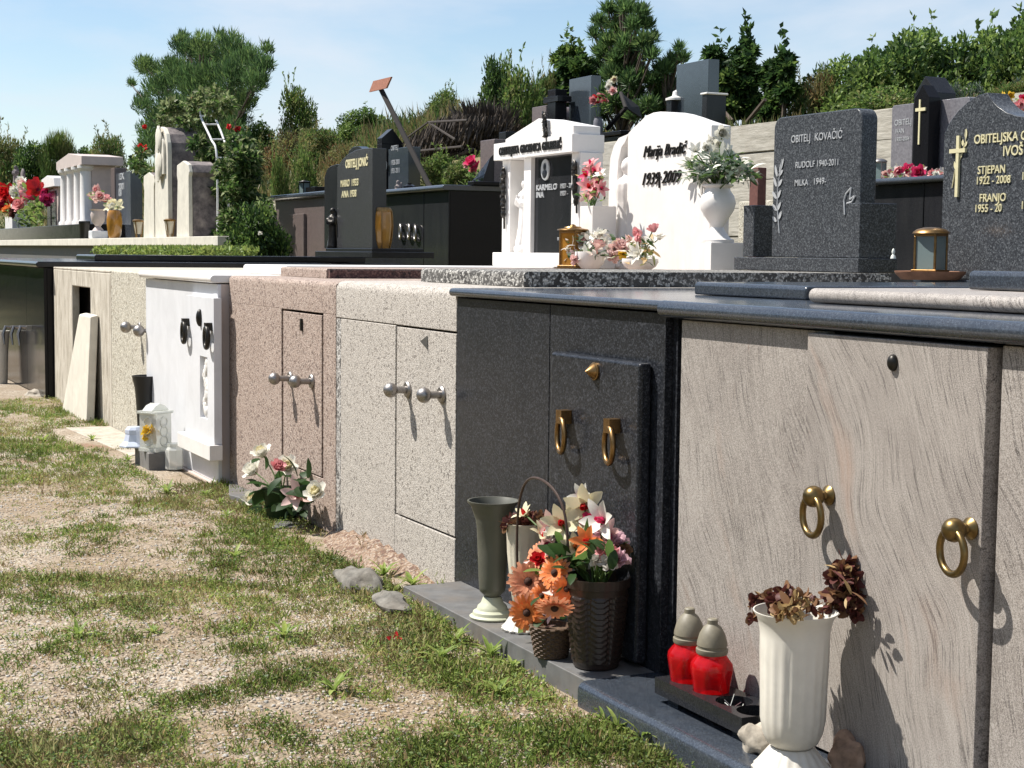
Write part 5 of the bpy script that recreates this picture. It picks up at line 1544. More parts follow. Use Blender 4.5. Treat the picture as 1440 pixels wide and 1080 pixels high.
def pine(label, px, pyb, X, tufts, n, seed, L=.34, W=.03, tr=.13, mats=('pine_dark', 'pine_mid', 'pine_light'), wts=(.4, .42, .18), up=1.5, sp=.62):
    """tufts: list of (px, py, radius px): where the boughs of the crown stand"""
    r, g = tree('pine_tree', label, px, pyb, X, None, None)
    rng = np.random.default_rng(seed); k = 1 / PPM(g)
    cl = []
    mb = MB()
    topz = max(U(a, b, X=X).z for a, b, c in tufts)
    base = g - Vector((0, 0, .3)); tp = Vector((g.x, g.y, topz - .4))
    mb.tube([base, base.lerp(tp, .35) + Vector((.05, .08, 0)), base.lerp(tp, .7), tp], [tr, tr * .8, tr * .5, tr * .15], 8)
    rr = random.Random(seed)
    for a, b, c in tufts:
        for j in range(3):
            p = U(a + rr.uniform(-.4, .4) * c, b + rr.uniform(-.4, .4) * c, X=X + rr.uniform(-1, 1) * c * k * 1.6)
            cl.append((p.x, p.y, p.z, c * k * sp))
            hh = min(tp.z, max(g.z + .3, p.z - .8 - .25 * abs(p.y - g.y)))
            q_ = base.lerp(tp, (hh - base.z) / (tp.z - base.z))
            mb.tube([q_, q_.lerp(p, .6) + Vector((0, 0, -.1)), p], [tr * .32, tr * .2, tr * .08], 5)
    mb.build('trunk', MT['bark'], r)
    pos, dr, nr, kk = clump_cloud(rng, cl, n, L, W, up=up)
    N = len(pos)
    mi = np.where(rng.random(N) < .5, rng.choice(3, len(cl), p=wts)[kk], rng.choice(3, N, p=wts))
    me = leaf_mesh('crown', pos, dr, nr, L * rng.uniform(.6, 1.4, N), W * rng.uniform(.7, 1.3, N), [MT[m_] for m_ in mats], mi, org=g)
    link_mesh('crown', me, r)


pine('round dark pine on the hill behind the old pillars', 282, 245, 11.0,
     [(205, 98, 22), (225, 120, 26), (197, 150, 20), (215, 175, 26), (245, 95, 26), (262, 72, 22), (290, 70, 24), (320, 70, 24), (345, 78, 22), (300, 100, 30), (270, 125, 32), (330, 105, 28), (352, 110, 22), (368, 92, 16), (375, 70, 9), (245, 150, 30), (280, 165, 34), (320, 150, 30), (350, 140, 20), (215, 205, 26), (250, 195, 30), (300, 195, 30), (330, 180, 22), (255, 55, 10), (310, 52, 8), (185, 120, 8), (362, 118, 12)],
     40000, 41, L=.22, W=.034, sp=.74)
pine('tall airy pine rising above the blue-grey stele', 874, 185, 14.0,
     [(878, -38, 9), (876, -20, 12), (868, -2, 12), (888, -6, 11), (880, 12, 14), (858, 18, 12), (898, 20, 12), (846, 36, 12), (868, 38, 15), (890, 42, 15), (908, 38, 10), (834, 52, 9), (856, 58, 14), (878, 64, 16), (902, 62, 14), (918, 58, 8), (845, 78, 14), (868, 86, 16), (892, 84, 16), (914, 82, 12), (834, 96, 12), (856, 106, 16), (880, 110, 18), (904, 108, 15), (846, 128, 16), (870, 134, 18), (896, 132, 17), (918, 118, 10), (856, 155, 18), (884, 160, 18), (908, 152, 14)],
     16000, 42, L=.19, W=.032, up=1.2, sp=.6)
pine('small pine right of the tall airy pine', 938, 180, 14.5, [(935, 100, 14), (948, 88, 10), (925, 125, 18), (942, 130, 20), (930, 152, 22), (950, 150, 16), (915, 155, 14), (955, 72, 5), (960, 84, 6)], 7500, 43, L=.2, W=.03)


def leaf_tree(label, px, pyb, X, tufts, n, seed, mats=('leaf_dark', 'leaf_mid', 'leaf_light'), wts=(.55, .38, .07), L=.15, W=.09, tr=.07):
    r, g = tree('leafy_tree', label, px, pyb, X, None, None)
    rng = np.random.default_rng(seed); k = 1 / PPM(g); rr = random.Random(seed)
    cl = []; mb = MB(); base = g - Vector((0, 0, .2))
    for a, b, c in tufts:
        p = U(a, b, X=X + rr.uniform(-1, 1) * c * k)
        for j in range(3):
            cl.append((p.x + rr.uniform(-.6, .6) * c * k, p.y + rr.uniform(-.6, .6) * c * k, p.z + rr.uniform(-.5, .5) * c * k, c * k * .55))
        mb.tube([base + Vector((0, rr.uniform(-.2, .2), 0)), base.lerp(p, .5) + Vector((0, (p.y - base.y) * .2, .1)), p], [tr, tr * .6, tr * .2], 6)
    mb.build('trunk', MT['bark'], r)
    pos, dr, nr, kk = clump_cloud(rng, cl, n, L, W, up=.3)
    for i in range(9):
        a, b, c = tufts[rr.randrange(len(tufts))]; p = U(a, b - c * .6, X=X)
        m_ = 16; t = np.linspace(0, 1, m_)[:, None]
        pos = np.concatenate([pos, np.array(p) + t * np.array([0, rr.uniform(-.15, .15), rr.uniform(.3, .6)])]); dr = np.concatenate([dr, rng.normal(size=(m_, 3)) + [0, 0, .5]]); nr = np.concatenate([nr, rng.normal(size=(m_, 3))]); kk = np.concatenate([kk, np.zeros(m_, int)])
    N = len(pos)
    mi = np.where(rng.random(N) < .5, rng.choice(3, len(cl), p=wts)[kk], rng.choice(3, N, p=wts))
    me = leaf_mesh('crown', pos, dr, nr, L * rng.uniform(.6, 1.2, N), W * rng.uniform(.6, 1.2, N), [MT[m_] for m_ in mats], mi, org=g, bend=.1)
    link_mesh('crown', me, r)
T3 = 'dark leafy trees behind the blue-grey slab'
leaf_tree('dark leafy tree right beside the tall blue-grey slab', 1015, 185, 11.5, [(1005, 82, 12), (1012, 100, 14), (1020, 120, 18), (1005, 140, 18), (1030, 145, 20), (1015, 165, 18)], 3800, 51)
leaf_tree('dark leafy tree with a tall narrow crown, middle of three beside the blue-grey slab', 1050, 185, 11.8, [(1050, 78, 12), (1045, 95, 14), (1056, 110, 15), (1050, 128, 14), (1060, 145, 16), (1045, 160, 16)], 3800, 52)
leaf_tree('dark leafy tree with a forked crown, left of the rounded dark gravestone', 1090, 185, 11.6, [(1100, 90, 13), (1085, 100, 13), (1108, 100, 10), (1092, 115, 15), (1105, 128, 12), (1090, 145, 16), (1080, 160, 14)], 3800, 53)
leaf_tree('dark broad leafy tree left of the tall airy pine', 795, 180, 13.5, [(790, 85, 14), (805, 75, 14), (800, 105, 20), (785, 120, 16), (815, 95, 18), (812, 130, 22), (795, 150, 22), (830, 150, 20)], 6500, 54, wts=(.45, .45, .1))
leaf_tree('dark tree in the top right corner behind the bushes', 1415, 170, 15.5, [(1400, 72, 18), (1425, 62, 18), (1445, 65, 20), (1410, 95, 20), (1440, 100, 24), (1380, 90, 14)], 6000, 55, wts=(.6, .35, .05))
# leaning dead sticks by the dark trees
for a, b, lb in (((1076, 140), (1050, 172), 'long dead branch leaning under the dark tree with the forked crown'), ((1012, 150), (1030, 170), 'short dead branch leaning right beside the tall blue-grey slab')):
    MB().tube([U(*a, X=10.5), U(*b, X=10.5)], .03, 6).build('dead_branch', MT['bark'], label=lb, cat='branch')

# unseen trees added out of view to darken what the polished stones mirror
rng = np.random.default_rng(66)
cl = [(rng.uniform(-30, -13), yy + rng.uniform(-2, 2), 0, 0) for yy in np.arange(-10, 150, 1.6)]
cl = [(a, b, float(HT(a, b)) + h, rng.uniform(1.2, 2.2)) for a, b, _, _ in cl for h in (1.0, 2.8, 4.6, 6.0)] + [(rng.uniform(-6.5, -3.6), yy, .7 + rng.random(), .9) for yy in np.arange(26, 95, .8)]
pos, dr, nr, kk = clump_cloud(rng, cl, 42000, .8, .5)
me = leaf_mesh('added_tree_belt', pos, dr, nr, .9, .6, [MT['leaf_dark'], MT['leaf_mid']], rng.integers(0, 2, len(pos)))
link_mesh('added_tree_belt', me, label='added unseen belt of dark trees that darkens reflections in polished stone', cat='trees', kind='stuff')

# climbing rose by the old pillars
gb = U(318, 340, X=XL + .9); gb.z = float(HT(gb.x, gb.y))
r = E('rose_bush', 'climbing rose bush with red blooms over the white ladder trellis', 'rose bush', gb)
rng = np.random.default_rng(61); rr = random.Random(61); k = 1 / PPM(gb)
cl = []
for a, b, c in ((235, 172, 16), (255, 160, 18), (240, 150, 14), (275, 150, 18), (300, 150, 16), (305, 135, 12), (320, 145, 12), (290, 135, 12), (265, 175, 14), (280, 205, 16), (285, 225, 14), (310, 215, 18), (335, 205, 20), (345, 225, 22), (325, 240, 22), (350, 250, 18), (315, 265, 20), (340, 275, 22), (355, 290, 14), (310, 290, 16), (325, 310, 18), (350, 318, 16), (315, 330, 16), (200, 215, 10), (195, 235, 12), (205, 245, 10), (190, 225, 8), (365, 300, 12), (375, 285, 8)):
    for j in range(2):
        p = U(a + rr.uniform(-4, 4), b + rr.uniform(-4, 4), X=gb.x + rr.uniform(-.75, .35)); cl.append((p.x, p.y, p.z, c * k * .85))
pos, dr, nr, kk = clump_cloud(rng, cl, 11500, .12, .08, up=.1)
N = len(pos)
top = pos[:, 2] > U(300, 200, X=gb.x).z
mi = np.where(top, rng.choice(3, N, p=[.1, .3, .6]), rng.choice(3, N, p=[.35, .4, .25]))  # upper leaves mostly in the pale tone, painting glint on the foliage
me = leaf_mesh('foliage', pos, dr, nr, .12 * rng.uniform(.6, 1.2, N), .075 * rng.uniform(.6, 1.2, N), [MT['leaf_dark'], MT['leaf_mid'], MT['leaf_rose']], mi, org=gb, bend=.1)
link_mesh('foliage', me, r)
mb = MB()
for a, b, c in ((318, 335, 300), (322, 335, 340), (315, 335, 270)): mb.tube([U(a, b, X=gb.x), U(c, 270, X=gb.x), U(c - 10, 170, X=gb.x)], [.03, .025, .012], 6)
mb.build('stems', MT['bark'], r)
mb = MB()
def carn(mb, c, R, rr, n=34, mi=0):
    for i in range(n):
        d = Vector((rr.gauss(0, 1), rr.gauss(0, 1), rr.gauss(0, 1))).normalized()
        mb.petal(Vector(c) + d * R * .15, d, Vector((rr.gauss(0, 1), rr.gauss(0, 1), rr.gauss(0, 1))), R * rr.uniform(.7, 1.05), R * .85, .2, rr.uniform(-.4, .5), mi, 3, .6)
for px, py, s_ in ((200, 208, 8), (333, 180, 5), (322, 178, 4), (203, 178, 4), (268, 140, 3)):
    mb = MB(); carn(mb, U(px, py, X=gb.x - .35), s_ * k, rr, 26); mb.build('rose_bloom', MT['p_red'], r, smooth=0)

# round dark shrub with a few white blooms, and a low clipped hedge strip
g_ = U(362, 357, X=4.4); g_.z = float(HT(g_.x, g_.y)); k = 1 / PPM(g_)
o = bpy.data.objects.new('bush', BM['dark']); COL.objects.link(o); o.location = g_; tp = U(362, 300, X=4.4).z
o.scale = (44 * k, 44 * k, (tp - g_.z) / 1.4); tag(o, 'round dark green shrub right of the long limestone slab', 'bush')
mb = MB(); carn(mb, U(366, 328, X=3.75), 3 * k, rr, 16); mb.build('white_bloom', MT['p_white'], label='single white bloom on the front of the round dark green shrub', cat='bloom', smooth=0)
rng = np.random.default_rng(63); N = 9000
hx = rng.uniform(2.9, 3.7, N); hy = rng.uniform(21.3, 29.0, N); zt_ = U(220, 349, X=3.2).z
pos = np.stack([hx, hy, zt_ - rng.random(N) ** 2 * .35 - .02], 1)
me = leaf_mesh('hedge', pos, rng.normal(size=(N, 3)) + [0, 0, 1], rng.normal(size=(N, 3)), .09, .04, [MT['leaf_light'], MT['grass_b']], rng.integers(0, 2, N), org=(3.3, 24, .8))
link_mesh('hedge', me, loc=(3.3, 24, .8), label='low bright green clipped hedge strip in front of the long limestone slab', cat='hedge')

# wild grass and brush of the hillside: nobody could count it
rng = np.random.default_rng(64)
M_ = 5200
Yc = 1 / rng.uniform(1 / 130., 1 / 9., M_); Xc = rng.uniform(7.2, 15.5, M_)
ok = ~((Xc < 10.0) & (Yc < 22.5)) & ~((Xc < 11.0) & (Yc > 20) & (Yc < 33)) & ~((Xc < 8.0) & (Yc < 22))
Xc, Yc = Xc[ok], Yc[ok]; M_ = len(Xc)
Zc = HT(Xc, Yc)
nb_ = 46
sc_ = np.clip(Yc / 40, .5, 2.2)
px_ = np.repeat(Xc, nb_) + rng.normal(size=M_ * nb_) * .28 * np.repeat(sc_, nb_)
py_ = np.repeat(Yc, nb_) + rng.normal(size=M_ * nb_) * .28 * np.repeat(sc_, nb_)
H_ = np.repeat(rng.uniform(.2, .6, M_) * np.clip((Yc - 8) / 24, .4, 1), nb_) * rng.uniform(.5, 1.2, M_ * nb_)
pos = np.stack([px_, py_, HT(px_, py_) + rng.random(M_ * nb_) * H_ * .6], 1)
dr = rng.normal(size=(M_ * nb_, 3)) * .4 + [0, 0, 1]
tone = np.sin(Xc * .9 + Yc * .31) + rng.normal(size=M_) * .8
ct = np.where(tone > .8, 0, np.where(tone > -.1, 1, np.where(tone > -.9, 2, 3)))
mi = np.where(rng.random(M_ * nb_) < .3, rng.integers(0, 4, M_ * nb_), np.repeat(ct, nb_))
me = leaf_mesh('hillside_brush', pos, dr, rng.normal(size=pos.shape), H_, .022 + .012 * np.repeat(sc_, nb_), [MT['leaf_olive'], MT['hay'], MT['leaf_mid'], MT['leaf_dark']], mi)
link_mesh('hillside_brush', me, label='wild dry grass and brush covering the hillside', cat='brush', kind='stuff')
# ------------------------------------------------------------------ flowers
def frame_of(d):
    d = Vector(d).normalized(); a = d.orthogonal().normalized(); return d, a, d.cross(a)


def rose(mb, c, d, r, rr, mi=0, core=0):
    d, a, b = frame_of(d); c = Vector(c)
    for k, (n, rad, op, L) in enumerate(((3, .12, .12, .9), (4, .28, .3, 1.0), (5, .42, .6, 1.05), (5, .5, 1.0, 1.0))):
        for i in range(n):
            t = 2 * pi * (i + .5 * (k % 2)) / n + rr.uniform(-.2, .2)
            o = a * cos(t) + b * sin(t)
            mb.petal(c - d * r * .5 + o * r * rad * .5, d * cos(op * .7) + o * sin(op * .7), -o * cos(op * .7) + d * sin(op * .7), r * L * 1.15, r * 1.0, .35, -.5 + .9 * op, core if k < 2 else mi, 4, .55)


def lily(mb, c, d, r, rr, mi=0, mi2=0, n=6):
    d, a, b = frame_of(d); c = Vector(c)
    for i in range(n):
        t = 2 * pi * i / n + rr.uniform(-.15, .15)
        o = a * cos(t) + b * sin(t); w = rr.uniform(.6, 1.0)
        mb.petal(c - d * r * .35, d * cos(w) + o * sin(w), d * sin(w) - o * cos(w), r * rr.uniform(1.25, 1.55), r * .62, .28, rr.uniform(.3, .8), mi, 5, .1)
    for i in range(3):
        t = 2 * pi * i / 3 + .4
        o = a * cos(t) + b * sin(t)
        mb.petal(c - d * r * .3, d + o * .25, -o, r * .85, r * .42, .5, -.3, mi2, 4, .4)


def gerbera(mb, c, d, r, rr, mi=0, mi2=1, eye=2):
    d, a, b = frame_of(d); c = Vector(c)
    for k, (n, L, el, m_) in enumerate(((17, 1.0, .12, mi), (17, .86, .28, mi2), (13, .5, .5, mi2))):
        for i in range(n):
            t = 2 * pi * (i + .5 * k) / n + rr.uniform(-.06, .06)
            o = a * cos(t) + b * sin(t)
            mb.petal(c + o * r * .16 + d * r * .03 * k, o * cos(el) + d * sin(el), d * cos(el) - o * sin(el), r * L * .84 * rr.uniform(.92, 1.05), r * .25, .15, rr.uniform(.2, .6), m_, 3, .5)
    mb.ell(c + d * r * .08, (r * .2,) * 3, 10, 6, eye)


def carnation(mb, c, d, R, rr, n=30, mi=0):
    d = Vector(d).normalized()
    for i in range(n):
        o = (Vector((rr.gauss(0, 1), rr.gauss(0, 1), rr.gauss(0, 1))).normalized() + d * .7).normalized()
        mb.petal(Vector(c) + o * R * .1, o, Vector((rr.gauss(0, 1), rr.gauss(0, 1), rr.gauss(0, 1))), R * rr.uniform(.7, 1.05), R * .7, .25, rr.uniform(-.5, .5), mi, 3, .6)


def crumpled(mb, c, R, rr, n=26, mi=(0,)):
    for i in range(n):
        d = Vector((rr.gauss(0, 1), rr.gauss(0, 1), rr.gauss(0, .9) - .2)).normalized()
        mb.petal(Vector(c) + d * R * .1, d, Vector((rr.gauss(0, 1), rr.gauss(0, 1), rr.gauss(0, 1))), R * rr.uniform(.8, 1.4), R * rr.uniform(.6, 1.0), rr.uniform(-.5, .5), rr.uniform(-1.6, 1.6), rr.choice(mi), 4, .3)


def bouquet(name, label, base, blooms, leaves, rr, cat='flowers', group=None, stem=None, stem_mat='leaf_mid'):
    """blooms: (kind, centre, dir, size, [materials]); leaves: (pos, dir, length, width, material)"""
    r = E(name, label, cat, base, group)
    if stem:
        mb = MB()
        for b_ in blooms:
            c = Vector(b_[1]); s0 = Vector(stem) + Vector((rr.uniform(-1, 1), rr.uniform(-1, 1), 0)) * .02
            m_ = s0.lerp(c, .55) + Vector((0, 0, .01)); mb.tube([s0, m_, c], .0035, 5)
        mb.build('stems', MT[stem_mat], r)
    for kind, c, d, s_, mats in blooms:
        mb = MB()
        if kind == 'rose': rose(mb, c, d, s_, rr, 0, len(mats) - 1)
        elif kind == 'lily': lily(mb, c, d, s_, rr, 0, len(mats) - 1)
        elif kind == 'gerbera': gerbera(mb, c, d, s_, rr, 0, 1, 2)
        elif kind == 'crumpled': crumpled(mb, c, s_, rr, 26, list(range(len(mats))))
        else: carnation(mb, c, d, s_, rr, 26)
        mb.build({'crumpled': 'dried_bloom'}.get(kind, kind + '_bloom'), [MT[m_] for m_ in mats], r, smooth=50)
    if leaves:
        mats = sorted(set(l_[4] for l_ in leaves)); mb = MB()
        for p, d, L, W, m_ in leaves:
            mb.petal(p, d, Vector((rr.gauss(0, .4), rr.gauss(0, .4), 1)), L, W, .2, rr.uniform(.2, 1.0), mats.index(m_), 4, .08)
        mb.build('leaves', [MT[m_] for m_ in mats], r, smooth=60)
    return r


def rdir(rr, up=.5, out=(-.6, -.5, 0)):
    return (Vector((rr.gauss(0, .6), rr.gauss(0, .6), rr.gauss(0, .4) + up)) + Vector(out)).normalized()


rr = random.Random(77)
ZP = .07
# ------------------------------------------------------------------ things at the foot of the near tombs
# green funeral vase
c = U(692, 868, Z=ZP); k = 1 / PPM(c)
v = E('vase', 'tall olive green plastic vase on a pale green foot, before the dark speckled tomb', 'vase', c, 'vases at the foot of the row')
MB().lathe([(r_ * k, z * k) for r_, z in ((31, 0), (32, 2.5), (28, 5), (27, 9), (22, 12), (20.5, 17), (16, 21), (14, 27), (12, 30), (0, 30))], c, 32).build('foot', MT['pale_green_plastic'], v)
MB().lathe([(r_ * k, z * k) for r_, z in ((11, 30.2), (13, 33), (18, 38), (19, 44), (21, 90), (23, 132), (24, 134), (24, 138), (26, 143), (31, 158), (36, 163), (36.5, 166), (34, 166), (29, 158), (23, 140), (20, 90), (0, 60))], c, 36).build('bowl', MT['green_plastic'], v)
# cream fluted vase with dried moss
c = U(726, 886, Z=ZP); c.x += .03; k = 1 / PPM(c)
v = E('vase', 'cream fluted plastic vase with dried brown flowers, behind the orange gerbera basket', 'vase', c, 'vases at the foot of the row')
fl = lambda a, kk: 1 + .045 * sin(a * 16)
MB().lathe([(r_ * k, z * k) for r_, z in ((30, 0), (31, 3), (26, 8), (16, 24), (12, 30), (0, 30))], c, 64, mod=fl).build('foot', MT['white_plastic'], v)
MB().lathe([(r_ * k, z * k) for r_, z in ((10, 30.2), (15, 36), (19, 60), (24, 110), (26, 140), (29, 150), (30, 152), (28, 152), (24, 140), (0, 120))], c, 64, mod=lambda a, kk: 1 + (.03 * sin(a * 16) if kk < 4 else 0)).build('bowl', MT['cream_plastic'], v)
bl = []
for i in range(12):
    a = rr.uniform(0, 2 * pi); q_ = rr.uniform(.2, 1.15)
    bl.append(('crumpled', c + Vector((cos(a) * 27 * k * q_, sin(a) * 27 * k * q_, (150 + rr.uniform(0, 10)) * k)), (0, 0, 1), rr.uniform(8, 13) * k, ['p_drybrown', 'p_dryred']))
bouquet('dried_flowers', 'brown dried flowers in the cream fluted vase behind the gerberas', c + Vector((0, 0, 120 * k)), bl, [], rr)

# wicker basket with gerberas
c = U(775, 922, Z=ZP); k = 1 / PPM(c)
b_ = E('basket', 'brown wicker basket with tall hooped handle holding orange gerberas', 'basket', c)
mb = MB()
prof = []
for i in range(27):
    t = i / 26; prof.append(((23 + 8 * t) * k + (.9 * k if i % 2 else 0), 44 * t * k))
mb.lathe(prof + [(27 * k, 44 * k), (25 * k, 38 * k), (0, 36 * k)], c, 60, mod=lambda a, kk: 1 + .035 * sin(a * 15 + pi * (kk // 2 % 2)))
mb.build('wicker_body', MT['wicker'], b_)
mb = MB()
P = [U(729, 838, X=c.x), U(727, 770, X=c.x), U(729, 715, X=c.x), U(737, 683, X=c.x), U(750, 672, X=c.x), U(770, 680, X=c.x), U(787, 702, X=c.x), U(796, 735, X=c.x), U(800, 800, X=c.x), U(802, 880, X=c.x)]
mb.tube(smooth_path(P), 2.0 * k, 8); mb.build('handle', MT['handle_wood'], b_)
bl = []
G3 = ['p_salmon', 'p_orange', 'gerbera_eye']
for px, py, s_, dx in ((743, 818, 30, -.02), (780, 853, 30, -.09), (742, 861, 29, -.06), (781, 806, 27, -.04), (757, 783, 22, .0), (797, 828, 22, -.03), (762, 838, 20, .0), (765, 800, 20, .02)):
    p = U(px, py, X=c.x + dx); bl.append(('gerbera', p, Vector((-.62, -.68, .15)) + Vector((rr.gauss(0, .3), rr.gauss(0, .3), rr.gauss(0, .3))), s_ * k * rr.uniform(.9, 1.08), rr.choice([G3, ['p_salmon', 'p_orange', 'gerbera_eye'], ['p_salmon', 'p_salmon', 'gerbera_eye']])))
p = U(757, 786, X=c.x - .05); bl.append(('rose', p, (-.6, -.6, .5), 11 * k, ['p_red', 'p_red']))
lv = []
for i in range(30):
    p = U(rr.uniform(738, 800), rr.uniform(790, 885), X=c.x + rr.uniform(-.03, .04)); lv.append((p, rdir(rr, .1), rr.uniform(18, 34) * k, rr.uniform(10, 18) * k, rr.choice(['leaf_silk', 'leaf_light', 'p_blush'])))
bouquet('gerberas', 'large orange gerberas filling the wicker basket', c + Vector((0, 0, 40 * k)), bl, lv, rr)

# brown planter with lilies
c = U(838, 936, Z=ZP); k = 1 / PPM(c)
mb = MB(); prof = []; nz = 70
for i in range(nz):
    t = i / (nz - 1); prof.append((32 + 12 * t ** .8, 2 + 112 * t))
prof = [(30, 0)] + prof + [(47, 115), (47.5, 128), (45, 128), (42, 112), (0, 105)]
def scal(a, kk):
    if 4 < kk < 64:
        ph = (kk / 5.0 + .9 * abs(sin(a * 4))) % 1
        return 1 + .05 * (1 - ph) - .05 * (abs(cos(a * 4)) > .96)
    if kk > 71: return 1 + .012 * sin(a * 40)
    return 1
mb.lathe([(r_ * k, z * k) for r_, z in prof], c, 112, mod=scal)
mb.build('planter', MT['brown_plastic'], label='tall dark brown planter with scalloped relief, before the dark speckled tomb', cat='planter', origin=c)
top = c + Vector((0, 0, 118 * k))
bl = []
LL = ['p_cream', 'p_red']; LW = ['p_white', 'p_hot']
for px, py, s_, dx, m_ in ((737, 722, 16, -.03, LL), (822, 712, 30, .02, LL), (790, 736, 27, -.04, LL), (846, 732, 27, .0, LW), (826, 762, 20, -.06, ['p_orange', 'p_red']), (805, 728, 22, .02, ['p_cream', 'p_hot']), (766, 752, 22, -.06, LL), (808, 768, 19, -.05, ['p_cream', 'p_orange']), (775, 738, 20, -.03, ['p_blush', 'p_red']), (852, 748, 18, .03, ['p_blush', 'p_hot']), (818, 700, 18, .05, ['p_white', 'p_hot'])):
    bl.append(('lily', U(px, py, X=c.x + dx), Vector((-.55, -.55, .45)) + Vector((rr.gauss(0, .45), rr.gauss(0, .45), rr.gauss(0, .3))), s_ * k, m_))
for px, py, s_, dx, m_ in ((770, 768, 13, -.07, ['p_blush', 'p_mauve']), (849, 775, 12, -.05, ['p_pink', 'p_pink']), (857, 756, 14, .03, ['p_blush', 'p_hot']), (829, 733, 13, .02, ['p_hot', 'p_hot']), (837, 764, 13, .0, ['p_pink', 'p_blush'])):
    bl.append(('rose', U(px, py, X=c.x + dx), Vector((-.5, -.6, .5)) + Vector((rr.gauss(0, .3), rr.gauss(0, .3), 0)), s_ * k, m_))
for px, py, s_, dx, m_ in ((873, 787, 17, .0, 'p_lilac'), (856, 793, 14, -.06, 'p_grey'), (868, 765, 17, .05, 'p_lilac'), (776, 752, 13, -.05, 'p_grey'), (840, 790, 11, -.07, 'p_grey'), (876, 775, 13, .06, 'p_drybrown'), (850, 750, 16, .05, 'p_lilac'), (862, 780, 13, -.03, 'p_pink')):
    bl.append(('carnation', U(px, py, X=c.x + dx), (-.4, -.5, .6), s_ * k, [m_]))
lv = []
for i in range(58):
    p = U(rr.uniform(785, 862), rr.uniform(770, 808), X=c.x + rr.uniform(-.1, .08)); lv.append((p, rdir(rr, .5, (-.3, -.2, 0)), rr.uniform(24, 46) * k, rr.uniform(6, 18) * k, rr.choice(['leaf_dark', 'leaf_silk', 'leaf_silk', 'leaf_mid'])))
p = U(795, 790, X=c.x - .08); lv.append((p, Vector((-.4, .6, .4)), 50 * k, 34 * k, 'leaf_dark')); lv.append((p, Vector((-.4, .0, .8)), 44 * k, 32 * k, 'leaf_dark'))
p = U(880, 830, X=c.x + .1); lv.append((p, Vector((0, -.2, -1)), 46 * k, 14 * k, 'leaf_light'))
bouquet('lilies', 'cream and red artificial lilies with pink blooms in the dark brown planter', top, bl, lv, rr, stem=top - Vector((0, 0, .03)))

# tray and red lanterns before the nearest tomb
ZT_ = ZP + .076
ft = U(921, 952, Z=ZT_); xt = ft.x; y1 = ft.y; y0 = U(1049, 1009, Z=ZT_).y
hx = xt + .158
t_ = E('lantern_tray', 'black granite bar on feet with round hollows, holding the two red lanterns', 'tray', (xt + .08, (y0 + y1) / 2, ZP))
wells = [y1 - (y1 - y0) * f_ for f_ in (.14, .41, .67, .90)]
xm = (xt + hx) / 2; R = .055
# top plate with true round openings
mb = MB(); N_ = 24
edges = [y1] + [(wells[i] + wells[i + 1]) / 2 for i in range(3)] + [y0]
for i, wy in enumerate(wells):
    a0, a1 = edges[i], edges[i + 1]
    ring = [(xm + R * cos(2 * pi * j / N_), wy + R * sin(2 * pi * j / N_)) for j in range(N_)]
    sq = []
    for j in range(N_):
        cx, cy = cos(2 * pi * j / N_), sin(2 * pi * j / N_)
        s1 = min(((hx - xm) / abs(cx)) if abs(cx) > 1e-6 else 9, ((a0 - wy) / cy) if cy > 1e-6 else (((a1 - wy) / cy) if cy < -1e-6 else 9))
        sq.append((xm + cx * s1, wy + cy * s1))
    vs = [(x, y, ZT_) for x, y in ring] + [(x, y, ZT_) for x, y in sq] + [(x, y, ZT_ - .036) for x, y in ring]
    fs = [(j, j + N_, (j + 1) % N_ + N_, (j + 1) % N_) for j in range(N_)] + [(j, (j + 1) % N_, (j + 1) % N_ + 2 * N_, j + 2 * N_) for j in range(N_)]
    fs.append(tuple(range(2 * N_, 3 * N_)))
    mb.add(vs, fs)
    for cx, cy in ((xt, a0), (xt, a1), (hx, a0), (hx, a1)):
        j = min(range(N_), key=lambda j: (sq[j][0] - cx) ** 2 + (sq[j][1] - cy) ** 2)
        best = sorted(range(N_), key=lambda j: (sq[j][0] - cx) ** 2 + (sq[j][1] - cy) ** 2)[:2]
        mb.add([(cx, cy, ZT_), (*sq[best[0]], ZT_), (*sq[best[1]], ZT_)], [(0, 1, 2)])
mb.add([(xt, y0, ZP + .03), (hx, y0, ZP + .03), (hx, y1, ZP + .03), (xt, y1, ZP + .03)], [])
def wallq(a, b): mb.add([(*a, ZP + .026), (*b, ZP + .026), (*b, ZT_), (*a, ZT_)], [(0, 1, 2, 3)])
wallq((xt, y1), (xt, y0)); wallq((xt, y0), (hx, y0)); wallq((hx, y0), (hx, y1)); wallq((hx, y1), (xt, y1))
mb.add([(xt, y0, ZP + .026), (hx, y0, ZP + .026), (hx, y1, ZP + .026), (xt, y1, ZP + .026)], [(0, 3, 2, 1)])
mb.build('slab', MT['black_dusty'], t_, smooth=0)
for yy in (y1 - .06, y0 + .06): MB().box(xt + .03, hx - .03, yy - .03, yy + .03, ZP + .0005, ZP + .0255).build('foot', MT['black_dusty'], t_)
mb = MB()
for i in range(5):
    a = Vector((xm + rr.uniform(-.04, .03), wells[2] + rr.uniform(-.03, .04), ZP + .045)); mb.tube([a, a + Vector((rr.uniform(-.05, .05), rr.uniform(-.05, .05), rr.uniform(.01, .05)))], .0011, 5)
mb.build('burnt_matches', MT['candle'], label='a few burnt matches lying in a hollow of the black tray', cat='matches')


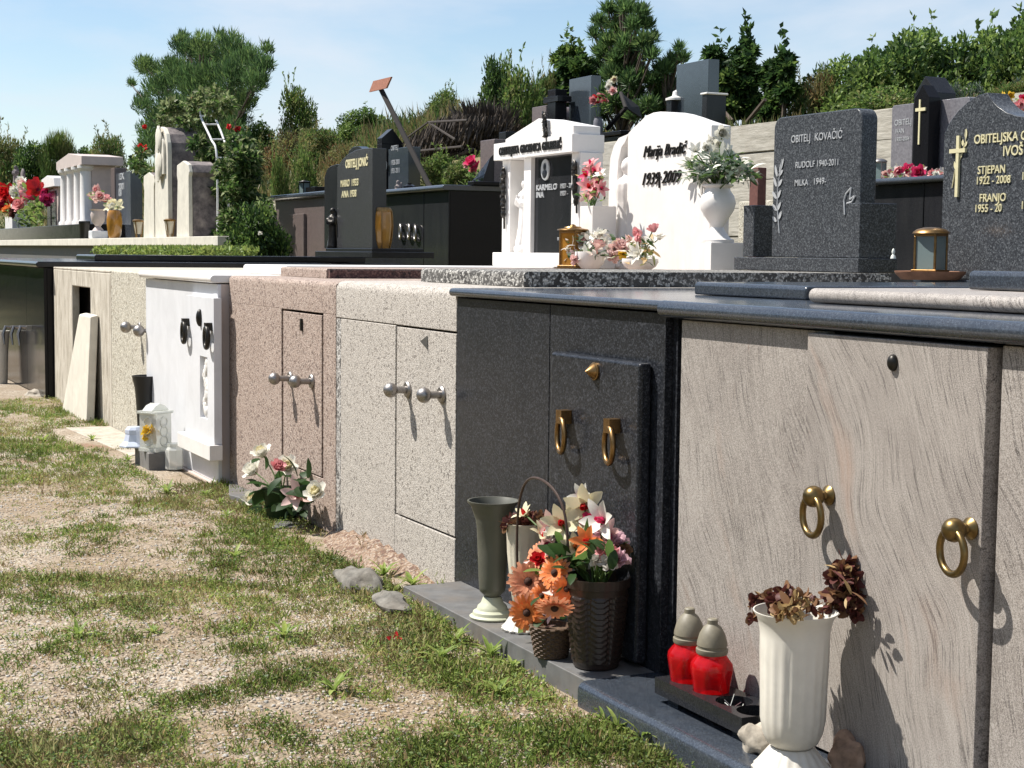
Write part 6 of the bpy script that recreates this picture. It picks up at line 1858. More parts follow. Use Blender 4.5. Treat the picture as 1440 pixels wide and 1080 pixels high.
def red_lantern(px, py, label, well):
    k = 1 / PPM((xm, well, .1)); c = Vector((xm, well, ZP + .041))
    r = E('votive_lantern', label, 'lantern', c, 'red votive lanterns')
    panel = lambda a, kk: (1 + .03 * cos(a * 8)) if 2 < kk < 9 else 1
    MB().lathe([(r_ * k, z * k) for r_, z in ((0, 0), (22, 0), (24, 3), (24, 8), (25.5, 20), (28, 36), (30, 48), (29, 55), (24, 62), (21, 66), (21, 70), (0, 70))], c, 40, mod=panel).build('glass_body', MT['red_glass'], r)
    MB().lathe([(r_ * k, z * k) for r_, z in ((0, 69), (21.5, 69), (22.5, 71), (22.5, 76), (20.5, 77), (20.5, 80), (21.5, 81), (21, 86), (18, 97), (13, 106), (7.5, 111), (7.5, 117), (6, 118.5), (0, 118.5))], c, 32).build('cap', MT['cap_plastic'], r)
    MB().lathe([(r_ * k, z * k) for r_, z in ((15, 3), (15, 12), (0, 13))], c, 20).build('candle', MT['p_red'], r)
red_lantern(967, 958, 'red votive lantern with grey-green cap, the one farther along the tray at its end', wells[0])
red_lantern(1006, 972, 'red votive lantern with grey-green cap, in the second hollow beside the empty hollows', wells[1])

# white vase with dried roses
c = U(1113, 1083, Z=ZP); k = 1 / PPM(c)
v = E('vase', 'large white fluted plastic vase with dried roses, before the nearest tomb', 'vase', c, 'vases at the foot of the row')
MB().lathe([(r_ * k, z * k) for r_, z in ((54, 0), (55, 4), (50, 9), (40, 22), (33, 31), (29, 35), (0, 35))], c, 72, mod=lambda a, kk: 1 + (.03 * sin(a * 18) if kk < 5 else 0)).build('foot', MT['white_plastic'], v)
MB().lathe([(r_ * k, z * k) for r_, z in ((0, 35.2), (28, 35.5), (36, 42), (42, 55), (45, 75), (46, 120), (47.5, 165), (48.5, 192), (48.5, 197), (50, 206), (53, 218), (58.5, 226), (59, 228), (57, 228), (51, 217), (46, 190), (43, 80), (0, 60))], c, 80, mod=lambda a, kk: 1 + (.018 * cos(a * 20) if 3 < kk < 7 else 0)).build('bowl', MT['white_plastic'], v)
bl = []
for px, py, s_, dx, m_ in ((1062, 846, 14, -.02, 'r'), (1060, 866, 12, -.04, 'r'), (1078, 838, 14, .0, 'b'), (1092, 848, 15, -.03, 'r'), (1103, 834, 14, .02, 'r'), (1112, 853, 17, -.08, 's'), (1127, 840, 14, -.04, 's'), (1098, 862, 12, -.09, 's'), (1140, 850, 13, .02, 'r'), (1120, 862, 10, -.1, 's'),
                         (1188, 792, 17, 0.14, 'r'), (1178, 812, 17, 0.11, 'b'), (1200, 812, 17, 0.15, 'r'), (1190, 830, 17, 0.13, 'r'), (1172, 835, 15, 0.10, 'r'), (1205, 836, 15, 0.15, 'r'), (1195, 855, 16, 0.13, 'r'), (1172, 854, 15, 0.11, 'b'), (1205, 862, 12, 0.14, 'r'), (1162, 862, 12, 0.11, 'r'), (1185, 800, 12, 0.11, 'b')):
    mats = {'r': ['p_dryred', 'p_dryred', 'p_drybrown'], 'b': ['p_drybrown', 'p_dryred'], 's': ['p_drystraw', 'p_drystraw', 'p_drybrown']}[m_]
    bl.append(('crumpled', U(px, py, X=c.x + dx), (0, 0, 1), s_ * k, mats))
lv = []
for i in range(34):
    a_ = rr.choice([(1110, 862), (1190, 840), (1080, 850), (1195, 815), (1120, 872)])
    p = U(*a_, X=c.x + rr.uniform(-.06, .02) + (.11 if a_[0] > 1150 else 0)); lv.append((p + Vector((0, rr.uniform(-.02, .02), rr.uniform(-.01, .02))), Vector((rr.gauss(-.3, .5), rr.gauss(0, .6), rr.gauss(-.1, .6))), rr.uniform(16, 34) * k, rr.uniform(5, 12) * k, rr.choice(['p_drybrown', 'p_dryred', 'p_drystraw'])))
bouquet('dried_roses', 'withered dark red and straw coloured roses drooping from the white vase', c + Vector((0, 0, 210 * k)), bl, lv, rr)


def rock(c, r, mat, label, seed, name='stone', sub=(26, 18), group=None):
    mb = MB(); mb.ell(c, r, sub[0], sub[1], 0, .45, seed, 1.5)
    o = mb.build(name, mat, label=label, cat='stone', smooth=28, group=group)
    return o
c = U(1066, 1042, Z=.1); rock(c, (.04, .058, .045), MT['stone'], 'pale rough stone between the black tray and the white vase', 3)
c = U(1192, 1066, Z=.1); rock(c, (.05, .055, .06), MT['redstone'], 'broken reddish stone right of the white vase', 8)
c = U(948, 941, Z=.02); rock((xt + .12, y1 + .035, ZP + .04), (.03, .025, .05), MT['stone'], 'small pale cloth-like stone behind the farther red lantern', 12)
# stones in the grass before the beige tomb
c = U(505, 820, Z=.05); rock(c, (.08, .18, .06), MT['darkstone'], 'flat grey stone in the grass before the beige pebbledash tomb, the larger of two', 21)
c = U(550, 850, Z=.05); rock(c, (.055, .14, .045), MT['darkstone'], 'flat grey stone in the grass beside the grey paving, the smaller of two', 22)
c = U(245, 912, Z=-.02); rock(c, (.03, .035, .02), MT['redstone'], 'small reddish pebble lying alone on the bare gravel', 25)
c = U(232, 963, Z=-.02); rock(c, (.02, .02, .02), MT['redstone'], 'small brown pebble on the bare gravel near the bottom', 26)
# fallen petal
mb = MB(); c = U(556, 908, Z=.0); lily(mb, c + Vector((0, 0, .02)), (-.4, -.5, .5), .03, rr, 0, 1, 4); mb.build('fallen_bloom', [MT['p_red'], MT['p_blush']], label='fallen red petals lying in the grass', cat='petals')

# ------------------------------------------------------------------ things before the polished black tomb
c = U(1, 541, Z=-.025); k = 1 / PPM(c)
lathe_thing('vase', 'white flower vase before the polished black tomb at the left edge', 'vase', c, [(9 * k, 0), (9.5 * k, 3 * k), (11 * k, 50 * k), (13.5 * k, 76 * k), (12 * k, 76 * k), (9 * k, 40 * k), (0, 30 * k)], MT['white_plastic'], 28, group='vases at the foot of the row')
c = U(58, 556, Z=-.02); rock(c, (.14, .22, .06), MT['stone'], 'pale flat stone at the corner of the polished black tomb', 31)
# ------------------------------------------------------------------ white roses before the pink tomb
c = U(396, 728, Z=.0); k = 1 / PPM(c)
lathe_thing('pot', 'dark green flower pot holding white artificial roses before the pink pebbledash tomb', 'pot', c, [(20 * k, 0), (26 * k, 36 * k), (28 * k, 38 * k), (28 * k, 42 * k), (25 * k, 42 * k), (0, 34 * k)], MT['leaf_dark'], 24)
bl = []
for px, py, s_, m_ in ((368, 636, 15, ['p_white', 'p_cream']), (355, 661, 16, ['p_white', 'p_white']), (404, 655, 15, ['p_white', 'p_cream']), (353, 702, 14, ['p_white', 'p_cream']), (391, 656, 11, ['p_pink', 'p_pink']), (444, 692, 15, ['p_white', 'p_cream'])):
    bl.append(('rose', U(px, py, X=c.x + rr.uniform(-.06, .04)), Vector((-.5, -.4, .75)) + Vector((rr.gauss(0, .3), rr.gauss(0, .3), 0)), s_ * k, m_))
bl.append(('lily', U(418, 696, X=c.x - .05), (-.6, -.6, .2), 20 * k, ['p_blush', 'p_mauve']))
lv = []
for i in range(46):
    p = U(rr.uniform(362, 436), rr.uniform(668, 715), X=c.x + rr.uniform(-.06, .05)); lv.append((p, rdir(rr, .1, (-.2, 0, 0)), rr.uniform(20, 38) * k, rr.uniform(12, 22) * k, rr.choice(['leaf_dark', 'leaf_silk', 'leaf_dark'])))
for d in ((-.5, .5, .0), (-.5, .7, -.3), (-.4, .3, .3)): lv.append((U(385, 690, X=c.x - .05), Vector(d), 42 * k, 30 * k, 'leaf_silk'))
for px, py in ((366, 645), (372, 640), (392, 672), (425, 718), (412, 712)): lv.append((U(px, py, X=c.x), rdir(rr, -.4), 22 * k, 12 * k, 'leaf_dark'))
bouquet('roses', 'white and pink artificial roses in the dark green pot', c + Vector((0, 0, 40 * k)), bl, lv, rr, stem=c + Vector((0, 0, 30 * k)))

# ------------------------------------------------------------------ things before the white marble tomb
c = U(207, 632, Z=.0); k = 1.32 / PPM(c)
lathe_thing('vase', 'black trumpet shaped vase before the white marble tomb', 'vase', c, [(13 * k, 0), (13 * k, 3 * k), (9.5 * k, 8 * k), (10 * k, 25 * k), (11.5 * k, 55 * k), (12.5 * k, 66 * k), (15 * k, 77 * k), (15.5 * k, 79 * k), (14 * k, 79 * k), (12 * k, 66 * k), (0, 40 * k)], MT['black_plastic'], 28, group='vases at the foot of the row')
c = U(214, 660, Z=-.02); k = 1 / PPM(c)
MB().box(c.x - .05, c.x + .085, c.y - .12, c.y + .30, -.03, .105).build('concrete_block', MT['slabdark'], label='small dark concrete block under the glass lantern and enamel lid', cat='block', bevel=.008)
lb = Vector((c.x + .02, c.y - .02, .107))
k = 1 / PPM(lb)
gl = E('grave_lantern', 'clear ornate glass lantern with a yellow flower inside, before the white marble tomb', 'lantern', lb, 'grave lanterns')
mb = MB(); mb.M = Matrix.Translation(lb) @ Matrix.Rotation(.6, 4, 'Z'); w_ = 15.5 * k; h_ = 60 * k
mb.box(-w_ * 1.08, w_ * 1.08, -w_ * 1.08, w_ * 1.08, 0, h_ * .08); mb.box(-w_, w_, -w_, w_, h_ * .081, h_ * .88); mb.box(-w_ * 1.15, w_ * 1.15, -w_ * 1.15, w_ * 1.15, h_ * .881, h_ * .95)
for i in range(14):
    a = -w_ + 2 * w_ * (i + .5) / 14
    mb.ell((a, -w_ * 1.18, h_ * .91), w_ * .07, 8, 6); mb.ell((-w_ * 1.18, a, h_ * .91), w_ * .07, 8, 6)
for i in range(3):
    mb.torus((0, -w_ * 1.01, h_ * (.25 + .22 * i)), w_ * .45, w_ * .08, (0, 1, 0), n=20, m_=6); mb.torus((-w_ * 1.01, 0, h_ * (.25 + .22 * i)), w_ * .45, w_ * .08, (1, 0, 0), n=20, m_=6)
mb.build('glass_body', MT['clear_glass'], gl, bevel=.002)
mb = MB(); mb.M = Matrix.Translation(lb) @ Matrix.Rotation(.6, 4, 'Z'); mb.prism([(-w_ * 1.15, h_ * .951), (w_ * 1.15, h_ * .951), (w_ * .6, h_ * 1.07), (0, h_ * 1.12), (-w_ * .6, h_ * 1.07)], -w_ * .6, w_ * .6, 'y'); mb.build('lid', MT['clear_glass'], gl, bevel=.003)
mb = MB(); carnation(mb, lb + Vector((-.03, -.03, h_ * .45)), (-1, -.6, .2), w_ * 1.0, rr, 26); mb.build('yellow_flower', MT['p_yellow'], gl)
mb = MB(); carnation(mb, lb + Vector((0.02, 0.03, h_ * .6)), (-1, -.6, .2), w_ * .8, rr, 20); mb.build('white_flower', MT['p_grey'], gl)
jb = U(245, 659, Z=-.0); k = 1 / PPM(jb)
mb = MB(); mb.lathe([(12.5 * k, 0), (13 * k, 3 * k), (12.5 * k, 6 * k), (13 * k, 27 * k), (10 * k, 31 * k), (10.5 * k, 36 * k), (0, 36 * k)], jb, 8)
mb.build('glass_jar', MT['clear_glass'], label='small square clear glass jar in front of the ornate glass lantern', cat='jar', smooth=20)
lc = Vector((c.x - .06, c.y + .26, .107)); k = 1 / PPM(lc)
mb = MB(); mb.lathe([(21 * k, 0), (21 * k, 2 * k), (15 * k, 8 * k), (12.5 * k, 18 * k), (13 * k, 19 * k), (13 * k, 24 * k), (10 * k, 28 * k), (0, 29 * k)], lc, 8); o = mb.build('enamel_cover', MT['blue_white'], label='pale blue enamel lantern lid lying on the concrete block', cat='lid', smooth=20)

# ------------------------------------------------------------------ flowers on the monuments
# urn lilies
bl, lv = [], []
k = URN_K; c0 = URN_TOP
for px, py, s_, kind in ((1016, 187, 11, 'rose'), (1003, 198, 10, 'rose'), (1012, 203, 9, 'rose'), (978, 212, 11, 'lily'), (1018, 250, 11, 'lily'), (990, 226, 10, 'lily'), (1030, 226, 9, 'lily'), (998, 242, 10, 'lily'), (1042, 240, 9, 'lily'), (972, 228, 10, 'lily'), (1010, 222, 10, 'lily'), (1024, 212, 9, 'lily'), (1004, 214, 9, 'lily'), (985, 238, 9, 'lily'), (1032, 246, 9, 'lily'), (1012, 236, 9, 'lily'), (1048, 232, 7, 'lily'), (966, 236, 8, 'lily'), (994, 208, 8, 'rose')):
    bl.append((kind, U(px, py, X=c0.x + rr.uniform(-.1, .05)), Vector((-.5, -.5, .4)) + Vector((rr.gauss(0, .4), rr.gauss(0, .4), rr.gauss(0, .3))), s_ * k, ['p_white', 'p_white']))
for i in range(560):
    a = rr.uniform(-.25, pi + .25); r_ = rr.uniform(4, 43)
    p = U(1010 + r_ * cos(a) * 1.15, 248 - r_ * sin(a) * .75, X=c0.x + rr.uniform(-.12, .1)); lv.append((p, rdir(rr, .2, (-.2, -.3 * cos(a), 0)) + Vector((0, -cos(a), 0)), rr.uniform(12, 22) * k, rr.uniform(4, 7) * k, rr.choice(['leaf_grey', 'leaf_grey', 'leaf_mid', 'leaf_silk', 'p_white'])))
bouquet('lilies', 'white lilies and roses with grey-green leaves in the white stone urn', c0, bl, lv, rr, stem=c0 - Vector((0, 0, .04)))


def bowl_arr(px, py, X, z, w, h, label_b, label_f, lst, leafcols, area, nl, mat='marble'):
    c = U(px, py, X=X); c.z = z; k = 1 / PPM(c)
    lathe_thing('flower_bowl', label_b, 'bowl', c, [(w * .55 * k, 0), (w * .85 * k, h * .3 * k), (w * k, h * .7 * k), (w * .98 * k, h * k), (w * .9 * k, h * k), (w * .7 * k, h * .8 * k), (0, h * .75 * k)], MT[mat], 28)
    bl, lv = [], []
    for qx, qy, s_, kind, m_ in lst: bl.append((kind, U(qx, qy, X=X + rr.uniform(-.1, .06)), rdir(rr, .5), s_ * k * 1.3, m_))
    for i in range(nl):
        p = U(rr.uniform(area[0], area[1]), rr.uniform(area[2], area[3]), X=X + rr.uniform(-.1, .08)); lv.append((p, rdir(rr, .3, (-.2, 0, 0)), rr.uniform(8, 17) * k, rr.uniform(3, 7) * k, rr.choice(leafcols)))
    bouquet('flowers', label_f, c + Vector((0, 0, h * k)), bl, lv, rr, stem=c + Vector((0, 0, h * .7 * k)))
W2, B2, P2 = ['p_white', 'p_white'], ['p_blush', 'p_pink'], ['p_pink', 'p_hot']
bowl_arr(830, 380, 2.0, 1.354, 22, 24, 'round white flower bowl in front of the temple gravestone', 'white and blush flowers with blue-green leaves in front of the temple gravestone',
         [(806, 344, 9, 'lily', W2), (820, 338, 10, 'rose', ['p_white', 'p_blush']), (836, 333, 9, 'lily', W2), (842, 345, 9, 'rose', B2), (826, 350, 9, 'lily', W2), (812, 356, 8, 'lily', B2), (850, 340, 8, 'lily', W2), (838, 354, 8, 'lily', ['p_blush', 'p_blush']), (809, 365, 7, 'carnation', ['p_blush']), (818, 362, 7, 'lily', W2), (858, 352, 7, 'carnation', ['p_white']), (846, 330, 7, 'carnation', ['p_white']), (800, 352, 6, 'carnation', ['p_white']), (862, 360, 9, 'carnation', ['p_blush']), (865, 350, 8, 'carnation', ['p_blush'])], ['leaf_grey', 'leaf_silk', 'p_grey', 'p_white'], (796, 866, 326, 366), 80)
bowl_arr(900, 380, 2.0, 1.354, 26, 16, 'low white flower bowl in front of the bright white gravestone', 'pink rosebuds, white daisies and yellow leaves in front of the bright white gravestone',
         [(898, 328, 8, 'rose', ['p_pink', 'p_pink']), (919, 322, 7, 'rose', ['p_pink', 'p_pink']), (896, 336, 6, 'rose', ['p_pink', 'p_pink']), (884, 337, 6, 'rose', ['p_blush', 'p_pink']), (888, 350, 12, 'lily', W2), (916, 338, 11, 'lily', W2), (905, 345, 10, 'lily', W2), (873, 346, 9, 'rose', ['p_blush', 'p_blush']), (880, 342, 8, 'lily', W2), (928, 334, 8, 'lily', W2), (874, 357, 7, 'carnation', ['p_yellow']), (896, 356, 10, 'lily', W2)], ['leaf_light', 'leaf_silk', 'p_drystraw', 'p_white', 'leaf_olive'], (872, 924, 335, 372), 80)
# red lilies in the tall box
c = U(833, 288, X=2.15); k = 1 / PPM(c); bl, lv = [], []
for qx, qy, s_, m_ in ((831, 230, 9, P2), (836, 240, 10, P2), (824, 246, 8, ['p_hot', 'p_red']), (842, 256, 10, P2), (828, 262, 10, ['p_pink', 'p_red']), (836, 268, 9, P2), (846, 265, 8, P2), (824, 276, 7, ['p_blush', 'p_pink']), (845, 245, 7, ['p_white', 'p_blush'])):
    bl.append(('lily', U(qx, qy, X=2.15 + rr.uniform(-.08, .05)), rdir(rr, .4), s_ * k * 1.3, m_))
for i in range(60):
    p = U(rr.uniform(820, 850), rr.uniform(240, 286), X=2.15 + rr.uniform(-.06, .06)); lv.append((p, rdir(rr, .4), rr.uniform(9, 18) * k, rr.uniform(3, 5) * k, rr.choice(['leaf_light', 'leaf_olive', 'leaf_silk', 'p_drystraw'])))
bouquet('lilies', 'pink and red lilies in the tall white box beside the temple gravestone', c, bl, lv, rr, stem=c - Vector((0, 0, .05)))
c = U(805, 375, X=2.02); c.z = 1.353
lantern('grave_lantern', 'square brass lantern with amber glass in front of the temple gravestone', c, .125, 62 / PPM(c), MT['bronze'], MT['amber'], .5, 'flat', 'grave lanterns')
# terrace vase
k = 1 / PPM(TVASE); bl, lv = [], []
for qx, qy, s_, m_ in ((838, 140, 7, ['p_red', 'p_hot']), (846, 136, 7, ['p_pink', 'p_red']), (834, 141, 6, ['p_pink', 'p_pink']), (850, 142, 6, P2), (856, 130, 6, ['p_cream', 'p_blush']), (862, 128, 6, ['p_blush', 'p_pink']), (858, 116, 5, W2), (864, 112, 5, ['p_cream', 'p_blush']), (856, 122, 5, W2)):
    bl.append(('rose', U(qx, qy, X=TVASE.x + rr.uniform(-.1, .1)), rdir(rr, .4), s_ * k, m_))
for i in range(26): lv.append((U(rr.uniform(836, 858), rr.uniform(128, 155), X=TVASE.x), rdir(rr, .5), 12 * k, 4 * k, rr.choice(['leaf_mid', 'leaf_silk'])))
bouquet('roses', 'red, pink and cream roses in the grey vase on the terrace', TVASE, bl, lv, rr, stem=TVASE - Vector((0, 0, .05)))


def heap(name, label, X, blooms, area, nl, leafs, zb, cat='flowers', stem=False):
    p0 = U((area[0] + area[1]) / 2, area[3], X=X); p0.z = zb; k = 1 / PPM(p0); bl, lv = [], []
    for qx, qy, s_, kind, m_ in blooms: bl.append((kind, U(qx, qy, X=X + rr.uniform(-.12, .12)), rdir(rr, .5), s_ * k * 1.15, m_))
    for i in range(nl):
        p = U(rr.uniform(area[0], area[1]), rr.uniform(area[2], area[3]), X=X + rr.uniform(-.1, .1)); lv.append((p, rdir(rr, .4), rr.uniform(6, 14) * k, rr.uniform(3, 6) * k, rr.choice(leafs)))
    bouquet(name, label, p0, bl, lv, rr, stem=p0 if stem else None)
X_ = XR + .3
zs_ = [(1246 + i * 9, 246 - (i * 37 % 7), 6 + i % 3, 'carnation' if i % 2 else 'rose', [B2, P2, W2, ['p_hot', 'p_red'], ['p_blush', 'p_blush']][i % 5]) for i in range(7)]
zs_ = zs_ + [(1262, 239, 7, 'rose', P2), (1277, 238, 8, 'rose', ['p_hot', 'p_hot']), (1292, 242, 9, 'rose', ['p_hot', 'p_hot']), (1256, 247, 6, 'carnation', ['p_white']), (1270, 248, 6, 'carnation', ['p_blush']), (1285, 249, 6, 'carnation', ['p_white'])]
heap('flowers', 'heap of pink and white flowers under the black pointed pillar', X_, zs_, (1242, 1302, 236, 253), 40, ['leaf_light', 'leaf_mid', 'p_grey'], zl2)
zs_ = [(1306 + i * 5, 247 - (i * 3 % 6), 6, 'carnation', [['p_blush'], ['p_pink'], ['p_white']][i % 3]) for i in range(6)]
heap('flowers', 'small pink and white flower heap left of the peaked gravestone', X_, zs_, (1302, 1335, 240, 253), 20, ['leaf_mid', 'p_grey'], zl2)
# flowers behind the peaked stone
X_ = 3.4
p = U(1432, 165, X=X_); y0 = p.y
MB().box(X_ - .12, X_ + .4, p.y - .35, p.y + .16, .75, p.z - .02).build('pedestal', MT['granite_lilac'], label='lilac grey pedestal behind the peaked gravestone at the right edge', cat='pedestal', bevel=.01)
heap('flowers', 'yellow tulips and pink flowers above the peaked gravestone at the right edge', X_, [(1411, 134, 5, 'rose', ['p_yellow', 'p_yellow']), (1418, 141, 6, 'rose', ['p_yellow', 'p_yellow']), (1416, 150, 6, 'rose', ['p_yellow', 'p_orange']), (1421, 134, 5, 'rose', ['p_yellow', 'p_yellow']), (1427, 152, 8, 'carnation', ['p_blush']), (1436, 148, 9, 'carnation', ['p_pink']), (1434, 157, 8, 'carnation', ['p_blush']), (1440, 140, 7, 'rose', ['p_hot', 'p_red']), (1445, 154, 9, 'carnation', ['p_hot'])], (1406, 1448, 138, 165), 30, ['leaf_mid', 'leaf_light'], p.z - .018)
# pink flower by the brown stone
heap('flowers', 'hot pink bunch beside the brown granite gravestone', XR + .75, [(662, 227, 8, 'rose', ['p_hot', 'p_hot']), (668, 233, 7, 'rose', ['p_hot', 'p_pink']), (657, 233, 7, 'carnation', ['p_pink']), (664, 238, 6, 'carnation', ['p_hot'])], (654, 673, 230, 262), 26, ['leaf_mid', 'leaf_light'], zl, stem=True)
# left group
X_ = XL + .35
zs_ = [(8, 272, 13, 'rose', ['p_red', 'p_red']), (-6, 268, 13, 'rose', ['p_red', 'p_red']), (4, 286, 11, 'rose', ['p_red', 'p_hot']), (36, 262, 11, 'rose', ['p_blush', 'p_white']), (37, 274, 11, 'rose', P2), (50, 264, 11, 'rose', ['p_red', 'p_hot']), (22, 270, 9, 'rose', W2), (28, 288, 10, 'rose', ['p_pink', 'p_pink']), (17, 282, 9, 'rose', ['p_red', 'p_pink']), (30, 258, 9, 'carnation', ['p_white']), (10, 294, 8, 'rose', ['p_orange', 'p_red']), (20, 300, 7, 'carnation', ['p_dryred']), (46, 276, 9, 'rose', ['p_hot', 'p_hot']), (12, 298, 8, 'carnation', ['p_cream'])]
heap('flowers', 'big bunch of red, pink and white roses at the left edge', X_, zs_, (-4, 56, 262, 315), 90, ['leaf_light', 'leaf_mid', 'leaf_light'], zk, stem=True)
heap('flowers', 'dark pink bunch left of the small white house gravestone', XL + .7, [(64, 272, 8, 'rose', ['p_hot', 'p_mauve']), (66, 281, 8, 'rose', ['p_mauve', 'p_hot']), (61, 279, 6, 'carnation', ['p_hot']), (69, 288, 5, 'carnation', ['p_mauve'])], (58, 74, 270, 315), 22, ['leaf_mid', 'leaf_dark'], zk, stem=True)
heap('green_plant', 'low green leafy plant behind the red and white bouquet', XL + 1.0, [(40, 300, 5, 'carnation', ['leaf_light'])], (28, 62, 290, 318), 130, ['leaf_light', 'leaf_mid', 'grass_a'], zk, 'plant')
c = LURN
heap('roses', 'dusty pink roses in the white urn planter', c.x, [(137, 267, 7, 'rose', ['p_blush', 'p_pink']), (131, 276, 8, 'rose', ['p_blush', 'p_salmon']), (141, 276, 7, 'rose', ['p_blush', 'p_pink']), (148, 280, 7, 'rose', ['p_pink', 'p_salmon']), (136, 281, 7, 'carnation', ['p_blush'])], (128, 150, 270, 285), 16, ['leaf_mid', 'leaf_rose'], c.z)
heap('flowers', 'cream silk flowers on the amber brown vase', AVASE.x, [(158, 285, 6, 'rose', ['p_cream', 'p_white']), (152, 291, 6, 'lily', ['p_cream', 'p_white']), (166, 291, 7, 'lily', ['p_cream', 'p_white']), (160, 291, 6, 'carnation', ['p_white'])], (150, 172, 284, 296), 12, ['leaf_mid', 'p_cream'], AVASE.z)
# ------------------------------------------------------------------ foreground gravel, grass and weeds
rng = np.random.default_rng(90)
def visible_ground(n, marg=1.0):
    y = 1 / rng.uniform(1 / 21., 1 / 2.6, n)
    xl = CAM.x + y * math.tan(radians(7.9)) - marg
    x = xl + rng.random(n) * (-.005 - xl)
    return x, y
PATCH = []
for px, py, rx, ry, a in ((60, 590, 1.0, 3.2, 1.0), (180, 640, .5, 1.6, .9), (270, 690, .35, 1.1, .9), (330, 720, .3, .9, 1.2), (200, 690, .4, .9, .5), (150, 745, .35, .5, .7), (380, 790, .35, .8, .9), (480, 800, .3, .5, .9), (260, 850, .35, .3, .9), (130, 915, .22, .12, 1.2), (600, 905, .25, .35, 1.1), (640, 870, .16, .4, 1.1), (520, 860, .25, .3, .9), (700, 960, .2, .28, 1.0), (820, 1010, .16, .2, 1.0), (900, 1060, .2, .18, 1.1), (310, 985, .16, .1, .6), (200, 1060, .7, .16, .75), (40, 1040, .4, .2, .8), (560, 1045, .25, .12, .5), (470, 990, .18, .1, .7), (330, 900, .3, .12, .8), (80, 670, .4, .8, .5), (430, 905, .3, .15, .6), (740, 1040, .2, .14, .6), (30, 760, .4, .4, .4), (560, 960, .2, .14, .6)):
    p = U(px, py, Z=-.02); PATCH.append((p.x, p.y, rx, ry, a))
BARE = []
for px, py, rx, ry, a in ((150, 965, .5, .2, 1.0), (420, 940, .35, .16, .8), (40, 900, .4, .16, .6), (500, 1020, .4, .12, .6), (620, 1000, .25, .12, .5), (80, 730, .4, .35, .5), (270, 780, .4, .25, .4), (750, 990, .08, .3, .3)):
    p = U(px, py, Z=-.02); BARE.append((p.x, p.y, rx, ry, a))
LAT = rng.random((5, 128, 128))
def vnoise(x, y, f, k):
    x = x * f + 31.7 * k; y = y * f + 17.3 * k
    xi = np.floor(x).astype(int); yi = np.floor(y).astype(int); u = x - xi; v = y - yi
    u = u * u * (3 - 2 * u); v = v * v * (3 - 2 * v); G = LAT[k]
    g = lambda a, b: G[(xi + a) % 128, (yi + b) % 128]
    return (g(0, 0) * (1 - u) + g(1, 0) * u) * (1 - v) + (g(0, 1) * (1 - u) + g(1, 1) * u) * v
def fbm(x, y, f0): return sum(vnoise(x, y, f0 * 2.1 ** k, k) * .5 ** k for k in range(5)) / 1.94
def gdens(x, y):
    d = np.zeros_like(x)
    for px, py, rx, ry, a in PATCH: d += a * np.exp(-(((x - px) / rx) ** 2 + ((y - py) / ry) ** 2))
    for px, py, rx, ry, a in BARE: d -= .55 * a * np.exp(-(((x - px) / rx) ** 2 + ((y - py) / ry) ** 2))
    n = fbm(x, y, 1.7) - .5; n2 = fbm(y + 9, x - 4, 5.5) - .5
    return np.clip(.33 + .27 * np.clip(d, -1, 1.2) + 1.2 * n + 1.2 * n2 + .4 * np.exp(-((x + .0) / .09) ** 2) * (y > 6.3), .09, 1)
onheap = lambda x, y: (x > -.2) & (y > 6.2) & (y < 7.8)
onplinth = lambda x, y: onheap(x, y) & (RNG.random(np.shape(x)) < .8) | ((x > -.31) & (y < 4.5)) | ((x > -.275) & (y < 6.1)) | ((x > -.6) & (y > 15.9)) | ((x > -.5) & (y > 11.7) & (y < 13.2) & (x > -.5)) | ((x > -.36) & (y > 9.7) & (y < 11.6))
# tufts
x, y = visible_ground(150000)
g_ = gdens(x, y); keep = (rng.random(len(x)) < g_ ** 1.25 * .5) & ~onplinth(x, y)
tx, ty, tg = x[keep], y[keep], g_[keep]
nb = 9
bx = np.repeat(tx, nb) + rng.normal(size=len(tx) * nb) * .019
by = np.repeat(ty, nb) + rng.normal(size=len(tx) * nb) * .019
ok = (bx < -.004) & ~onplinth(bx, by)
hgt = np.repeat(.013 + .034 * tg * rng.uniform(.4, 1.3, len(tx)), nb) * rng.uniform(.5, 1.25, len(bx))
pos = np.stack([bx, by, HT(bx, by) - .003], 1)
dr = rng.normal(size=pos.shape) * .62 + [0, 0, .85]
tone = np.sin(tx * 3.1 + ty * 1.7) + .8 * np.sin(tx * 7 - ty * 2.3) + rng.normal(size=len(tx)) * .7
ct = np.where(tone > .7, 2, np.where(tone > -.3, 1, 0)); ct = np.where(rng.random(len(tx)) < (.30 - .25 * tg), 3, ct)
mi = np.repeat(ct, nb); mi = np.where(rng.random(len(mi)) < .12, 3, mi)
me = leaf_mesh('grass', pos[ok], dr[ok], rng.normal(size=pos.shape)[ok], hgt[ok], rng.uniform(.0022, .0045, ok.sum()), [MT['grass_a'], MT['grass_b'], MT['grass_c'], MT['straw']], mi[ok], bend=.3)
link_mesh('grass', me, label='short patchy grass on the dry ground before the tombs', cat='grass', kind='stuff')
# straw litter
x, y = visible_ground(52000); ok = ~onplinth(x, y) & (rng.random(len(x)) < .75)
x, y = x[ok], y[ok]; N = len(x)
pos = np.stack([x, y, HT(x, y) + rng.uniform(.001, .012, N)], 1)
dr = rng.normal(size=(N, 3)) * [1, 1, .18]
me = leaf_mesh('dry_straw', pos, dr, np.tile([0., 0, 1], (N, 1)) + rng.normal(size=(N, 3)) * .3, rng.uniform(.015, .06, N), rng.uniform(.0016, .0035, N), [MT['straw'], MT['p_drystraw'], MT['hay'], MT['p_drybrown']], rng.choice(4, N, p=[.4, .3, .15, .15]))
link_mesh('straw_litter', me, label='dry straw and dead grass lying on the ground', cat='straw', kind='stuff')
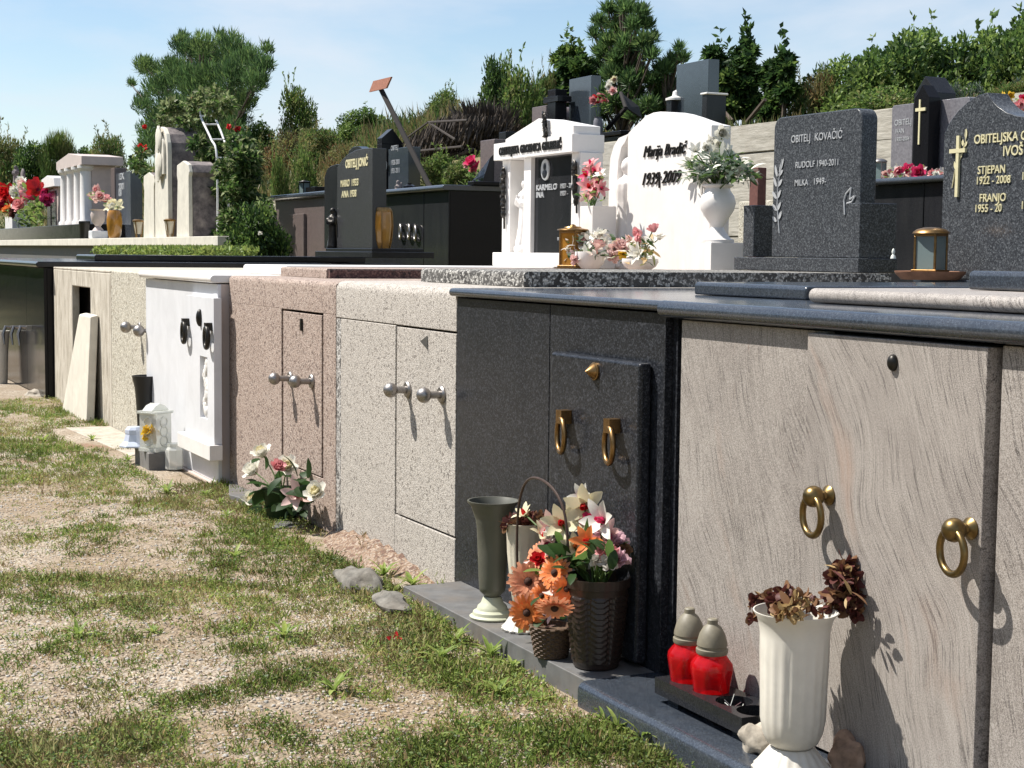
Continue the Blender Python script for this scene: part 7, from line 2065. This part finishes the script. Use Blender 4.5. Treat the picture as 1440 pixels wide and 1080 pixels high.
# clover-like low weeds: small round leaves
x, y = visible_ground(26000); g_ = gdens(x, y); ok = (rng.random(len(x)) < np.clip(g_ - .2, 0, 1)) & ~onplinth(x, y)
x, y = x[ok], y[ok]; nb = 10
bx = np.repeat(x, nb) + rng.normal(size=len(x) * nb) * .022; by = np.repeat(y, nb) + rng.normal(size=len(x) * nb) * .022
ok = (bx < -.004) & ~onplinth(bx, by); bx, by = bx[ok], by[ok]; N = len(bx)
pos = np.stack([bx, by, HT(bx, by) + rng.uniform(.002, .035, N)], 1)
me = leaf_mesh('ground_weeds', pos, rng.normal(size=(N, 3)) * [1, 1, .4] + [0, 0, .2], rng.normal(size=(N, 3)) * .5 + [0, 0, 1], rng.uniform(.008, .018, N), rng.uniform(.005, .011, N), [MT['grass_a'], MT['leaf_mid'], MT['grass_b']], rng.integers(0, 3, N))
link_mesh('ground_weeds', me, label='low small-leaved weeds between the grass', cat='weeds', kind='stuff')
# gravel
x, y = visible_ground(40000, .3); g_ = gdens(x, y)
ok = (rng.random(len(x)) < (1.05 - g_)) & ~onplinth(x, y) & (y < 13); x, y = x[ok], y[ok]; N = len(x)
base = np.array([[1, 0, 0], [0, 1, 0], [-1, 0, 0], [0, -1, 0], [0, 0, 1], [0, 0, -1], [.6, .6, .45], [-.6, .6, .4], [-.6, -.6, .5], [.6, -.6, .35]], float)
fc = np.array([[0, 6, 4], [6, 1, 4], [1, 7, 4], [7, 2, 4], [2, 8, 4], [8, 3, 4], [3, 9, 4], [9, 0, 4], [0, 1, 6], [1, 2, 7], [2, 3, 8], [3, 0, 9]])
sc = rng.uniform(.0035, .0095, (N, 1, 1)) * rng.uniform(.6, 1.3, (N, 1, 3)) * np.array([1, 1, .65])
an = rng.random(N) * 6.28; ca, sa = np.cos(an), np.sin(an)
V = base[None] * sc + rng.normal(size=(N, 10, 3)) * .0006
V = np.stack([V[..., 0] * ca[:, None] - V[..., 1] * sa[:, None], V[..., 0] * sa[:, None] + V[..., 1] * ca[:, None], V[..., 2]], -1)
V += np.stack([x, y, HT(x, y) + .001], 1)[:, None]
T = (np.arange(N)[:, None, None] * 10 + fc[None]).reshape(-1, 3)
me = bpy.data.meshes.new('gravel')
me.vertices.add(N * 10); me.vertices.foreach_set('co', V.ravel())
me.loops.add(len(T) * 3); me.loops.foreach_set('vertex_index', T.ravel().astype(np.int32))
me.polygons.add(len(T)); me.polygons.foreach_set('loop_start', np.arange(0, len(T) * 3, 3, dtype=np.int32))
MT['grav_a'] = plain('pale_gravel', (.46, .39, .31), .9, 0, .3, 60); MT['grav_b'] = plain('tan_gravel', (.33, .25, .18), .9, 0, .3, 60); MT['grav_c'] = plain('grey_gravel', (.38, .36, .33), .9, 0, .3, 60)
for m_ in ('grav_a', 'grav_b', 'grav_c'): me.materials.append(MT[m_])
me.polygons.foreach_set('material_index', np.repeat(rng.integers(0, 3, N), 12).astype(np.int32))
me.update(calc_edges=True)
link_mesh('gravel', me, label='loose pale gravel on the dry ground', cat='gravel', kind='stuff')
# rusty gravel heap along the foot of the beige tomb
p0, p1 = U(400, 745, Z=0), U(600, 835, Z=0)
mb = MB(); n = 26; prof = []
for i in range(n + 1):
    t = i / n; yy = 7.75 + (6.2 - 7.75) * t; w_ = .05 + .16 * sin(pi * min(1, t * 1.15)) ** .8
    for j, (fx, fz) in enumerate(((0, 1), (.35, .75), (.7, .3), (1, 0))): prof.append((-.002 - w_ * fx, yy, -.03 + (.085 + .012 * sin(i * 2.3 + j)) * fz * (w_ / .2 + .2) - (.02 if j == 3 else 0)))
mb.add(prof, [(i * 4 + j, i * 4 + j + 1, (i + 1) * 4 + j + 1, (i + 1) * 4 + j) for i in range(n) for j in range(3)])
mb.build('gravel_heap', pebble('rusty_gravel', (.16, .09, .05), (.27, .18, .12), (.38, .31, .25), (.12, .06, .04), 90, 0, .8, .25), label='strip of rusty gravel heaped along the foot of the beige pebbledash tomb', cat='gravel', kind='stuff')

# weeds one can tell apart: tall dry stalks and leafy rosettes
def stalk_mb(seed, h, n):
    rr = random.Random(seed); mb = MB()
    for i in range(n):
        a = rr.uniform(0, 6.28); l = rr.uniform(.1, .45); hh = h * rr.uniform(.5, 1)
        P = [Vector((rr.gauss(0, .01), rr.gauss(0, .01), 0))]
        for j in range(1, 5): P.append(Vector((cos(a) * l * hh * (j / 4) ** 1.6, sin(a) * l * hh * (j / 4) ** 1.6, hh * j / 4)))
        mb.tube(P, [.0016, .0014, .0012, .001, .0006], 5)
        for j in range(3):
            q_ = P[2].lerp(P[4], rr.random()); mb.petal(q_, Vector((rr.gauss(0, .5), rr.gauss(0, .5), .9)), (rr.gauss(0, 1), rr.gauss(0, 1), .2), rr.uniform(.02, .05), .006, .1, .4, 1, 3)
    return mb
def rosette_mb(seed, L, n):
    rr = random.Random(seed); mb = MB()
    for i in range(n):
        a = 2 * pi * i / n + rr.uniform(-.3, .3); e_ = rr.uniform(.25, 1.1)
        mb.petal((0, 0, 0), (cos(a) * cos(e_), sin(a) * cos(e_), sin(e_)), (-cos(a) * sin(e_), -sin(a) * sin(e_), cos(e_)), L * rr.uniform(.7, 1.2), L * .2, .2, rr.uniform(.4, 1.2), rr.randrange(2), 4, .1)
    return mb
def mesh_of(mb, mats, nm):
    me = bpy.data.meshes.new(nm); me.from_pydata(mb.v, [], mb.f)
    for m_ in mats: me.materials.append(m_)
    me.polygons.foreach_set('material_index', mb.mi); me.update(); return me
SM = [mesh_of(stalk_mb(s_, .20, 4), [MT['p_drybrown'], MT['hay']], 'stalk') for s_ in (1, 2, 3)] + [mesh_of(stalk_mb(5, .18, 5), [MT['leaf_mid'], MT['grass_b']], 'stalk')]
RM = [mesh_of(rosette_mb(s_, .07, 14), [MT['grass_b'], MT['grass_a']], 'rosette') for s_ in (1, 2, 3)]
rr = random.Random(4)
for i, (px, py) in enumerate(((195, 725), (430, 800), (590, 905), (470, 905), (330, 745), (510, 790), (125, 590), (300, 668), (60, 700), (350, 830), (250, 700), (620, 850), (90, 860), (420, 770))):
    p = put(U(px, py, Z=-.02)); o = bpy.data.objects.new('dry_stalk', SM[i % 4]); COL.objects.link(o); o.location = p; o.rotation_euler = (0, 0, i * 1.1); s_ = rr.uniform(.5, 1.0); o.scale = (s_, s_, s_)
    tag(o, 'thin tall weed stalk standing out of the short grass', 'weed', 'tall weed stalks in the grass')
for i, (px, py) in enumerate(((555, 850), (540, 815), (620, 935), (640, 915), (700, 980), (760, 990), (850, 1020), (870, 1030), (810, 965), (690, 930), (400, 905), (215, 900), (110, 905), (330, 790), (290, 700), (310, 710), (320, 730), (350, 760), (235, 695), (580, 830), (500, 840), (600, 820), (905, 1045), (940, 1060), (470, 985), (60, 620), (130, 620), (180, 650), (650, 890), (720, 945))):
    p = put(U(px, py, Z=-.02)); o = bpy.data.objects.new('weed_rosette', RM[i % 3]); COL.objects.link(o); o.location = p; o.rotation_euler = (0, 0, i * .9); s_ = rr.uniform(.6, 1.4); o.scale = (s_, s_, s_)
    tag(o, 'small bright green leafy weed among the grass', 'weed', 'leafy weeds in the grass')
